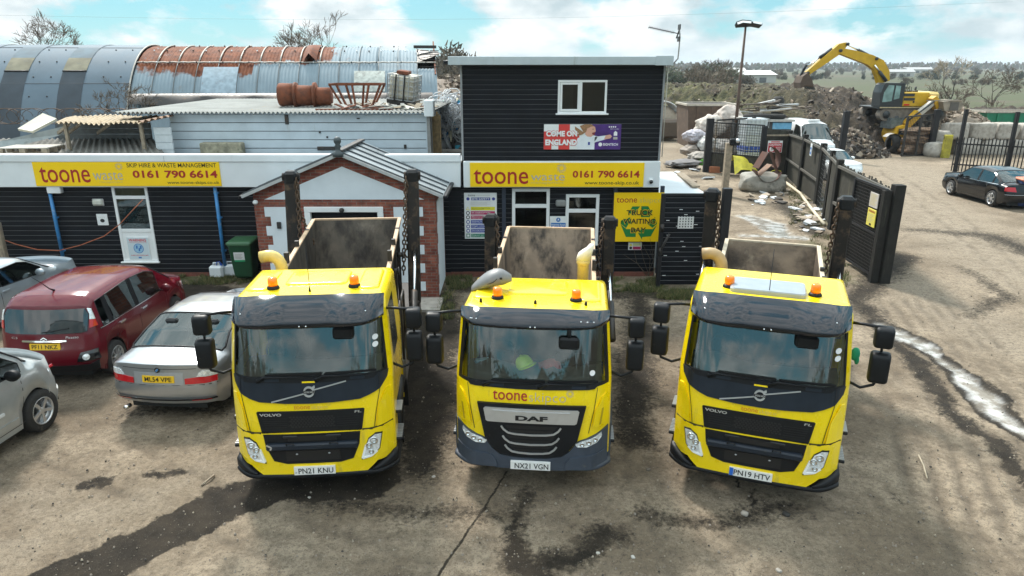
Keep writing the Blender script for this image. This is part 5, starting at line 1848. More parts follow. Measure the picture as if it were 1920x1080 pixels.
def make_skip(label, loc, yaw, lining, zt=2.60, hw=.81, y0=2.15, y1=5.25, rim=None, side_up=-.30, name='skip'):
 """open tapered waste skip, built in the lorry's own frame"""
 rim = rim or M_SKIPRIM
 T = thing(name, label, 'skip', loc, yaw, 'open steel skips on the lorries')
 zb = 1.10
 b0, b1 = y0 + .85, y1 - .75
 th = .035
 def shell(d):
  return [(-hw + .05 + d, b0 + d, zb + d), (hw - .05 - d, b0 + d, zb + d), (hw - .05 - d, b1 - d, zb + d), (-hw + .05 + d, b1 - d, zb + d),
    (-hw + d, y0 + d * 1.4, zt + side_up), (hw - d, y0 + d * 1.4, zt + side_up), (hw - d, y1 - d * 1.4, zt), (-hw + d, y1 - d * 1.4, zt)]
 o, i = shell(0), shell(th)
 fs_o = [(0, 3, 2, 1), (0, 1, 5, 4), (1, 2, 6, 5), (2, 3, 7, 6), (3, 0, 4, 7)]
 m = MB()
 m.add(o, fs_o, M_STEEL)
 ni = MB(); ni.add(i, [tuple(reversed(f)) for f in fs_o], lining)
 body = m.build('skip_shell', T)
 ni.build('skip_lining', T, fix=False)
 r = MB()
 e = .04
 for a, b in ((4, 5), (5, 6), (6, 7), (7, 4)):
  pa, pb = Vector(o[a]), Vector(o[b])
  w = .07 if (a, b) not in ((6, 7), (4, 5)) else .05
  r.beam(pa, pb, w, .055, rim, (0, 0, 1), .008)
 r.build('skip_rim', T)
 for s in (-1, 1):
  for y in (y0 + 1.0, y1 - 1.0):
   l = MB()
   l.tube([(s * hw, y, zt - .45), (s * (hw + .10), y, zt - .45)], .045, M_STEEL, 10)
   l.lathe([(.07, 0), (.07, .02), (.004, .02)], M_STEEL, 10, Matrix.Translation((s * (hw + .10), y, zt - .45)) @ Matrix.Rotation(R(90) * s, 4, 'Y'))
   l.build('lifting_lug', T)
  for y in (y0 + .75, (y0 + y1) / 2, y1 - .65):
   l = MB()
   l.box(s * (hw - .03), s * (hw + .035), y - .04, y + .04, zb + .1, zt - .03, M_STEEL)
   l.build('side_rib', T)
 return T
LA, YA = (-2.54, 7.84, 0), R(4.7)
LB, YB_ = (.245, 7.98, 0), R(-5.6)
LC, YC = (3.055, 7.74, 0), R(-20.3)
make_truck('yellow skip lorry with plate PN21 KNU, parked in front of the brick porch', LA, YA,
  dict(make='a', plate='PN21 KNU', arm_top=3.55, lean=.55, hang=True, scuff=True))
tb, Fb = make_truck('yellow skip lorry with silver name bar and grey bumper, middle of the row', LB, YB_,
  dict(make='b', plate='NX21 VGN', arm_top=2.74, lean=.25))
make_truck('yellow skip lorry with plate PN19 HTV and grey roof hatch, parked askew', LC, YC,
  dict(make='c', plate='PN19 HTV', arm_top=3.28, lean=.12, hatch=True, euro=True))
make_skip('open scraped skip with tan rim on the lorry by the brick porch', LA, YA, M_SKIPIN, 2.62, .81, 2.15, 5.20)
make_skip('open tan streaked skip on the middle lorry, under the office windows', LB, YB_, M_SKIPIN2, 2.46, .80, 2.15, 5.00)
make_skip('open skip with pale high sides on the askew lorry by the gate', LC, YC, M_SKIPIN3, 2.36, .78, 2.15, 4.75, M_SKIPRIM2, -.22)
def in_frame(loc, yaw, p):
 c, s = math.cos(yaw), math.sin(yaw)
 return Vector((loc[0] + c * p[0] - s * p[1], loc[1] + s * p[0] + c * p[1], p[2]))
hh = MB()
M_HIVIS = pm('hard_hat_lime', (.62, .95, .02), .35, var=.04, coat=.2)
hh.lathe([(.118, 0), (.12, .03), (.112, .08), (.09, .125), (.055, .15), (.004, .158)], M_HIVIS, 24)
hh.loft([[(.115 * math.cos(a) * k, .14 * math.sin(a) * k - (.05 if math.sin(a) < 0 else 0) * k, z) for a in [2 * PI * i / 24 for i in range(24)]] for z, k in ((-.006, 1.1), (.004, 1.12), (.016, .98))], M_HIVIS)
hh.beam((0, -.12, .05), (0, .02, .158), .03, .02, M_HIVIS)
hat = hh.build('hard_hat', None, in_frame(LB, YB_, (-.12, .58, 1.56)), R(40))
hat.rotation_euler = (R(-24), R(-14), R(30))
tag(hat, 'lime yellow hard hat on the dashboard of the middle lorry', 'hard hat')
cl = MB()
pts = []
for i in range(7):
 for j in range(7):
  x, y = (i - 3) * .05, (j - 3) * .035
  rr = math.hypot(x, y * 1.3)
  pts.append((x + .012 * math.sin(j * 2.3), y, max(.004, .12 - rr * .7 + .03 * math.sin(i * 2.1 + j * 1.7))))
cl.add(pts, [(i * 7 + j, i * 7 + j + 1, (i + 1) * 7 + j + 1, (i + 1) * 7 + j) for i in range(6) for j in range(6)], pm('red_cloth', (.45, .03, .03), .8, var=.2), True)
tag(cl.build('cloth', None, in_frame(LB, YB_, (.20, .62, 1.56))), 'crumpled red cloth on the dashboard beside the lime hard hat', 'cloth')
mk = MB()
mk.box(-.10, .10, -.05, .05, 0, .03, pm('mask_blue', (.25, .55, .72), .6), .01)
mk.box(-.09, .10, -.03, .06, .03, .055, pm('mask_pale', (.5, .72, .82), .6), .01)
tag(mk.build('mask_box', None, in_frame(LB, YB_, (-.72, .66, 1.55)), R(12)), 'pale blue pack of masks at the end of the middle lorry dashboard', 'mask pack')
fa = MB()
M_FAIR = pm('grey_fairing', (.17, .175, .18), .5, var=.1, dirt=((.30, .29, .27), .2, 9))
sec = []
for i in range(13):
 t = i / 12
 x = -.36 + .72 * t
 h = .02 + .25 * math.sin(PI * min(1, t * .55 + .06)) ** .8 * (1 - max(0, t - .8) * 3.2)
 w = .06 + .15 * math.sin(PI * (t * .9 + .05))
 zc = .02 + .16 * math.sin(PI * t * .75)
 sec.append([(x, w * math.cos(a), zc + h * .5 * math.sin(a)) for a in [2 * PI * k / 16 for k in range(16)]])
fa.loft(sec, M_FAIR)
fa.prism([(-.30, .02), (-.05, .05), (.02, -.10), (-.16, -.02)], -.02, .02, pm('fairing_pale', (.35, .36, .36), .5))
fa.tube([(-.05, -.20, .16), (.06, -.215, .19), (.14, -.20, .24)], .006, M_BLK, 6)
fa.sphere((.20, -.16, .22), .026, .02, .02, M_BLK, 10, 6)
fair = fa.build('plastic_fairing', None, in_frame(LB, YB_, (-.64, 1.20, 2.46)), R(-6))
fair.rotation_euler = (R(10), R(-8), R(-4))
fair.scale = (.80, .8, .85)
tag(fair, 'grey moulded plastic fairing lying on the middle lorry roof', 'fairing')
gl = MB()
gl.sphere((0, 0, 0), .06, .04, .09, pm('green_cloth', (.01, .26, .13), .8), 10, 7)
gl.sphere((.03, 0, -.08), .03, .03, .06, pm('green_cloth', (.01, .26, .13), .8), 8, 6)
tag(gl.build('glove', None, in_frame(LC, YC, (1.06, .62, 2.0))), 'green rag hanging beside the cab of the askew lorry', 'rag')
# ------------------------------------------------------------------ cars and vans (local frame: rear at y = 0, nose towards +y)
M_DGLASS = pm('dark_window_glass', (.012, .016, .017), .04, var=0, coat=1.0, spec=.8)
def make_car(name, label, cat, loc, yaw, sp, group='cars and vans parked in the yard'):
 T = thing(name, label, cat, loc, yaw, group)
 L, hw = sp['L'], sp['hw']
 paint = sp['paint']
 yw, wr = sp['wheels'], sp['wr']
 ra = wr + .055
 top, belt, rail = sp['top'], sp['belt'], sp['rail']
 sill = sp.get('sill', .22)
 rt, ft = sp['rear'], sp['front']
 rb, fb = sp.get('rbow', .12), sp.get('fbow', .28)
 tumble = sp.get('tumble', .30)
 def Rr(x, z):
  a = abs(x) / hw
  return lerp_tab(rt, z) + rb * a * a + .22 * max(0, a - .78) ** 2 * 10
 def Ff(x, z):
  a = abs(x) / hw
  return L - lerp_tab(ft, z) - fb * a * a - .22 * max(0, a - .78) ** 2 * 10
 def section(y):
  e = min(y, L - y)
  w = hw * (1 - .035 * max(0, 1 - e / .9) ** 2)
  zb = lerp_tab(belt, y); zt = lerp_tab(top, y); zr = max(lerp_tab(rail, y), zb)
  zl = sill + .10 * max(0, 1 - e / .45) ** 2
  za = 0
  for yc in yw:
   d = abs(y - yc)
   if d < ra:
    za = max(za, wr + math.sqrt(ra * ra - d * d))
  zl2 = min(max(zl, za), zb - .12)
  bulge = 1.0
  wb = w * .965
  wr_ = wb - tumble * max(0, zr - zb) - (.03 if zr - zb < .02 else 0)
  zr2 = zr if zr - zb > .02 else zb + .012
  pts = [(w * .945, zl2), (w * .992, zl2 + .35 * (zb - zl2)), (w * 1.0, zl2 + .62 * (zb - zl2)), (w * .99, zl2 + .88 * (zb - zl2)), (wb, zb),
   (wr_, zr2)]
  d = zt - zr2
  pts += [(wr_ * .93, zr2 + .50 * d), (wr_ * .78, zr2 + .80 * d), (wr_ * .45, zr2 + .95 * d), (0, zt)]
  return pts
 st = set([0, L])
 for tb_ in (top, belt, rail):
  for y, _ in tb_:
   if 0 < y < L: st.add(round(y, 3))
 for a, b in sp['windows']:
  st.add(a); st.add(b)
 for yc in yw:
  for k in range(-8, 9):
   st.add(round(yc + ra * math.sin(k / 8 * PI / 2), 3))
  st.add(round(yc - ra - .004, 3)); st.add(round(yc + ra + .004, 3))
 y = 0
 while y < L:
  if min(abs(y - q) for q in st) > .05: st.add(round(y, 3))
  y += .11
 st = sorted(q for q in st if 0 <= q <= L)
 rings = []
 for y in st:
  s = y / L
  sec = section(y)
  full = [(x, z) for x, z in sec] + [(-x, z) for x, z in reversed(sec[:-1])]
  ring = []
  for x, z in full:
   a, b = Rr(x, z), Ff(x, z)
   t0 = max(0, 1 - y / .75) ** 1.5
   t1 = max(0, 1 - (L - y) / .95) ** 1.5
   yy = y + a * t0 - (L - b) * t1
   ring.append((x, yy, z))
  rings.append(ring)
 n = len(rings[0])
 allv = [p for r in rings for p in r]
 g = {'b': [], 'w': [], 'f': [], 'r': [], 'k': [], 'roof': []}
 ws0, ws1 = sp['screen']
 rs = sp.get('backlight')
 for i in range(len(st) - 1):
  ym = (st[i] + st[i + 1]) / 2
  for j in range(n - 1):
   q = (i * n + j, i * n + j + 1, (i + 1) * n + j + 1, (i + 1) * n + j)
   jj = j if j < 9 else n - 2 - j
   key = 'b'
   if jj == 4 and lerp_tab(rail, ym) - lerp_tab(belt, ym) > .03:
    if any(a <= ym <= b for a, b in sp['windows']): key = 'w'
    elif min(a for a, b in sp['windows']) < ym < max(b for a, b in sp['windows']): key = 'k'
   elif jj >= 6 and ws0 < ym < ws1: key = 'f'
   elif jj >= 6 and rs and rs[0] < ym < rs[1]: key = 'r'
   g[key].append(q)
 body = MB()
 body.add(allv, g['b'], paint, True)
 cap_cols = [-1, -.95, -.85, -.7, -.45, -.2, 0, .2, .45, .7, .85, .95, 1]
 for ring, fn in ((rings[0], Rr), (rings[-1], Ff)):
  half = ring[:10]
  grid = []
  for (x, yy, z) in half:
   for c in cap_cols:
    xx = x * c
    grid.append((xx, fn(xx, z), z))
  m_ = len(cap_cols)
  fs = [(r_ * m_ + c, r_ * m_ + c + 1, (r_ + 1) * m_ + c + 1, (r_ + 1) * m_ + c) for r_ in range(9) for c in range(m_ - 1)]
  body.add(grid, fs, paint, True)
 bo = body.build('body', T)
 for sg in (-1, 1):
  for a, b in sp['windows']:
   fs = [q for q in g['w'] if allv[q[0]][0] * sg > 0 and a - .001 <= st[q[0] // n] < b - .001]
   if fs: seal(MB().add(allv, fs, sp.get('glass', M_CGLASS), False).build('side_window', T), allv, fs)
 if g['k']:
  for sg in (-1, 1):
   for (_, a), (b, _) in zip(sp['windows'][:-1], sp['windows'][1:]):
    fs = [q for q in g['k'] if allv[q[0]][0] * sg > 0 and a - .001 <= st[q[0] // n] < b - .001]
    if fs: MB().add(allv, fs, M_BLK, False).build('window_pillar', T)
 seal(MB().add(allv, g['f'], sp.get('glass', M_CGLASS), True).build('windscreen', T), allv, g['f'], .016)
 if g['r']:
  seal(MB().add(allv, g['r'], sp.get('rglass', sp.get('glass', M_CGLASS)), True).build('rear_window', T), allv, g['r'], .016)
 u = MB()
 u.box(-hw + .26, hw - .26, .25, L - .3, .16, .50, M_INT)
 u.box(-hw + .10, hw - .10, yw[0] + ra + .03, yw[1] - ra - .03, .20, .52, M_INT)
 u.build('floor_pan', T)
 se = MB()
 zf = .45
 for yy in sp.get('seats', ()):
  for x in (-.36, .36):
   se.box(x - .24, x + .24, yy, yy + .5, zf, zf + .22, M_SEAT, .05)
   se.box(x - .22, x + .22, yy - .12, yy + .04, zf + .15, zf + .68, M_SEAT, .05)
   se.box(x - .11, x + .11, yy - .12, yy - .02, zf + .70, zf + .86, M_SEAT, .03)
 if sp.get('seats'):
  yd = ws1 - .25
  zd = lerp_tab(belt, yd) - .02
  se.box(-hw + .14, hw - .14, yd - .45, yd + .2, zd - .3, zd, M_INT, .05)
  pts = [(.36 + .18 * math.cos(a), yd - .52, zd + .0 + .18 * math.sin(a)) for a in [2 * PI * k / 16 for k in range(17)]]
  se.tube(pts, .016, M_BLK, 6)
  se.build('seats', T)
 for k, yc in enumerate(yw):
  for s in (-1, 1):
   wheel(T, s * (hw - .125), yc, wr, .215, s, spokes=sp.get('spokes', 7), rimr=sp.get('rimr', .70))
 for yc in yw:
  for s in (-1, 1):
   ar = MB()
   rg = []
   for i in range(13):
    a = PI * i / 12
    rg.append([(s * (hw * .94), yc + ra * math.cos(a), wr + ra * math.sin(a)), (s * (hw - .30), yc + ra * math.cos(a), wr + ra * math.sin(a))])
   ar.loft(rg, M_BLK, False, False, True)
   ar.build('arch_liner', T)
 def side_x(y, z):
  sec = section(y)[:5]
  for (xa, za), (xb, zb) in zip(sec[:-1], sec[1:]):
   if za <= z <= zb:
    return xa + (xb - xa) * (z - za) / max(1e-6, zb - za)
  return sec[-1][0] if z > sec[-1][1] else sec[0][0]
 def on_side(mb, s, draw):
  t = MB()
  draw(t, lambda u_, z: -side_x(u_, z))
  mb.merge(t, Matrix(((0, -s, 0, 0), (1, 0, 0, 0), (0, 0, 1, 0), (0, 0, 0, 1))))
 dg = MB()
 for s in (-1, 1):
  for y in sp['doors']:
   zb = lerp_tab(belt, y)
   on_side(dg, s, lambda t, f, y=y, zb=zb: strip(t, [(y, sill + .09), (y, zb)], .010, f, .002, M_LETB, .001))
  ys = sp['doors']
  on_side(dg, s, lambda t, f: strip(t, [(ys[0], sill + .09), (ys[-1], sill + .09)], .010, f, .002, M_LETB, .001))
  if sp.get('rub'):
   on_side(dg, s, lambda t, f: strip(t, [(ys[0] + .05, .52), (ys[-1] - .05, .52)], .05, f, .012, sp['rub'], .002))
  if sp.get('sidechrome'):
   on_side(dg, s, lambda t, f: strip(t, [(y_, lerp_tab(belt, y_) - .008) for y_ in [sp['windows'][0][0] + .2 * k for k in range(12)] if y_ < sp['windows'][-1][1]], .014, f, .006, M_CHROME, .002))
 dg.build('door_seam', T)
 for s in (-1, 1):
  for y in sp.get('handles', ()):
   h = MB()
   zb = lerp_tab(belt, y) - .10
   on_side(h, s, lambda t, f, y=y, zb=zb: conform(rrect(y - .10, y + .10, zb - .016, zb + .018, .015), f, .025, sp.get('handle_mat', paint), t))
   h.build('door_handle', T)
  ym = sp['mirror']
  zb = lerp_tab(belt, ym)
  m = MB()
  m.beam((s * (hw - .06), ym, zb + .02), (s * (hw + .10), ym - .02, zb + .05), .06, .035, M_BLK)
  m.loft([[(s * (hw + .12 + .11 * cx * k), ym - .02 + dy, zb + .08 + .085 * cz * k) for cx, cz in [(math.cos(a), math.sin(a)) for a in [2 * PI * q / 14 for q in range(14)]]]
    for dy, k in ((-.05, .92), (-.03, 1.0), (.03, .9), (.07, .5))], sp.get('mirror_mat', paint), True, True, True)
  mo = m.build('wing_mirror', T)
 parts = {}
 for part, surf, out, off, mat, both in sp.get('panels', ()):
  fn = Rr if surf == 'r' else (lambda x, z: Ff(x, z))
  for s in ((1, -1) if both else (1,)):
   m = MB()
   o = [(s * x, z) for x, z in out]
   if surf == 'r':
    conform(o, Rr, off, mat, m)
   else:
    t = MB()
    conform(o, lambda x, z: -Ff(x, z), off, mat, t)
    m.v = [(x, -y, z) for x, y, z in t.v]; m.f, m.m, m.sm, m.mats = t.f, t.m, t.sm, t.mats
   parts.setdefault(part, []).append(m.build(part, T))
 if sp.get('plate'):
  txt, zc, off = sp['plate']
  m = MB()
  conform(rrect(-.26, .26, zc - .056, zc + .056, .01), Rr, off, M_PLY, m)
  text(m, txt, -.22, .22, zc - .037, zc + .037, M_LETB, bold=.012, fn=lambda x, z: Rr(x, z) - off - .003)
  m.build('number_plate', T)
 return T, Rr, Ff, side_x, on_side
P_RED = pm('crimson_paint', (.105, .001, .008), .22, .0, var=.05, coat=.45, spec=.35)
P_SILV = pm('silver_paint', (.40, .42, .44), .30, .7, var=.04, coat=.7)
P_SILV2 = pm('bluish_silver_paint', (.36, .41, .45), .32, .5, var=.05, coat=.6)
P_VAN = pm('grey_silver_van_paint', (.40, .42, .42), .34, .5, var=.08, coat=.5, dirt=((.32, .31, .29), .15, 7))
P_BLACK = pm('black_paint', (.005, .006, .008), .16, var=.05, coat=.4, spec=.4, dirt=((.10, .09, .07), .10, 4))
P_WHITE = pm('white_paint', (.74, .76, .76), .3, var=.03, coat=.5)
red = dict(L=4.08, hw=.87, paint=P_RED, wheels=(.70, 3.24), wr=.315, sill=.20, rbow=.13, fbow=.30, tumble=.22, sidechrome=True,
  top=[(0, 1.47), (.06, 1.53), (.25, 1.60), (.6, 1.635), (1.6, 1.65), (2.3, 1.61), (2.6, 1.53), (3.35, 1.06), (3.5, 1.02), (3.9, .92), (4.08, .80)],
  belt=[(0, 1.02), (.4, 1.01), (2.6, .97), (3.3, .95), (3.8, .85), (4.08, .68)],
  rail=[(0, 1.38), (.3, 1.46), (1.7, 1.52), (2.3, 1.48), (2.65, 1.38), (3.25, .985), (3.3, .95)],
  rear=[(.25, .09), (.45, 0), (.62, .0), (.66, .05), (.95, .09), (1.45, .25), (1.6, .36)],
  front=[(.2, .1), (.5, 0), (.8, .08)],
  windows=[(.36, .66), (.80, 1.62), (1.74, 2.62)], screen=(2.58, 3.36), seats=(.75, 2.0),
  doors=[.86, 1.68, 2.78], handles=(1.02, 1.86), mirror=2.62, spokes=10, rimr=.68,
  handle_mat=M_CHROME, mirror_mat=P_RED, plate=('PF11 NKZ', .78, .012),
  panels=[
   ('rear_window', 'r', [(-.70, 1.02), (-.60, 1.00), (.60, 1.00), (.70, 1.02), (.72, 1.30), (.66, 1.40), (-.66, 1.40), (-.72, 1.30)], .012, M_DGLASS, False),
   ('tail_light', 'r', [(.735, 1.07), (.83, 1.09), (.80, 1.20), (.735, 1.21)], .02, M_REDL, True),
   ('tail_light', 'r', [(.735, 1.215), (.80, 1.205), (.75, 1.38), (.70, 1.40), (.735, 1.30)], .02, M_LAMP, True),
   ('chrome_strip', 'r', rrect(-.38, .38, .865, .895, .012), .025, M_CHROME, False),
   ('bumper', 'r', [(-.83, .50), (-.70, .44), (.70, .44), (.83, .50), (.80, .31), (-.80, .31)], .015, M_BLK, False),
   ('corner_trim', 'r', [(.52, .50), (.58, .66), (.82, .70), (.85, .52)], .022, M_BLKG, True),
   ('reversing_lamp', 'r', [(.675 + .055 * math.cos(a), .585 + .055 * math.sin(a)) for a in [2 * PI * k / 14 for k in range(14)]], .032, M_LAMP, True),
   ('headlight', 'f', [(.50, .74), (.80, .86), (.83, .76), (.60, .66)], .01, M_LAMP, True),
  ])
o = G(229, 698)
yaw = R(1.5)
org = o - Matrix.Rotation(yaw, 3, 'Z') @ Vector((.87, .70, 0))
T, Rr, Ff, sx_, osd = make_car('people_carrier', 'crimson people carrier with black rear glass, plate PF11 NKZ', 'car', org, yaw, red)
m = MB()
for k in (0, 1):
 z = 1.0 - .06 - k * .04
 strip(m, [(-.055, z - .035), (0, z), (.055, z - .035)], .016, Rr, .012, M_CHROME)
text(m, 'Picasso', .36, .56, .91, .955, M_SILV, fn=lambda x, z: Rr(x, z) - .006, italic=.15)
text(m, 'C3', -.58, -.47, .91, .945, M_SILV, fn=lambda x, z: Rr(x, z) - .006)
m.build('rear_badge', T)
m = MB()
m.tube([(0, .62, 1.63), (0, .50, 1.70), (0, .30, 1.88), (0, .12, 2.02)], [.02, .010, .006, .004], M_BLK, 6)
m.build('aerial', T)
m = MB()
m.tube([(-.02, Rr(0, 1.03) - .03, 1.03), (.14, Rr(.2, 1.06) - .03, 1.05), (.42, Rr(.4, 1.08) - .03, 1.09)], .010, M_BLK, 6)
m.build('rear_wiper', T)
bmw = dict(L=4.49, hw=.885, paint=P_SILV, wheels=(.96, 3.69), wr=.315, sill=.20, rbow=.14, fbow=.30, tumble=.36,
  top=[(0, .975), (.05, .995), (.30, 1.015), (.62, 1.03), (1.0, 1.20), (1.45, 1.345), (1.9, 1.38), (2.4, 1.36), (2.62, 1.32), (3.28, .97), (3.6, .93), (4.3, .78), (4.49, .68)],
  belt=[(0, .90), (.6, .925), (1.5, .93), (3.0, .88), (3.4, .86), (4.3, .70), (4.49, .60)],
  rail=[(0, .0), (.62, .90), (.75, .95), (1.05, 1.12), (1.45, 1.25), (2.4, 1.27), (2.65, 1.21), (3.15, .90), (3.2, .88)],
  rear=[(.25, .12), (.42, .0), (.56, .0), (.62, .035), (.98, .07)],
  front=[(.2, .1), (.5, 0), (.75, .1)],
  windows=[(1.05, 1.62), (1.72, 2.95)], screen=(2.58, 3.28), backlight=(.64, 1.42), seats=(1.3, 2.1), rglass=glass_mat('pale_glass', (.50, .60, .58), fac=.30),
  doors=[1.62, 2.95], handles=(1.78,), mirror=2.72, spokes=10, plate=('ML54 VPE', .735, .012),
  panels=[
   ('tail_light', 'r', [(.42, .655), (.86, .665), (.865, .76), (.60, .765), (.42, .745)], .012, M_REDL, True),
   ('tail_light', 'r', [(.60, .772), (.865, .768), (.83, .85), (.68, .865), (.64, .84)], .012, M_LAMP, True),
   ('boot_recess', 'r', [(-.40, .645), (.40, .645), (.40, .84), (-.40, .84)], .004, pm('silver_recess', (.44, .46, .48), .35, .5, var=.03), False),
   ('bumper_strip', 'r', [(-.84, .405), (.84, .405), (.84, .375), (-.84, .375)], .012, M_BLK, False),
   ('reflector', 'r', [(.50, .395), (.78, .395), (.78, .375), (.50, .375)], .016, M_REDL, True),
   ('bumper_seam', 'r', rrect(-.86, .86, .628, .640, .004), .004, M_LETB, False),
   ('boot_seam', 'r', [(-.60, .905), (.60, .905), (.60, .899), (-.60, .899)], .004, M_LETB, False),
  ])
org = G(302, 765, .26)
org.z = 0
T, Rr, Ff, sx_, osd = make_car('coupe', 'silver two-door coupe with plate ML54 VPE beside the first lorry', 'car', org, R(-4.5), bmw)
m = MB()
for k, mt in enumerate((M_BLKG, M_CHROME)):
 r_ = (.042, .030)[k]
 conform([(r_ * math.cos(a), .885 + r_ * math.sin(a)) for a in [2 * PI * q / 16 for q in range(16)]], Rr, .008 + .004 * k, mt, m)
conform([(0, .885), (.024, .885), (.017, .902), (0, .909)], Rr, .015, pm('badge_blue', (.05, .25, .6), .3, var=0), m)
conform([(0, .885), (-.024, .885), (-.017, .868), (0, .861)], Rr, .015, pm('badge_blue', (.05, .25, .6), .3, var=0), m)
m.build('rear_badge', T)
m = MB()
m.tube([(-.58, .10, .24), (-.58, -.02, .25)], .035, M_CHROME, 12)
m.build('exhaust_pipe', T)
s3 = dict(bmw, paint=P_SILV2, panels=[('headlight', 'f', [(.50, .62), (.80, .72), (.84, .60), (.60, .54)], .01, M_LAMP, True)], plate=None, hw=.90,
  handle_mat=P_SILV2, rglass=M_CGLASS)
make_car('saloon', 'pale bluish silver car nosed in beside the black cladding', 'car', Vector((-11.85, 12.45, 0)), R(-3), s3)
van = dict(L=4.78, hw=.95, paint=P_VAN, wheels=(.95, 4.02), wr=.335, sill=.24, rbow=.05, fbow=.34, tumble=.16,
  top=[(0, 1.93), (.3, 1.96), (2.6, 1.96), (3.1, 1.90), (3.3, 1.83), (4.05, 1.24), (4.35, 1.12), (4.65, .98), (4.78, .86)],
  belt=[(0, 1.12), (3.0, 1.12), (3.7, 1.10), (4.1, 1.07), (4.5, .96), (4.78, .74)],
  rail=[(0, 1.75), (2.6, 1.78), (3.15, 1.72), (3.85, 1.18), (3.95, 1.08)],
  rear=[(.2, .05), (.5, 0), (1.0, .02), (2.0, .1)], front=[(.2, .12), (.5, 0), (.7, .02), (.9, .12)],
  windows=[(2.55, 3.22), (3.28, 3.78)], screen=(3.22, 4.06), seats=(2.2,),
  doors=[2.45, 3.72], handles=(2.6,), mirror=3.50, spokes=5, rimr=.64, mirror_mat=M_BLK, handle_mat=P_VAN,
  panels=[('headlight', 'f', [(.42, .78), (.80, .98), (.90, .86), (.55, .70)], .012, M_LAMP, True),
    ('bumper', 'f', [(-.9, .52), (.9, .52), (.9, .30), (-.9, .30)], .02, P_VAN, False)])
o = G(92, 806)
yaw = R(-5)
org = o - Matrix.Rotation(yaw, 3, 'Z') @ Vector((.95, 4.02, 0))
T, Rr, Ff, sx_, osd = make_car('van', 'dusty grey silver van with five-spoke wheel at the frame edge', 'van', org, yaw, van)
for s in (-1, 1):
 m = MB()
 osd(m, s, lambda t, f: conform(rrect(3.15, 3.32, .62, .67, .02), f, .008, pm('van_badge', (.60, .61, .62), .3), t))
 m.build('side_badge', T)
 m = MB()
 osd(m, s, lambda t, f: conform([(4.30, .93), (4.38, .93), (4.38, .965), (4.30, .965)], f, .010, M_REDL, t))
 m.build('indicator', T)
 m = MB()
 osd(m, s, lambda t, f: strip(t, [(1.4, .42), (3.55, .42)], .10, f, .014, P_VAN, .003))
 m.build('side_trim', T)
black = dict(L=4.60, hw=.90, paint=P_BLACK, wheels=(.90, 3.60), wr=.325, sill=.20, rbow=.12, fbow=.28, tumble=.34, sidechrome=True,
   top=[(0, 1.00), (.06, 1.03), (.30, 1.06), (.9, 1.32), (1.3, 1.43), (1.9, 1.47), (2.4, 1.45), (2.7, 1.38), (3.35, 1.00), (3.7, .95), (4.4, .80), (4.6, .68)],
   belt=[(0, .92), (.6, .95), (3.0, .89), (3.4, .87), (4.4, .70), (4.6, .60)],
   rail=[(0, 0), (.35, .93), (.55, 1.0), (1.2, 1.32), (1.9, 1.37), (2.5, 1.34), (2.75, 1.26), (3.25, .90), (3.3, .88)],
   rear=[(.25, .1), (.42, 0), (.6, 0), (1.0, .08)], front=[(.2, .1), (.5, 0), (.75, .1)],
   windows=[(.62, .95), (1.02, 1.85), (1.95, 3.02)], screen=(2.66, 3.36), backlight=(.34, 1.2), seats=(1.0, 2.1),
   doors=[1.05, 1.90, 3.05], handles=(1.25, 2.1), mirror=2.85, spokes=6, rub=P_BLACK, rimr=.68,
   rglass=glass_mat('blue_tint_glass', (.30, .45, .55), fac=.32),
   panels=[('tail_light', 'r', [(.50, .72), (.87, .74), (.86, .90), (.55, .90)], .012, M_REDL, True),
     ('headlight', 'f', [(.45, .62), (.78, .70), (.84, .62), (.55, .54)], .01, M_LAMP, True),
     ('bumper_seam', 'r', rrect(-.86, .86, .60, .612, .004), .006, M_SILV, False)])
f, r_ = G(1774, 364), G(1853, 387)
d = (f - r_)
yaw = math.atan2(-d.x, d.y)
k = d.length / 2.70
org = r_ - Matrix.Rotation(yaw, 3, 'Z') @ Vector((-.90, .90, 0))
make_car('hatchback', 'dusty black hatchback with silver wheels on the far road', 'car', org, yaw, black)
white = dict(bmw, paint=P_WHITE, plate=None, hw=.88, rglass=M_CGLASS, panels=[('headlight', 'f', [(.50, .62), (.80, .72), (.84, .60), (.60, .54)], .01, M_LAMP, True)])
make_car('saloon', 'white car behind the timber fence, in front of the white van', 'car', Vector((16.3, 38.4, 0)), R(182), white)
wv = dict(van, paint=P_WHITE, L=4.9, hw=.98, mirror_mat=P_WHITE, handle_mat=P_WHITE,
  top=[(0, 2.25), (.3, 2.32), (2.6, 2.32), (3.3, 2.24), (3.5, 2.14), (4.1, 1.36), (4.4, 1.16), (4.75, 1.0), (4.9, .9)],
  rail=[(0, 2.05), (2.6, 2.08), (3.3, 2.0), (3.9, 1.2), (4.0, 1.08)], screen=(3.42, 4.12), glass=glass_mat('van_glass', (.35, .48, .45), fac=.36))
T, *_ = make_car('van', 'white van facing the yard behind the timber fence', 'van', Vector((18.0, 45.6, 0)), R(180), wv)
m = MB(); m.box(-.35, .35, 3.0, 3.25, 2.28, 2.40, M_WHITE, .03); m.build('roof_beacon', T)
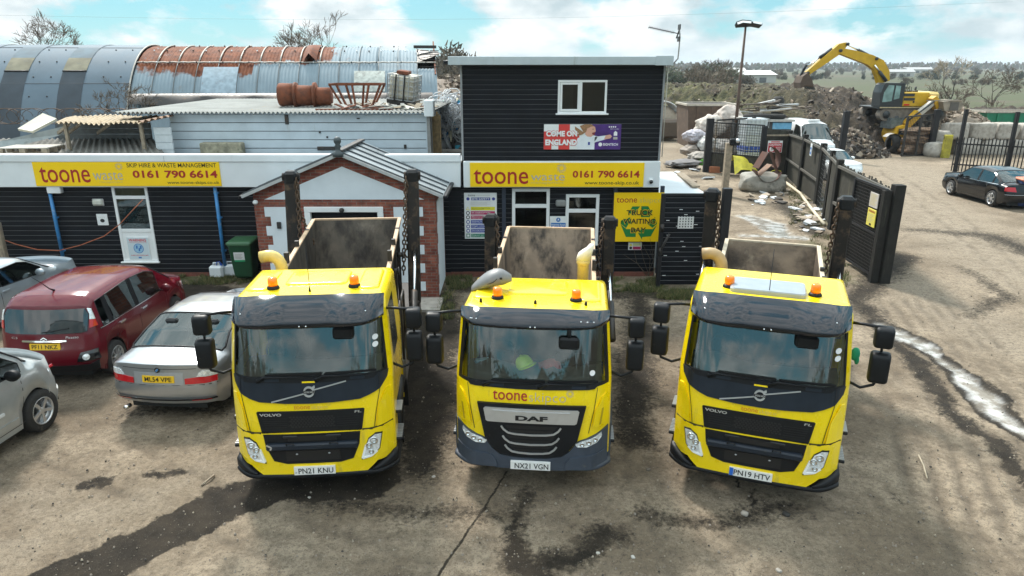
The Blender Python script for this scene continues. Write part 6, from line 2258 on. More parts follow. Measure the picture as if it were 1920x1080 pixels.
# ------------------------------------------------------------------ curved metal barn
M_HUTL = pm('blue_grey_metal', (.125, .165, .20), .7, spec=.2, var=.10, vs=1.2, dirt=((.16, .17, .17), .10, 1.6), streak=((.20, .22, .23), .15, 2))
def rust_mat(name, base):
 m = pm(name, base, .75, .0, spec=.15, var=.10, vs=1.5, streak=((.20, .20, .19), .25, 3))
 n, l = m.node_tree.nodes, m.node_tree.links
 b = n['Principled BSDF']
 src = b.inputs['Base Color'].links[0].from_socket
 at = n.new('ShaderNodeAttribute'); at.attribute_name = 'rust'
 t = n.new('ShaderNodeTexCoord'); q = n.new('ShaderNodeTexNoise'); q.inputs['Scale'].default_value = 1.6; q.inputs['Detail'].default_value = 9
 l.new(t.outputs['Object'], q.inputs['Vector'])
 ad = n.new('ShaderNodeMath'); ad.operation = 'ADD'; l.new(at.outputs['Fac'], ad.inputs[0]); l.new(q.outputs['Fac'], ad.inputs[1])
 mr = n.new('ShaderNodeMapRange'); mr.inputs[1].default_value = .93; mr.inputs[2].default_value = 1.05
 l.new(ad.outputs[0], mr.inputs[0])
 q2 = n.new('ShaderNodeTexNoise'); q2.inputs['Scale'].default_value = 4; q2.inputs['Detail'].default_value = 8; l.new(t.outputs['Object'], q2.inputs['Vector'])
 rp = n.new('ShaderNodeValToRGB'); rp.color_ramp.elements[0].position = .3; rp.color_ramp.elements[0].color = (.075, .021, .010, 1)
 rp.color_ramp.elements[1].position = .7; rp.color_ramp.elements[1].color = (.22, .072, .032, 1); l.new(q2.outputs['Fac'], rp.inputs[0])
 mx = n.new('ShaderNodeMix'); mx.data_type = 'RGBA'
 l.new(mr.outputs[0], mx.inputs[0]); l.new(src, mx.inputs[6]); l.new(rp.outputs[0], mx.inputs[7]); l.new(mx.outputs[2], b.inputs['Base Color'])
 m2 = n.new('ShaderNodeMath'); m2.operation = 'MULTIPLY_ADD'; m2.inputs[1].default_value = -.05; m2.inputs[2].default_value = .05
 l.new(mr.outputs[0], m2.inputs[0]); l.new(m2.outputs[0], b.inputs['Metallic'])
 return m
M_HUTR = rust_mat('corrugated_iron', (.22, .275, .31))
HA = R(7.0)
Rg = D(815, 89, 32.0)                     # ridge at the right gable
ax = Vector((-math.cos(HA), -math.sin(HA), 0))   # along the ridge, to the left
nx = Vector((math.sin(HA), -math.cos(HA), 0))    # towards the camera
HW, HZ = 4.7, Rg.z
def hut(s, th, r=0.):
 """s metres left of the gable, th angle from the near base over the top"""
 c, w = math.cos(th), math.sin(th)
 e = .92
 cx = math.copysign(abs(c) ** e, c); sz = abs(w) ** e
 p = Rg + ax * s + nx * ((HW + r) * cx)
 return Vector((p.x, p.y, (HZ + r) * sz))
def s_at(px, py):
 """distance along the ridge for a picture column"""
 best = min(((abs((960 + FPX * (Rg + ax * s).x / ((Rg + ax * s).y * math.cos(PITCH) + (CAM_H - Rg.z) * math.sin(PITCH))) - px), s) for s in np.arange(0, 40, .05)))
 return best[1]
S1 = s_at(293, 82)
barn = thing('curved_barn', 'long round-topped metal barn, half bluish sheet, half rusty corrugated iron', 'barn', (0, 0, 0))
NT = 30
ths = [PI * k / NT for k in range(NT + 1)]
m = MB()
pitch = .135
ns = int(S1 / pitch) * 4
vs, fs, ru = [], [], []
gnoise = lambda s, k: float(fbm(np.array([s]), np.array([k * .37]), .8, 4)[0])
for i in range(ns + 1):
 s = S1 * i / ns
 amp = .015 * math.cos(2 * PI * s / pitch)
 edge = .34 + .30 * gnoise(s, 1) + .10 * gnoise(s * 6, 5)
 for k, t in enumerate(ths):
  torn = -.12 if (s < 2.4 and t > .95) else 0
  vs.append(hut(s, t, amp + torn))
  top = t / PI                                  # .5 is the ridge
  frac = s / S1
  dens = max(0, 1 - abs(frac - .70) / .36) ** .5 if frac < .98 else .6
  zone = 1 if top > .345 else 0
  rr = (.84 if (zone and frac > .36) else .74 if frac > .36 else .02) * (.62 + .38 * dens)
  if frac > .36 and not zone: rr *= max(0, min(1, (top - .265) / .05)) * (1.05 if frac > .62 else .5)
  if .28 < frac < .36 and top > .35: rr = .40
  ru.append(rr + .10 * (gnoise(s * 2, 3) - .5))
for i in range(ns):
 for k in range(NT):
  a = i * (NT + 1) + k
  if i * S1 / ns < .75 and 10 <= k <= 13: continue
  fs.append((a, a + 1, a + NT + 2, a + NT + 1))
m.add(vs, fs, M_HUTR, True)
o = m.build('rusty_cladding', barn)
at = o.data.attributes.new('rust', 'FLOAT', 'POINT')
at.data.foreach_set('value', np.array(ru, dtype=np.float32)[np.array(m.used)])
m = MB()
nr_ = 15
M_RIB = pm('pale_lap', (.40, .37, .33), .6, .2, var=.2, vs=4, dirt=((.18, .08, .045), .3, 2))
M_RIBD = pm('dark_lap', (.13, .14, .14), .6, .2, var=.3, vs=4)
for k in range(1, nr_):
 s = S1 * k / nr_
 pale = k > 5
 m.tube([hut(s, PI * t / 40, .035) for t in range(14, 21)], .030 if pale else .016, M_RIB if pale else M_RIBD, 5)
 m.tube([hut(s, PI * t / 40, .03) for t in range(2, 15)], .016, M_RIBD, 5)
m.tube([hut(S1 * i / 60, PI * .345, .035 + .012 * math.sin(i * 3)) for i in range(61)], .028, M_RIB, 5)
m.build('sheet_lap', barn)
m = MB()
for k in range(70):
 s = S1 * (k + .5) / 70
 for t in (.345, .41, .47):
  if (k * 7 + int(t * 100)) % 3: continue
  p = hut(s, PI * t, .04); m.sphere(p, .035, .035, .035, M_LETW if k % 2 else M_STEEL, 6, 4)
m.build('roof_bolt', barn)
m = MB()
sa, sb = S1 * (6.0 / nr_ + .01), S1 * (7.0 / nr_ - .01)
g = []
for i in range(7):
 for k in range(6):
  s = sa + (sb - sa) * i / 6
  t = .345 + .155 * k / 5
  g.append(hut(s, PI * t, .06 + .34 * (1 - abs(i - 3) / 3) * (1 - k / 5) ** 1.5 + .02))
m.add(g, [(i * 6 + k, i * 6 + k + 1, (i + 1) * 6 + k + 1, (i + 1) * 6 + k) for i in range(6) for k in range(5)], M_RUST, True)
m.build('lifted_sheet', barn)
m = MB()
M_PATCH = pm('white_patch', (.29, .36, .41), .7, spec=.2, var=.2, dirt=((.2, .12, .08), .3, 4))
for a, b, t0, t1 in ((s_at(472, 120), s_at(412, 120), .22, .325), (s_at(725, 120), s_at(672, 120), .245, .31)):
 m = MB()
 m.loft([[hut(a + (b - a) * i / 12, PI * (t0 + (t1 - t0) * k / 5), .045) for k in range(6)] for i in range(13)], M_PATCH if a > 5 else pm('pale_patch', (.42, .44, .40), .6, var=.3, vs=5, dirt=((.12, .11, .10), .4, 4)), False, False, True)
 m.build('patch_sheet', barn)
m = MB()
for k in range(10, 14):
 m.box(-.05, .75, 0, .03, 0, .03, M_STEEL, 0, Matrix.Translation(hut(.6, ths[k], -.05)))
m.beam(hut(.05, PI * .30, 0), hut(.05, PI * .52, .25), .06, .06, M_RUST)
m.beam(hut(-.05, PI * .44, .1), hut(.9, PI * .44, .1), .05, .12, M_STEEL)
m.add([hut(.8, PI * .47, -.05), hut(-.1, PI * .45, -.1), hut(-.2, PI * .40, -.02), hut(.8, PI * .36, -.1)], [(0, 1, 2, 3)], M_STEEL)
m.build('torn_frame', barn)
m = MB()
gp = [hut(0.02, t, -.03) for t in ths]
m.add(gp, [tuple(range(len(gp)))], pm('gable_sheet', (.20, .22, .23), .6, .2, var=.2))
m.build('gable', barn)
m = MB()
m.loft([[hut(.2 + (S1 - .3) * i / 40, PI * .205, .28 + .04 * math.sin(i)), hut(.2 + (S1 - .3) * i / 40, PI * .225, .26), hut(.2 + (S1 - .3) * i / 40, PI * .240, .08)] for i in range(41)], M_STEEL, False, False, True)
m.build('flashing', barn)
S2 = S1 + 17
m = MB()
m.loft([[hut(S1 + (S2 - S1) * i / 40, t, .05) for t in ths] for i in range(41)], M_HUTL, False, False, True)
m.build('smooth_cladding', barn)
M_BAND = pm('rooflight_dark', (.05, .062, .075), .5, spec=.2, var=.15, vs=2)
M_BANDP = pm('rooflight_pale', (.21, .195, .145), .8, spec=.1, var=.3, vs=2, dirt=((.16, .16, .14), .35, 3))
bands = []
for px in (193, 92, 8, -90):
 sc = s_at(px, 84)
 bands.append(sc)
 for t0, t1, mt in ((.03, .308, M_BAND), (.308, .362, M_BANDP), (.362, .43, pm('rooflight_faded', (.145, .18, .205), .8, spec=.1, var=.2, vs=2)), (.43, .53, M_HUTL)):
  m = MB()
  m.loft([[hut(sc + ds, PI * (t0 + (t1 - t0) * k / 8), .062) for k in range(9)] for ds in (-.42, -.14, .14, .42)], mt, False, False, True)
  if mt is M_BAND: m.tube([hut(sc - .42 + .28 * i, PI * t1, .07) for i in range(4)], .035, M_STEEL, 5)
  m.build('rooflight', barn)
m = MB()
for t in (.18, .235, .29, .345, .41):
 s = S1 + .4
 while s < S2 - .3:
  if all(abs(s - b) > .5 for b in bands): m.sphere(hut(s, PI * t, .055), .032, .032, .032, M_STEEL, 6, 4)
  s += .62
m.build('sheet_bolt', barn)
m = MB()
m.tube([hut(S1 + .02, PI * t / 40, .06) for t in range(1, 22)], .03, M_RIB, 5)
for t in (.27, .43): m.tube([hut(S1 + (S2 - S1) * i / 40, PI * t, .055) for i in range(41)], .010, M_BAND, 4)
m.build('sheet_edge', barn)
# ------------------------------------------------------------------ pale boarded shed behind the office
shed = thing('boarded_shed', 'pale blue-grey boarded shed with corrugated roof behind the long office', 'shed', (0, 0, 0))
HY = 19.6
sx0, sx1 = D(322, 250, HY).x, D(803, 250, HY).x
sz = D(560, 214, HY).z
m = MB()
zb_ = 3.0
n_ = 5
hgt = (sz - zb_) / n_
for k in range(n_):
 m.box(sx0, sx1, HY - .012 * (k % 2), HY + .08, zb_ + hgt * k + .012, zb_ + hgt * (k + 1) - .006, M_SHEDW, .006)
m.box(sx0, sx1, HY + .02, HY + .3, .0, sz - .02, pm('dark_backing', (.10, .10, .10), .8))
m.box(sx1 - .06, sx1 + .02, HY - .02, HY + 4.5, 0, sz, M_SHEDW)
m.build('wall', shed)
for px, py, w, h in ((538, 224, .10, .26), (615, 278, .58, .10), (600, 248, .05, .05), (614, 257, .05, .05), (735, 210, .06, .05), (760, 275, .07, .12), (672, 222, .08, .03)):
 c = D(px, py, HY)
 m = MB()
 m.box(c.x - w / 2, c.x + w / 2, HY - .04, HY - .008, c.z - h / 2, c.z + h / 2, M_STEEL, .005)
 m.build('wall_fitting', shed)
rf = shed
m = MB()
fa_, fb_ = D(215, 214, HY - .25), D(806, 211, HY - .25)
fa_.z = fb_.z = sz + .06
M_RSH = pm('grey_white_corrugated', (.29, .295, .28), .75, .0, spec=.15, var=.15, vs=1.5, dirt=((.22, .18, .12), .22, 2), streak=((.34, .27, .18), .25, 2))
corrugated(m, fa_, fb_, (fb_.x + .3, HY + 5.2, D(560, 186, HY + 5.2).z), (fa_.x + .6, HY + 5.2, D(290, 186, HY + 5.2).z), 72, .028, M_RSH, 3)
m.build('roof', shed)
m = MB()
c = D(806, 200, HY)
m.box(c.x - .13, c.x + .13, HY - .3, HY + .1, sz - .05, sz + .38, M_FASC, .02)
m.build('end_box', shed)
m = MB()
x = D(806, 250, HY).x
m.box(x - .06, x + .03, HY - .12, HY, 3.0, sz, pm('grey_post', (.22, .22, .21), .7, var=.2))
m.build('corner_post', shed)
m = MB()
for k in range(6):
 xx = D(811 + 2.6 * k, 240, HY + .3).x
 m.box(xx, xx + .045, HY + .25, HY + .3, 3.0, sz + .05 - .05 * (k % 3), pm('ochre_timber', (.22, .15, .07), .8, var=.4, vs=12))
tag(m.build('timber_stack', None), 'narrow upright ochre boards beside the end of the pale shed', 'timber')
lt = thing('lean_to', 'broken brown-roofed lean-to with open dark front beside the pale shed', 'shed', (0, 0, 0))
M_RBR = pm('brown_corrugated', (.36, .28, .18), .7, var=.25, vs=3, dirt=((.14, .09, .05), .35, 3))
a, b = D(103, 231, 18.9), D(262, 231, 18.9)
c, d = D(300, 217, 20.6), D(140, 217, 20.6)
m = MB(); corrugated(m, a, b, c, d, 17, .03, M_RBR, 2, sag=.05)
a2, b2 = D(258, 229, 18.8), D(318, 217, 18.9)
corrugated(m, a2, b2, D(330, 214, 20), D(290, 222, 20.2), 5, .03, pm('rusty_brown_sheet', (.20, .11, .06), .7, var=.3, dirt=((.3, .26, .2), .3, 4)), 1)
m.build('roof', lt)
m = MB()
p, q = D(112, 262, 20.2), D(285, 262, 20.2)
for k in range(4): m.box(p.x, q.x, 20.2 - .01 * (k % 2), 20.26, 3.25 + .16 * k, 3.40 + .16 * k, pm('dark_board', (.12, .13, .13), .7, var=.3))
m.build('back_wall', lt)
for px in (130, 150, 205):
 m = MB()
 p = D(px, 233, 19.0); q = D(px - 22, 250, 19.6)
 m.beam(p, q, .05, .07, M_WOOD)
 m.build('rafter', lt)
for px in (120, 262):
 m = MB()
 p = D(px, 232, 19.0); m.box(p.x - .04, p.x + .04, 19.0, 19.08, 3.0, p.z, M_WOOD)
 m.build('roof_prop', lt)
m = MB()
p, q = D(286, 230, 19.1), D(327, 284, 19.1)
for k in range(4):
 z0 = 3.05 + k * .20
 m.box(p.x, q.x - .02 + .0, 19.1 - .01 * (k % 2), 19.16, z0, z0 + .19, pm('white_boards', (.56, .60, .62), .5, var=.1, streak=((.3, .3, .28), .25, 5)))
m.build('white_panel', lt)
low = thing('low_roof', 'low grey fibre-cement roof strewn with moss in front of the lean-to', 'roof', (0, 0, 0))
m = MB()
a, b = Vector((OX0, 18.35, 3.16)), D(312, 290, 18.4); b.z = 3.16
corrugated(m, a, b, (D(290, 266, 20.2).x, 20.15, 3.44), (OX0, 20.15, 3.44), 44, .030, pm('fibre_cement', (.17, .165, .15), .9, var=.3, vs=3, dirt=((.05, .05, .045), .4, 3)), 2)
m.build('sheet', low)
m = MB()
q = [D(33, 241, 19.3), D(80, 212, 20.0), D(106, 222, 20.0), D(60, 246, 19.3)]
q2 = [p + Vector((0, .03, -.06)) for p in q]
m.add(q + q2, [(0, 1, 2, 3), (7, 6, 5, 4), (0, 4, 5, 1), (1, 5, 6, 2), (2, 6, 7, 3), (3, 7, 4, 0)], pm('cream_panel', (.62, .58, .47), .6, var=.08, dirt=((.4, .35, .25), .2, 4)))
tag(m.build('wall_panel', None), 'cream insulated panel leaning over the broken lean-to', 'panel')
m = MB()
q = [D(0, 265, 19.2), D(118, 237, 19.6), D(120, 252, 19.6), D(0, 282, 19.1)]
q2 = [p + Vector((0, .05, 0)) for p in q]
m.add(q + q2, [(0, 1, 2, 3), (7, 6, 5, 4), (0, 4, 5, 1), (1, 5, 6, 2), (2, 6, 7, 3), (3, 7, 4, 0)], pm('grey_sheet', (.30, .33, .33), .6, .2, var=.15, dirt=((.15, .14, .12), .3, 3)))
tag(m.build('metal_sheet', None), 'long bent grey metal sheet lying behind the wooden pallet', 'sheet')
pt_ = D(62, 279, 18.75)
pal = thing('pallet', 'grey wooden pallet with white boarded top on the low roof', 'pallet', (pt_.x, 18.7, 3.24), R(4))
m = MB()
for k in range(7): m.box(-.62, .62, -.42 + k * .125, -.33 + k * .125, .13, .152, pm('pale_pallet_board', (.46, .43, .38), .8, var=.15, vs=8))
m.build('top_board', pal)
m = MB()
for x in (-.55, 0, .55):
 for y in (-.38, 0, .38): m.box(x - .07, x + .07, y - .06, y + .06, .02, .13, M_WOOD)
for y in (-.38, 0, .38): m.box(-.62, .62, y - .05, y + .05, 0, .02, M_WOOD)
m.build('block', pal)
m = MB()
for i in range(20):
 x0 = OX0 + 1.0 + i * .27 + .1 * math.sin(i * 2.7)
 m.tube([(x0 + .40 * math.cos(a) + .06 * a / 6.28, 20.4, 4.05 + .22 * math.sin(a)) for a in [2 * PI * k / 14 for k in range(15)]], .008, M_CHAIN, 4)
tag(m.build('barbed_wire', None), 'coil of rusty barbed wire below the bluish half of the barn', 'barbed wire')
RZ = sz + .30
def on_roof(px, Y): 
 return Vector((D(px, 180, Y).x, Y, sz + .06 + (Y - HY + .25) * (D(560, 186, HY + 5.2).z - sz - .06) / 5.45 + .03))
tk = MB()
p = on_roof(574, 21.2)
for i, (r_, x0, x1) in enumerate(((.33, -.78, -.30), (.30, -.28, .26), (.27, .28, .74))):
 tk.tube([(x0, 0, r_), (x0 + .03, 0, r_), (x1, 0, r_)], [r_ * .9, r_, r_ * .96], M_RUST, 16)
for x in (-.29, .27): tk.tube([(x - .035, 0, .31), (x + .035, 0, .31)], .37, M_RUST, 16)
tag(tk.build('rusty_drum', None, p, R(3)), 'long ribbed rust-brown drum lying on the shed roof', 'drum')
fr = thing('steel_cradle', 'rusty open steel cradle standing on the shed roof beside the drum', 'cradle', on_roof(672, 20.9), R(2))
m = MB()
for w, z in ((.72, .64), (.42, .03)):
 d_ = w * .62
 c4 = [(-w, -d_, z), (w, -d_, z), (w, d_, z), (-w, d_, z)]
 for a, b in zip(c4, c4[1:] + c4[:1]): m.beam(a, b, .055, .06, M_RUST)
m.build('frame', fr)
for fx in (-1, -.35, .35, 1):
 for fy in (-1, 1):
  m = MB(); m.beam((.42 * fx, .26 * fy, .03), (.72 * fx, .45 * fy, .64), .05, .05, M_RUST); m.build('strut', fr)
m = MB()
m.box(-1.05, 1.1, -.95, -.85, -.06, -.0, M_RUST)
m.build('bottom_rail', fr)
def ibc(label, loc, rot, M_T, w=.52, h=1.0, tilt=0, fill=None, cat='tank'):
 T = thing('caged_tank', label, cat, loc, rot)
 if tilt: T.rotation_euler = (tilt[0], tilt[1], rot)
 m = MB(); m.box(-w + .04, w - .04, -w + .04, w - .04, .14, h, M_T, .06); 
 m.lathe([(.11, 0), (.11, .06), (.004, .07)], M_BLK, 12, Matrix.Translation((0, 0, h)))
 m.build('tank', T)
 if fill:
  m = MB(); m.box(-w + .02, w - .02, -w + .02, w - .02, .42, .78, fill, .04); m.build('contents', T)
 m = MB()
 M_C = pm('cage_wire', (.50, .52, .53), .4, .6, var=.1)
 for k in range(6):
  z = .14 + (h - .14) * k / 5
  for a, b in (((-w, -w), (w, -w)), ((w, -w), (w, w)), ((w, w), (-w, w)), ((-w, w), (-w, -w))): m.beam((*a, z), (*b, z), .022, .022, M_C)
 for k in range(6):
  t = -w + 2 * w * k / 5
  for q in ((t, -w), (t, w), (-w, t), (w, t)): m.beam((*q, .14), (*q, h), .022, .022, M_C)
 m.build('cage', T)
 m = MB(); m.box(-w, w, -w, w, .0, .12, M_STEEL); m.build('pallet_base', T)
 return T
ib = ibc('battered cream caged tank tilted on the end of the shed roof', on_roof(756, 21.6) + Vector((0, 0, .05)), R(-8), pm('cream_tank', (.62, .58, .47), .6, var=.15, dirt=((.25, .2, .14), .3, 5)), .40, .84, (R(3), R(7)))
m = MB()
for x in (-.16, .10): m.beam((x, -.43, .1), (x + .02, -.43, .86), .05, .03, M_LETB)
m.box(-.18, .16, -.30, .12, .86, .96, M_RUST, .02)
m.build('strap', ib)
dm = MB()
rng = np.random.default_rng(5)
for k in range(46):
 p = on_roof(640 + 170 * rng.random(), 19.9 + 1.6 * rng.random())
 a = rng.random() * 3.1
 L = .2 + .55 * rng.random()
 dm.beam(p + Vector((0, 0, .02)), p + Vector((math.cos(a) * L, math.sin(a) * L * .6, .03 + .14 * rng.random())), .10 + .12 * rng.random(), .02,
   (M_WOOD, pm('pale_offcut', (.5, .48, .42), .8, var=.2), M_RUST, M_RSH)[k % 4])
o = dm.build('roof_debris', None); tag(o, 'litter of offcuts and sheet scraps around the cradle on the roof', 'debris', kind='stuff')
m = MB()
a = D(377, 278, 19.3)
m.box(a.x, D(455, 278, 19.3).x, 19.2, 19.5, 3.1, 3.42, pm('mossy_block', (.27, .25, .18), .95, var=.35, vs=8, bump=.5, dirt=((.08, .08, .05), .35, 6)), .03)
tag(m.build('stone_block', None), 'mossy stone block standing on the office roof against the pale shed', 'block')
# ------------------------------------------------------------------ plastic waste between the shed and the office
def blob_field(name, label, cat, centre, rx, ry, h, mats, n=900, size=(.12, .4), seed=1, flat=.25, kind='stuff', yaw=0, base=None):
 """heap: a lumpy mound skin plus many angular scraps on it"""
 rng = np.random.default_rng(seed)
 m = MB()
 N = 30
 vs = []
 for i in range(N + 1):
  for j in range(N + 1):
   u, v = (i / N - .5) * 2, (j / N - .5) * 2
   rr = math.hypot(u, v)
   z = h * max(0, 1 - rr ** 1.6)
   z += (.18 * h * (vnoise(np.array([u * 4 + seed]), np.array([v * 4]))[0] - .5) + .10 * h * (vnoise(np.array([u * 11 + seed]), np.array([v * 11]))[0] - .5)) * (rr < 1)
   vs.append((u * rx, v * ry, z - (.15 if rr > .98 else 0)))
 m.add(vs, [(i * (N + 1) + j, (i + 1) * (N + 1) + j, (i + 1) * (N + 1) + j + 1, i * (N + 1) + j + 1) for i in range(N) for j in range(N)], base or mats[0], True)
 for k in range(n):
  rr = rng.random() ** .6; a = rng.random() * 2 * PI
  u, v = rr * math.cos(a), rr * math.sin(a)
  z = h * max(0, 1 - rr ** 1.6)
  s = size[0] + (size[1] - size[0]) * rng.random() ** 2
  e = rng.random(3) * 6.3
  Mx = Matrix.Translation((u * rx, v * ry, z + s * .1)) @ Matrix.Rotation(e[0], 4, 'X') @ Matrix.Rotation(e[1], 4, 'Y') @ Matrix.Rotation(e[2], 4, 'Z')
  b = [(x * s * (.5 + rng.random() * .5), y * s * (.4 + rng.random() * .6), zz * s * flat * (.3 + rng.random())) for x in (-1, 1) for y in (-1, 1) for zz in (-1, 1)]
  m.add(b, [(0, 1, 3, 2), (4, 6, 7, 5), (0, 4, 5, 1), (2, 3, 7, 6), (0, 2, 6, 4), (1, 5, 7, 3)], mats[int(rng.random() * len(mats))], False, Mx)
 o = m.build(name, None, centre, yaw)
 return tag(o, label, cat, kind=kind)
W_ = lambda n, c: pm('scrap_' + n, c, .7, var=.2)
wc = D(842, 286, 23.5); wc.z = 0
heap = blob_field('plastic_waste_heap', 'heap of white and blue plastic waste in the gap beside the two-storey office', 'waste heap', Vector((wc.x, 24.6, 1.2)), 1.7, 2.4, 3.1,
  [W_('white', (.62, .64, .66)), W_('pale', (.45, .46, .46)), W_('blue', (.05, .22, .45)), W_('dark', (.035, .027, .021)), W_('cyan', (.05, .40, .55)), W_('cream', (.55, .50, .35)), W_('white', (.62, .64, .66))], 620, (.06, .32), 4, .2, base=W_('grey', (.16, .16, .16)))
m = MB()
rng = np.random.default_rng(8)
for k in range(70):
 t = rng.random()
 c = Vector((wc.x + .1 + (rng.random() - .5) * 1.0, 22.9 + rng.random() * .8, 3.2 + rng.random() * 1.3))
 r_ = .12 + .3 * rng.random()
 a0 = rng.random() * 6.28
 m.tube([c + Vector((r_ * math.cos(a0 + q * .6), .2 * math.sin(q + a0), r_ * 1.2 * math.sin(a0 + q * .6) - .02 * q)) for q in range(10)], .018, W_('white', (.62, .64, .66)), 4)
tag(m.build('plastic_strapping', None), 'tangled white plastic strapping spilling over the waste heap', 'plastic strapping', kind='stuff')
m = MB(); m.box(-1.5, 1.5, -.3, .3, 0, 2.9, M_CONC, .03)
tag(m.build('concrete_wall', None, Vector((wc.x - .1, 22.2, 0))), 'low concrete wall holding back the plastic waste beside the office', 'wall')
blob_field('rubble_heap', 'grey rubble heap far behind the gap beside the two-storey office', 'rubble', Vector((-4.6, 56, 0)), 9, 7, 4.6,
  [W_('rub1', (.22, .17, .125)), W_('rub2', (.13, .093, .064)), W_('rub3', (.30, .245, .185)), W_('rub4', (.075, .053, .037))], 2200, (.08, .3), 9, .5, base=W_('rub2', (.13, .093, .064)))
# ------------------------------------------------------------------ waste bank at the back of the site
def bank():
 xs = np.linspace(9, 52, 260); ys = np.linspace(42, 82, 190)
 X, Y = np.meshgrid(xs, ys, indexing='xy')
 base = np.interp(X, [9, 14, 18, 22, 30, 52], [61, 60, 54, 46, 46.5, 47])
 d = Y - base + 1.8 * (fbm(X, Y, .35) - .5) * 2
 bench = 2.35 * sstep(0, 3.6, d)
 top = 1.35 * sstep(5.5, 9.5, d) * (1 - sstep(25.5, 30, X))
 left = 1 - sstep(12, 14, 26 - X) * 0
 Z = bench + top
 Z *= (1 - .35 * sstep(28, 34, X))
 Z *= 1 - sstep(22, 26, d)
 Z += (.9 * (fbm(X, Y, .55) - .5) + .55 * (fbm(X + 9, Y, 1.7) - .5) + .4 * (fbm(X, Y + 5, 4.0) - .5)) * sstep(-.2, 1.2, d)
 Z = np.where(d < -.4, -.25, Z - .05)
 v = np.stack([X.ravel(), Y.ravel(), Z.ravel()], 1)
 nr, nc = X.shape
 id_ = np.arange(nr * nc).reshape(nr, nc)
 q = np.stack([id_[:-1, :-1].ravel(), id_[:-1, 1:].ravel(), id_[1:, 1:].ravel(), id_[1:, :-1].ravel()], 1)
 m = MB()
 bm_ = bpy.data.materials.new('bank_soil'); bm_.use_nodes = True
 n, l = bm_.node_tree.nodes, bm_.node_tree.links
 b = n['Principled BSDF']; b.inputs['Roughness'].default_value = .95
 t = n.new('ShaderNodeTexCoord')
 n1 = n.new('ShaderNodeTexNoise'); n1.inputs['Scale'].default_value = 2.6; n1.inputs['Detail'].default_value = 10; n1.inputs['Roughness'].default_value = .75
 n2 = n.new('ShaderNodeTexNoise'); n2.inputs['Scale'].default_value = .35; n2.inputs['Detail'].default_value = 6
 for q_ in (n1, n2): l.new(t.outputs['Object'], q_.inputs['Vector'])
 r = n.new('ShaderNodeValToRGB'); e = r.color_ramp.elements
 e[0].position = .36; e[0].color = (.018, .015, .013, 1); e[1].position = .74; e[1].color = (.32, .26, .19, 1)
 k = e.new(.52); k.color = (.060, .044, .031, 1); k = e.new(.63); k.color = (.115, .085, .058, 1)
 l.new(n1.outputs['Fac'], r.inputs[0])
 sp = n.new('ShaderNodeSeparateXYZ'); l.new(t.outputs['Object'], sp.inputs[0])
 mr = n.new('ShaderNodeMapRange'); mr.inputs[1].default_value = 24; mr.inputs[2].default_value = 17; l.new(sp.outputs[0], mr.inputs[0])
 mg = n.new('ShaderNodeMapRange'); mg.inputs[1].default_value = .36; mg.inputs[2].default_value = .54; l.new(n2.outputs['Fac'], mg.inputs[0])
 mu = n.new('ShaderNodeMath'); mu.operation = 'MULTIPLY'; l.new(mr.outputs[0], mu.inputs[0]); l.new(mg.outputs[0], mu.inputs[1])
 mx = n.new('ShaderNodeMix'); mx.data_type = 'RGBA'; mx.blend_type = 'MIX'
 gr = n.new('ShaderNodeValToRGB'); gr.color_ramp.elements[0].position = .4; gr.color_ramp.elements[0].color = (.028, .034, .010, 1); gr.color_ramp.elements[1].position = .65; gr.color_ramp.elements[1].color = (.15, .135, .055, 1)
 l.new(n1.outputs['Fac'], gr.inputs[0])
 l.new(mu.outputs[0], mx.inputs[0]); l.new(r.outputs[0], mx.inputs[6]); l.new(gr.outputs[0], mx.inputs[7]); l.new(mx.outputs[2], b.inputs['Base Color'])
 bp = n.new('ShaderNodeBump'); bp.inputs['Distance'].default_value = .25; bp.inputs['Strength'].default_value = .9; l.new(n1.outputs['Fac'], bp.inputs['Height']); l.new(bp.outputs[0], b.inputs['Normal'])
 m.v = [tuple(p) for p in v]; m.f = [tuple(p) for p in q]; m.m = [0] * len(q); m.sm = [True] * len(q); m.mats = [bm_]
 o = m.build('waste_bank', None, fix=False)
 structure(o)
 def zat(x, y):
  i = min(nc - 1, max(0, int((x - 9) / 43 * (nc - 1)))); j = min(nr - 1, max(0, int((y - 42) / 40 * (nr - 1))))
  return float(Z[j, i])
 return zat, lambda x: float(np.interp(x, [9, 14, 18, 22, 30, 52], [61, 60, 54, 46, 46.5, 47]))
bank_z, bank_base = bank()
m = MB()
rng = np.random.default_rng(21)
rub = [W_('rub2', (.13, .093, .064)), W_('rub4', (.075, .053, .037)), W_('rub4', (.075, .053, .037)), W_('rub3', (.30, .245, .185)), W_('rubwood', (.20, .15, .10)), W_('dark', (.035, .027, .021)), W_('dark', (.035, .027, .021))]
for k in range(4200):
 x = 11 + 34 * rng.random(); y = bank_base(x) + .3 + 12 * rng.random() ** 1.2
 z = bank_z(x, y)
 s = .04 + .17 * rng.random() ** 4
 e = rng.random(3) * 6.3
 Mx = Matrix.Translation((x, y, z + s * .2)) @ Matrix.Rotation(e[0], 4, 'X') @ Matrix.Rotation(e[1], 4, 'Y') @ Matrix.Rotation(e[2], 4, 'Z')
 b = [(xx * s * (.5 + rng.random()), yy * s * (.4 + rng.random() * .6), zz * s * .3 * (.3 + rng.random())) for xx in (-1, 1) for yy in (-1, 1) for zz in (-1, 1)]
 m.add(b, [(0, 1, 3, 2), (4, 6, 7, 5), (0, 4, 5, 1), (2, 3, 7, 6), (0, 2, 6, 4), (1, 5, 7, 3)], rub[int(rng.random() * 7)], False, Mx)
tag(m.build('bank_rubbish', None), 'broken rubble and rubbish strewn over the dark waste bank', 'rubbish', kind='stuff')
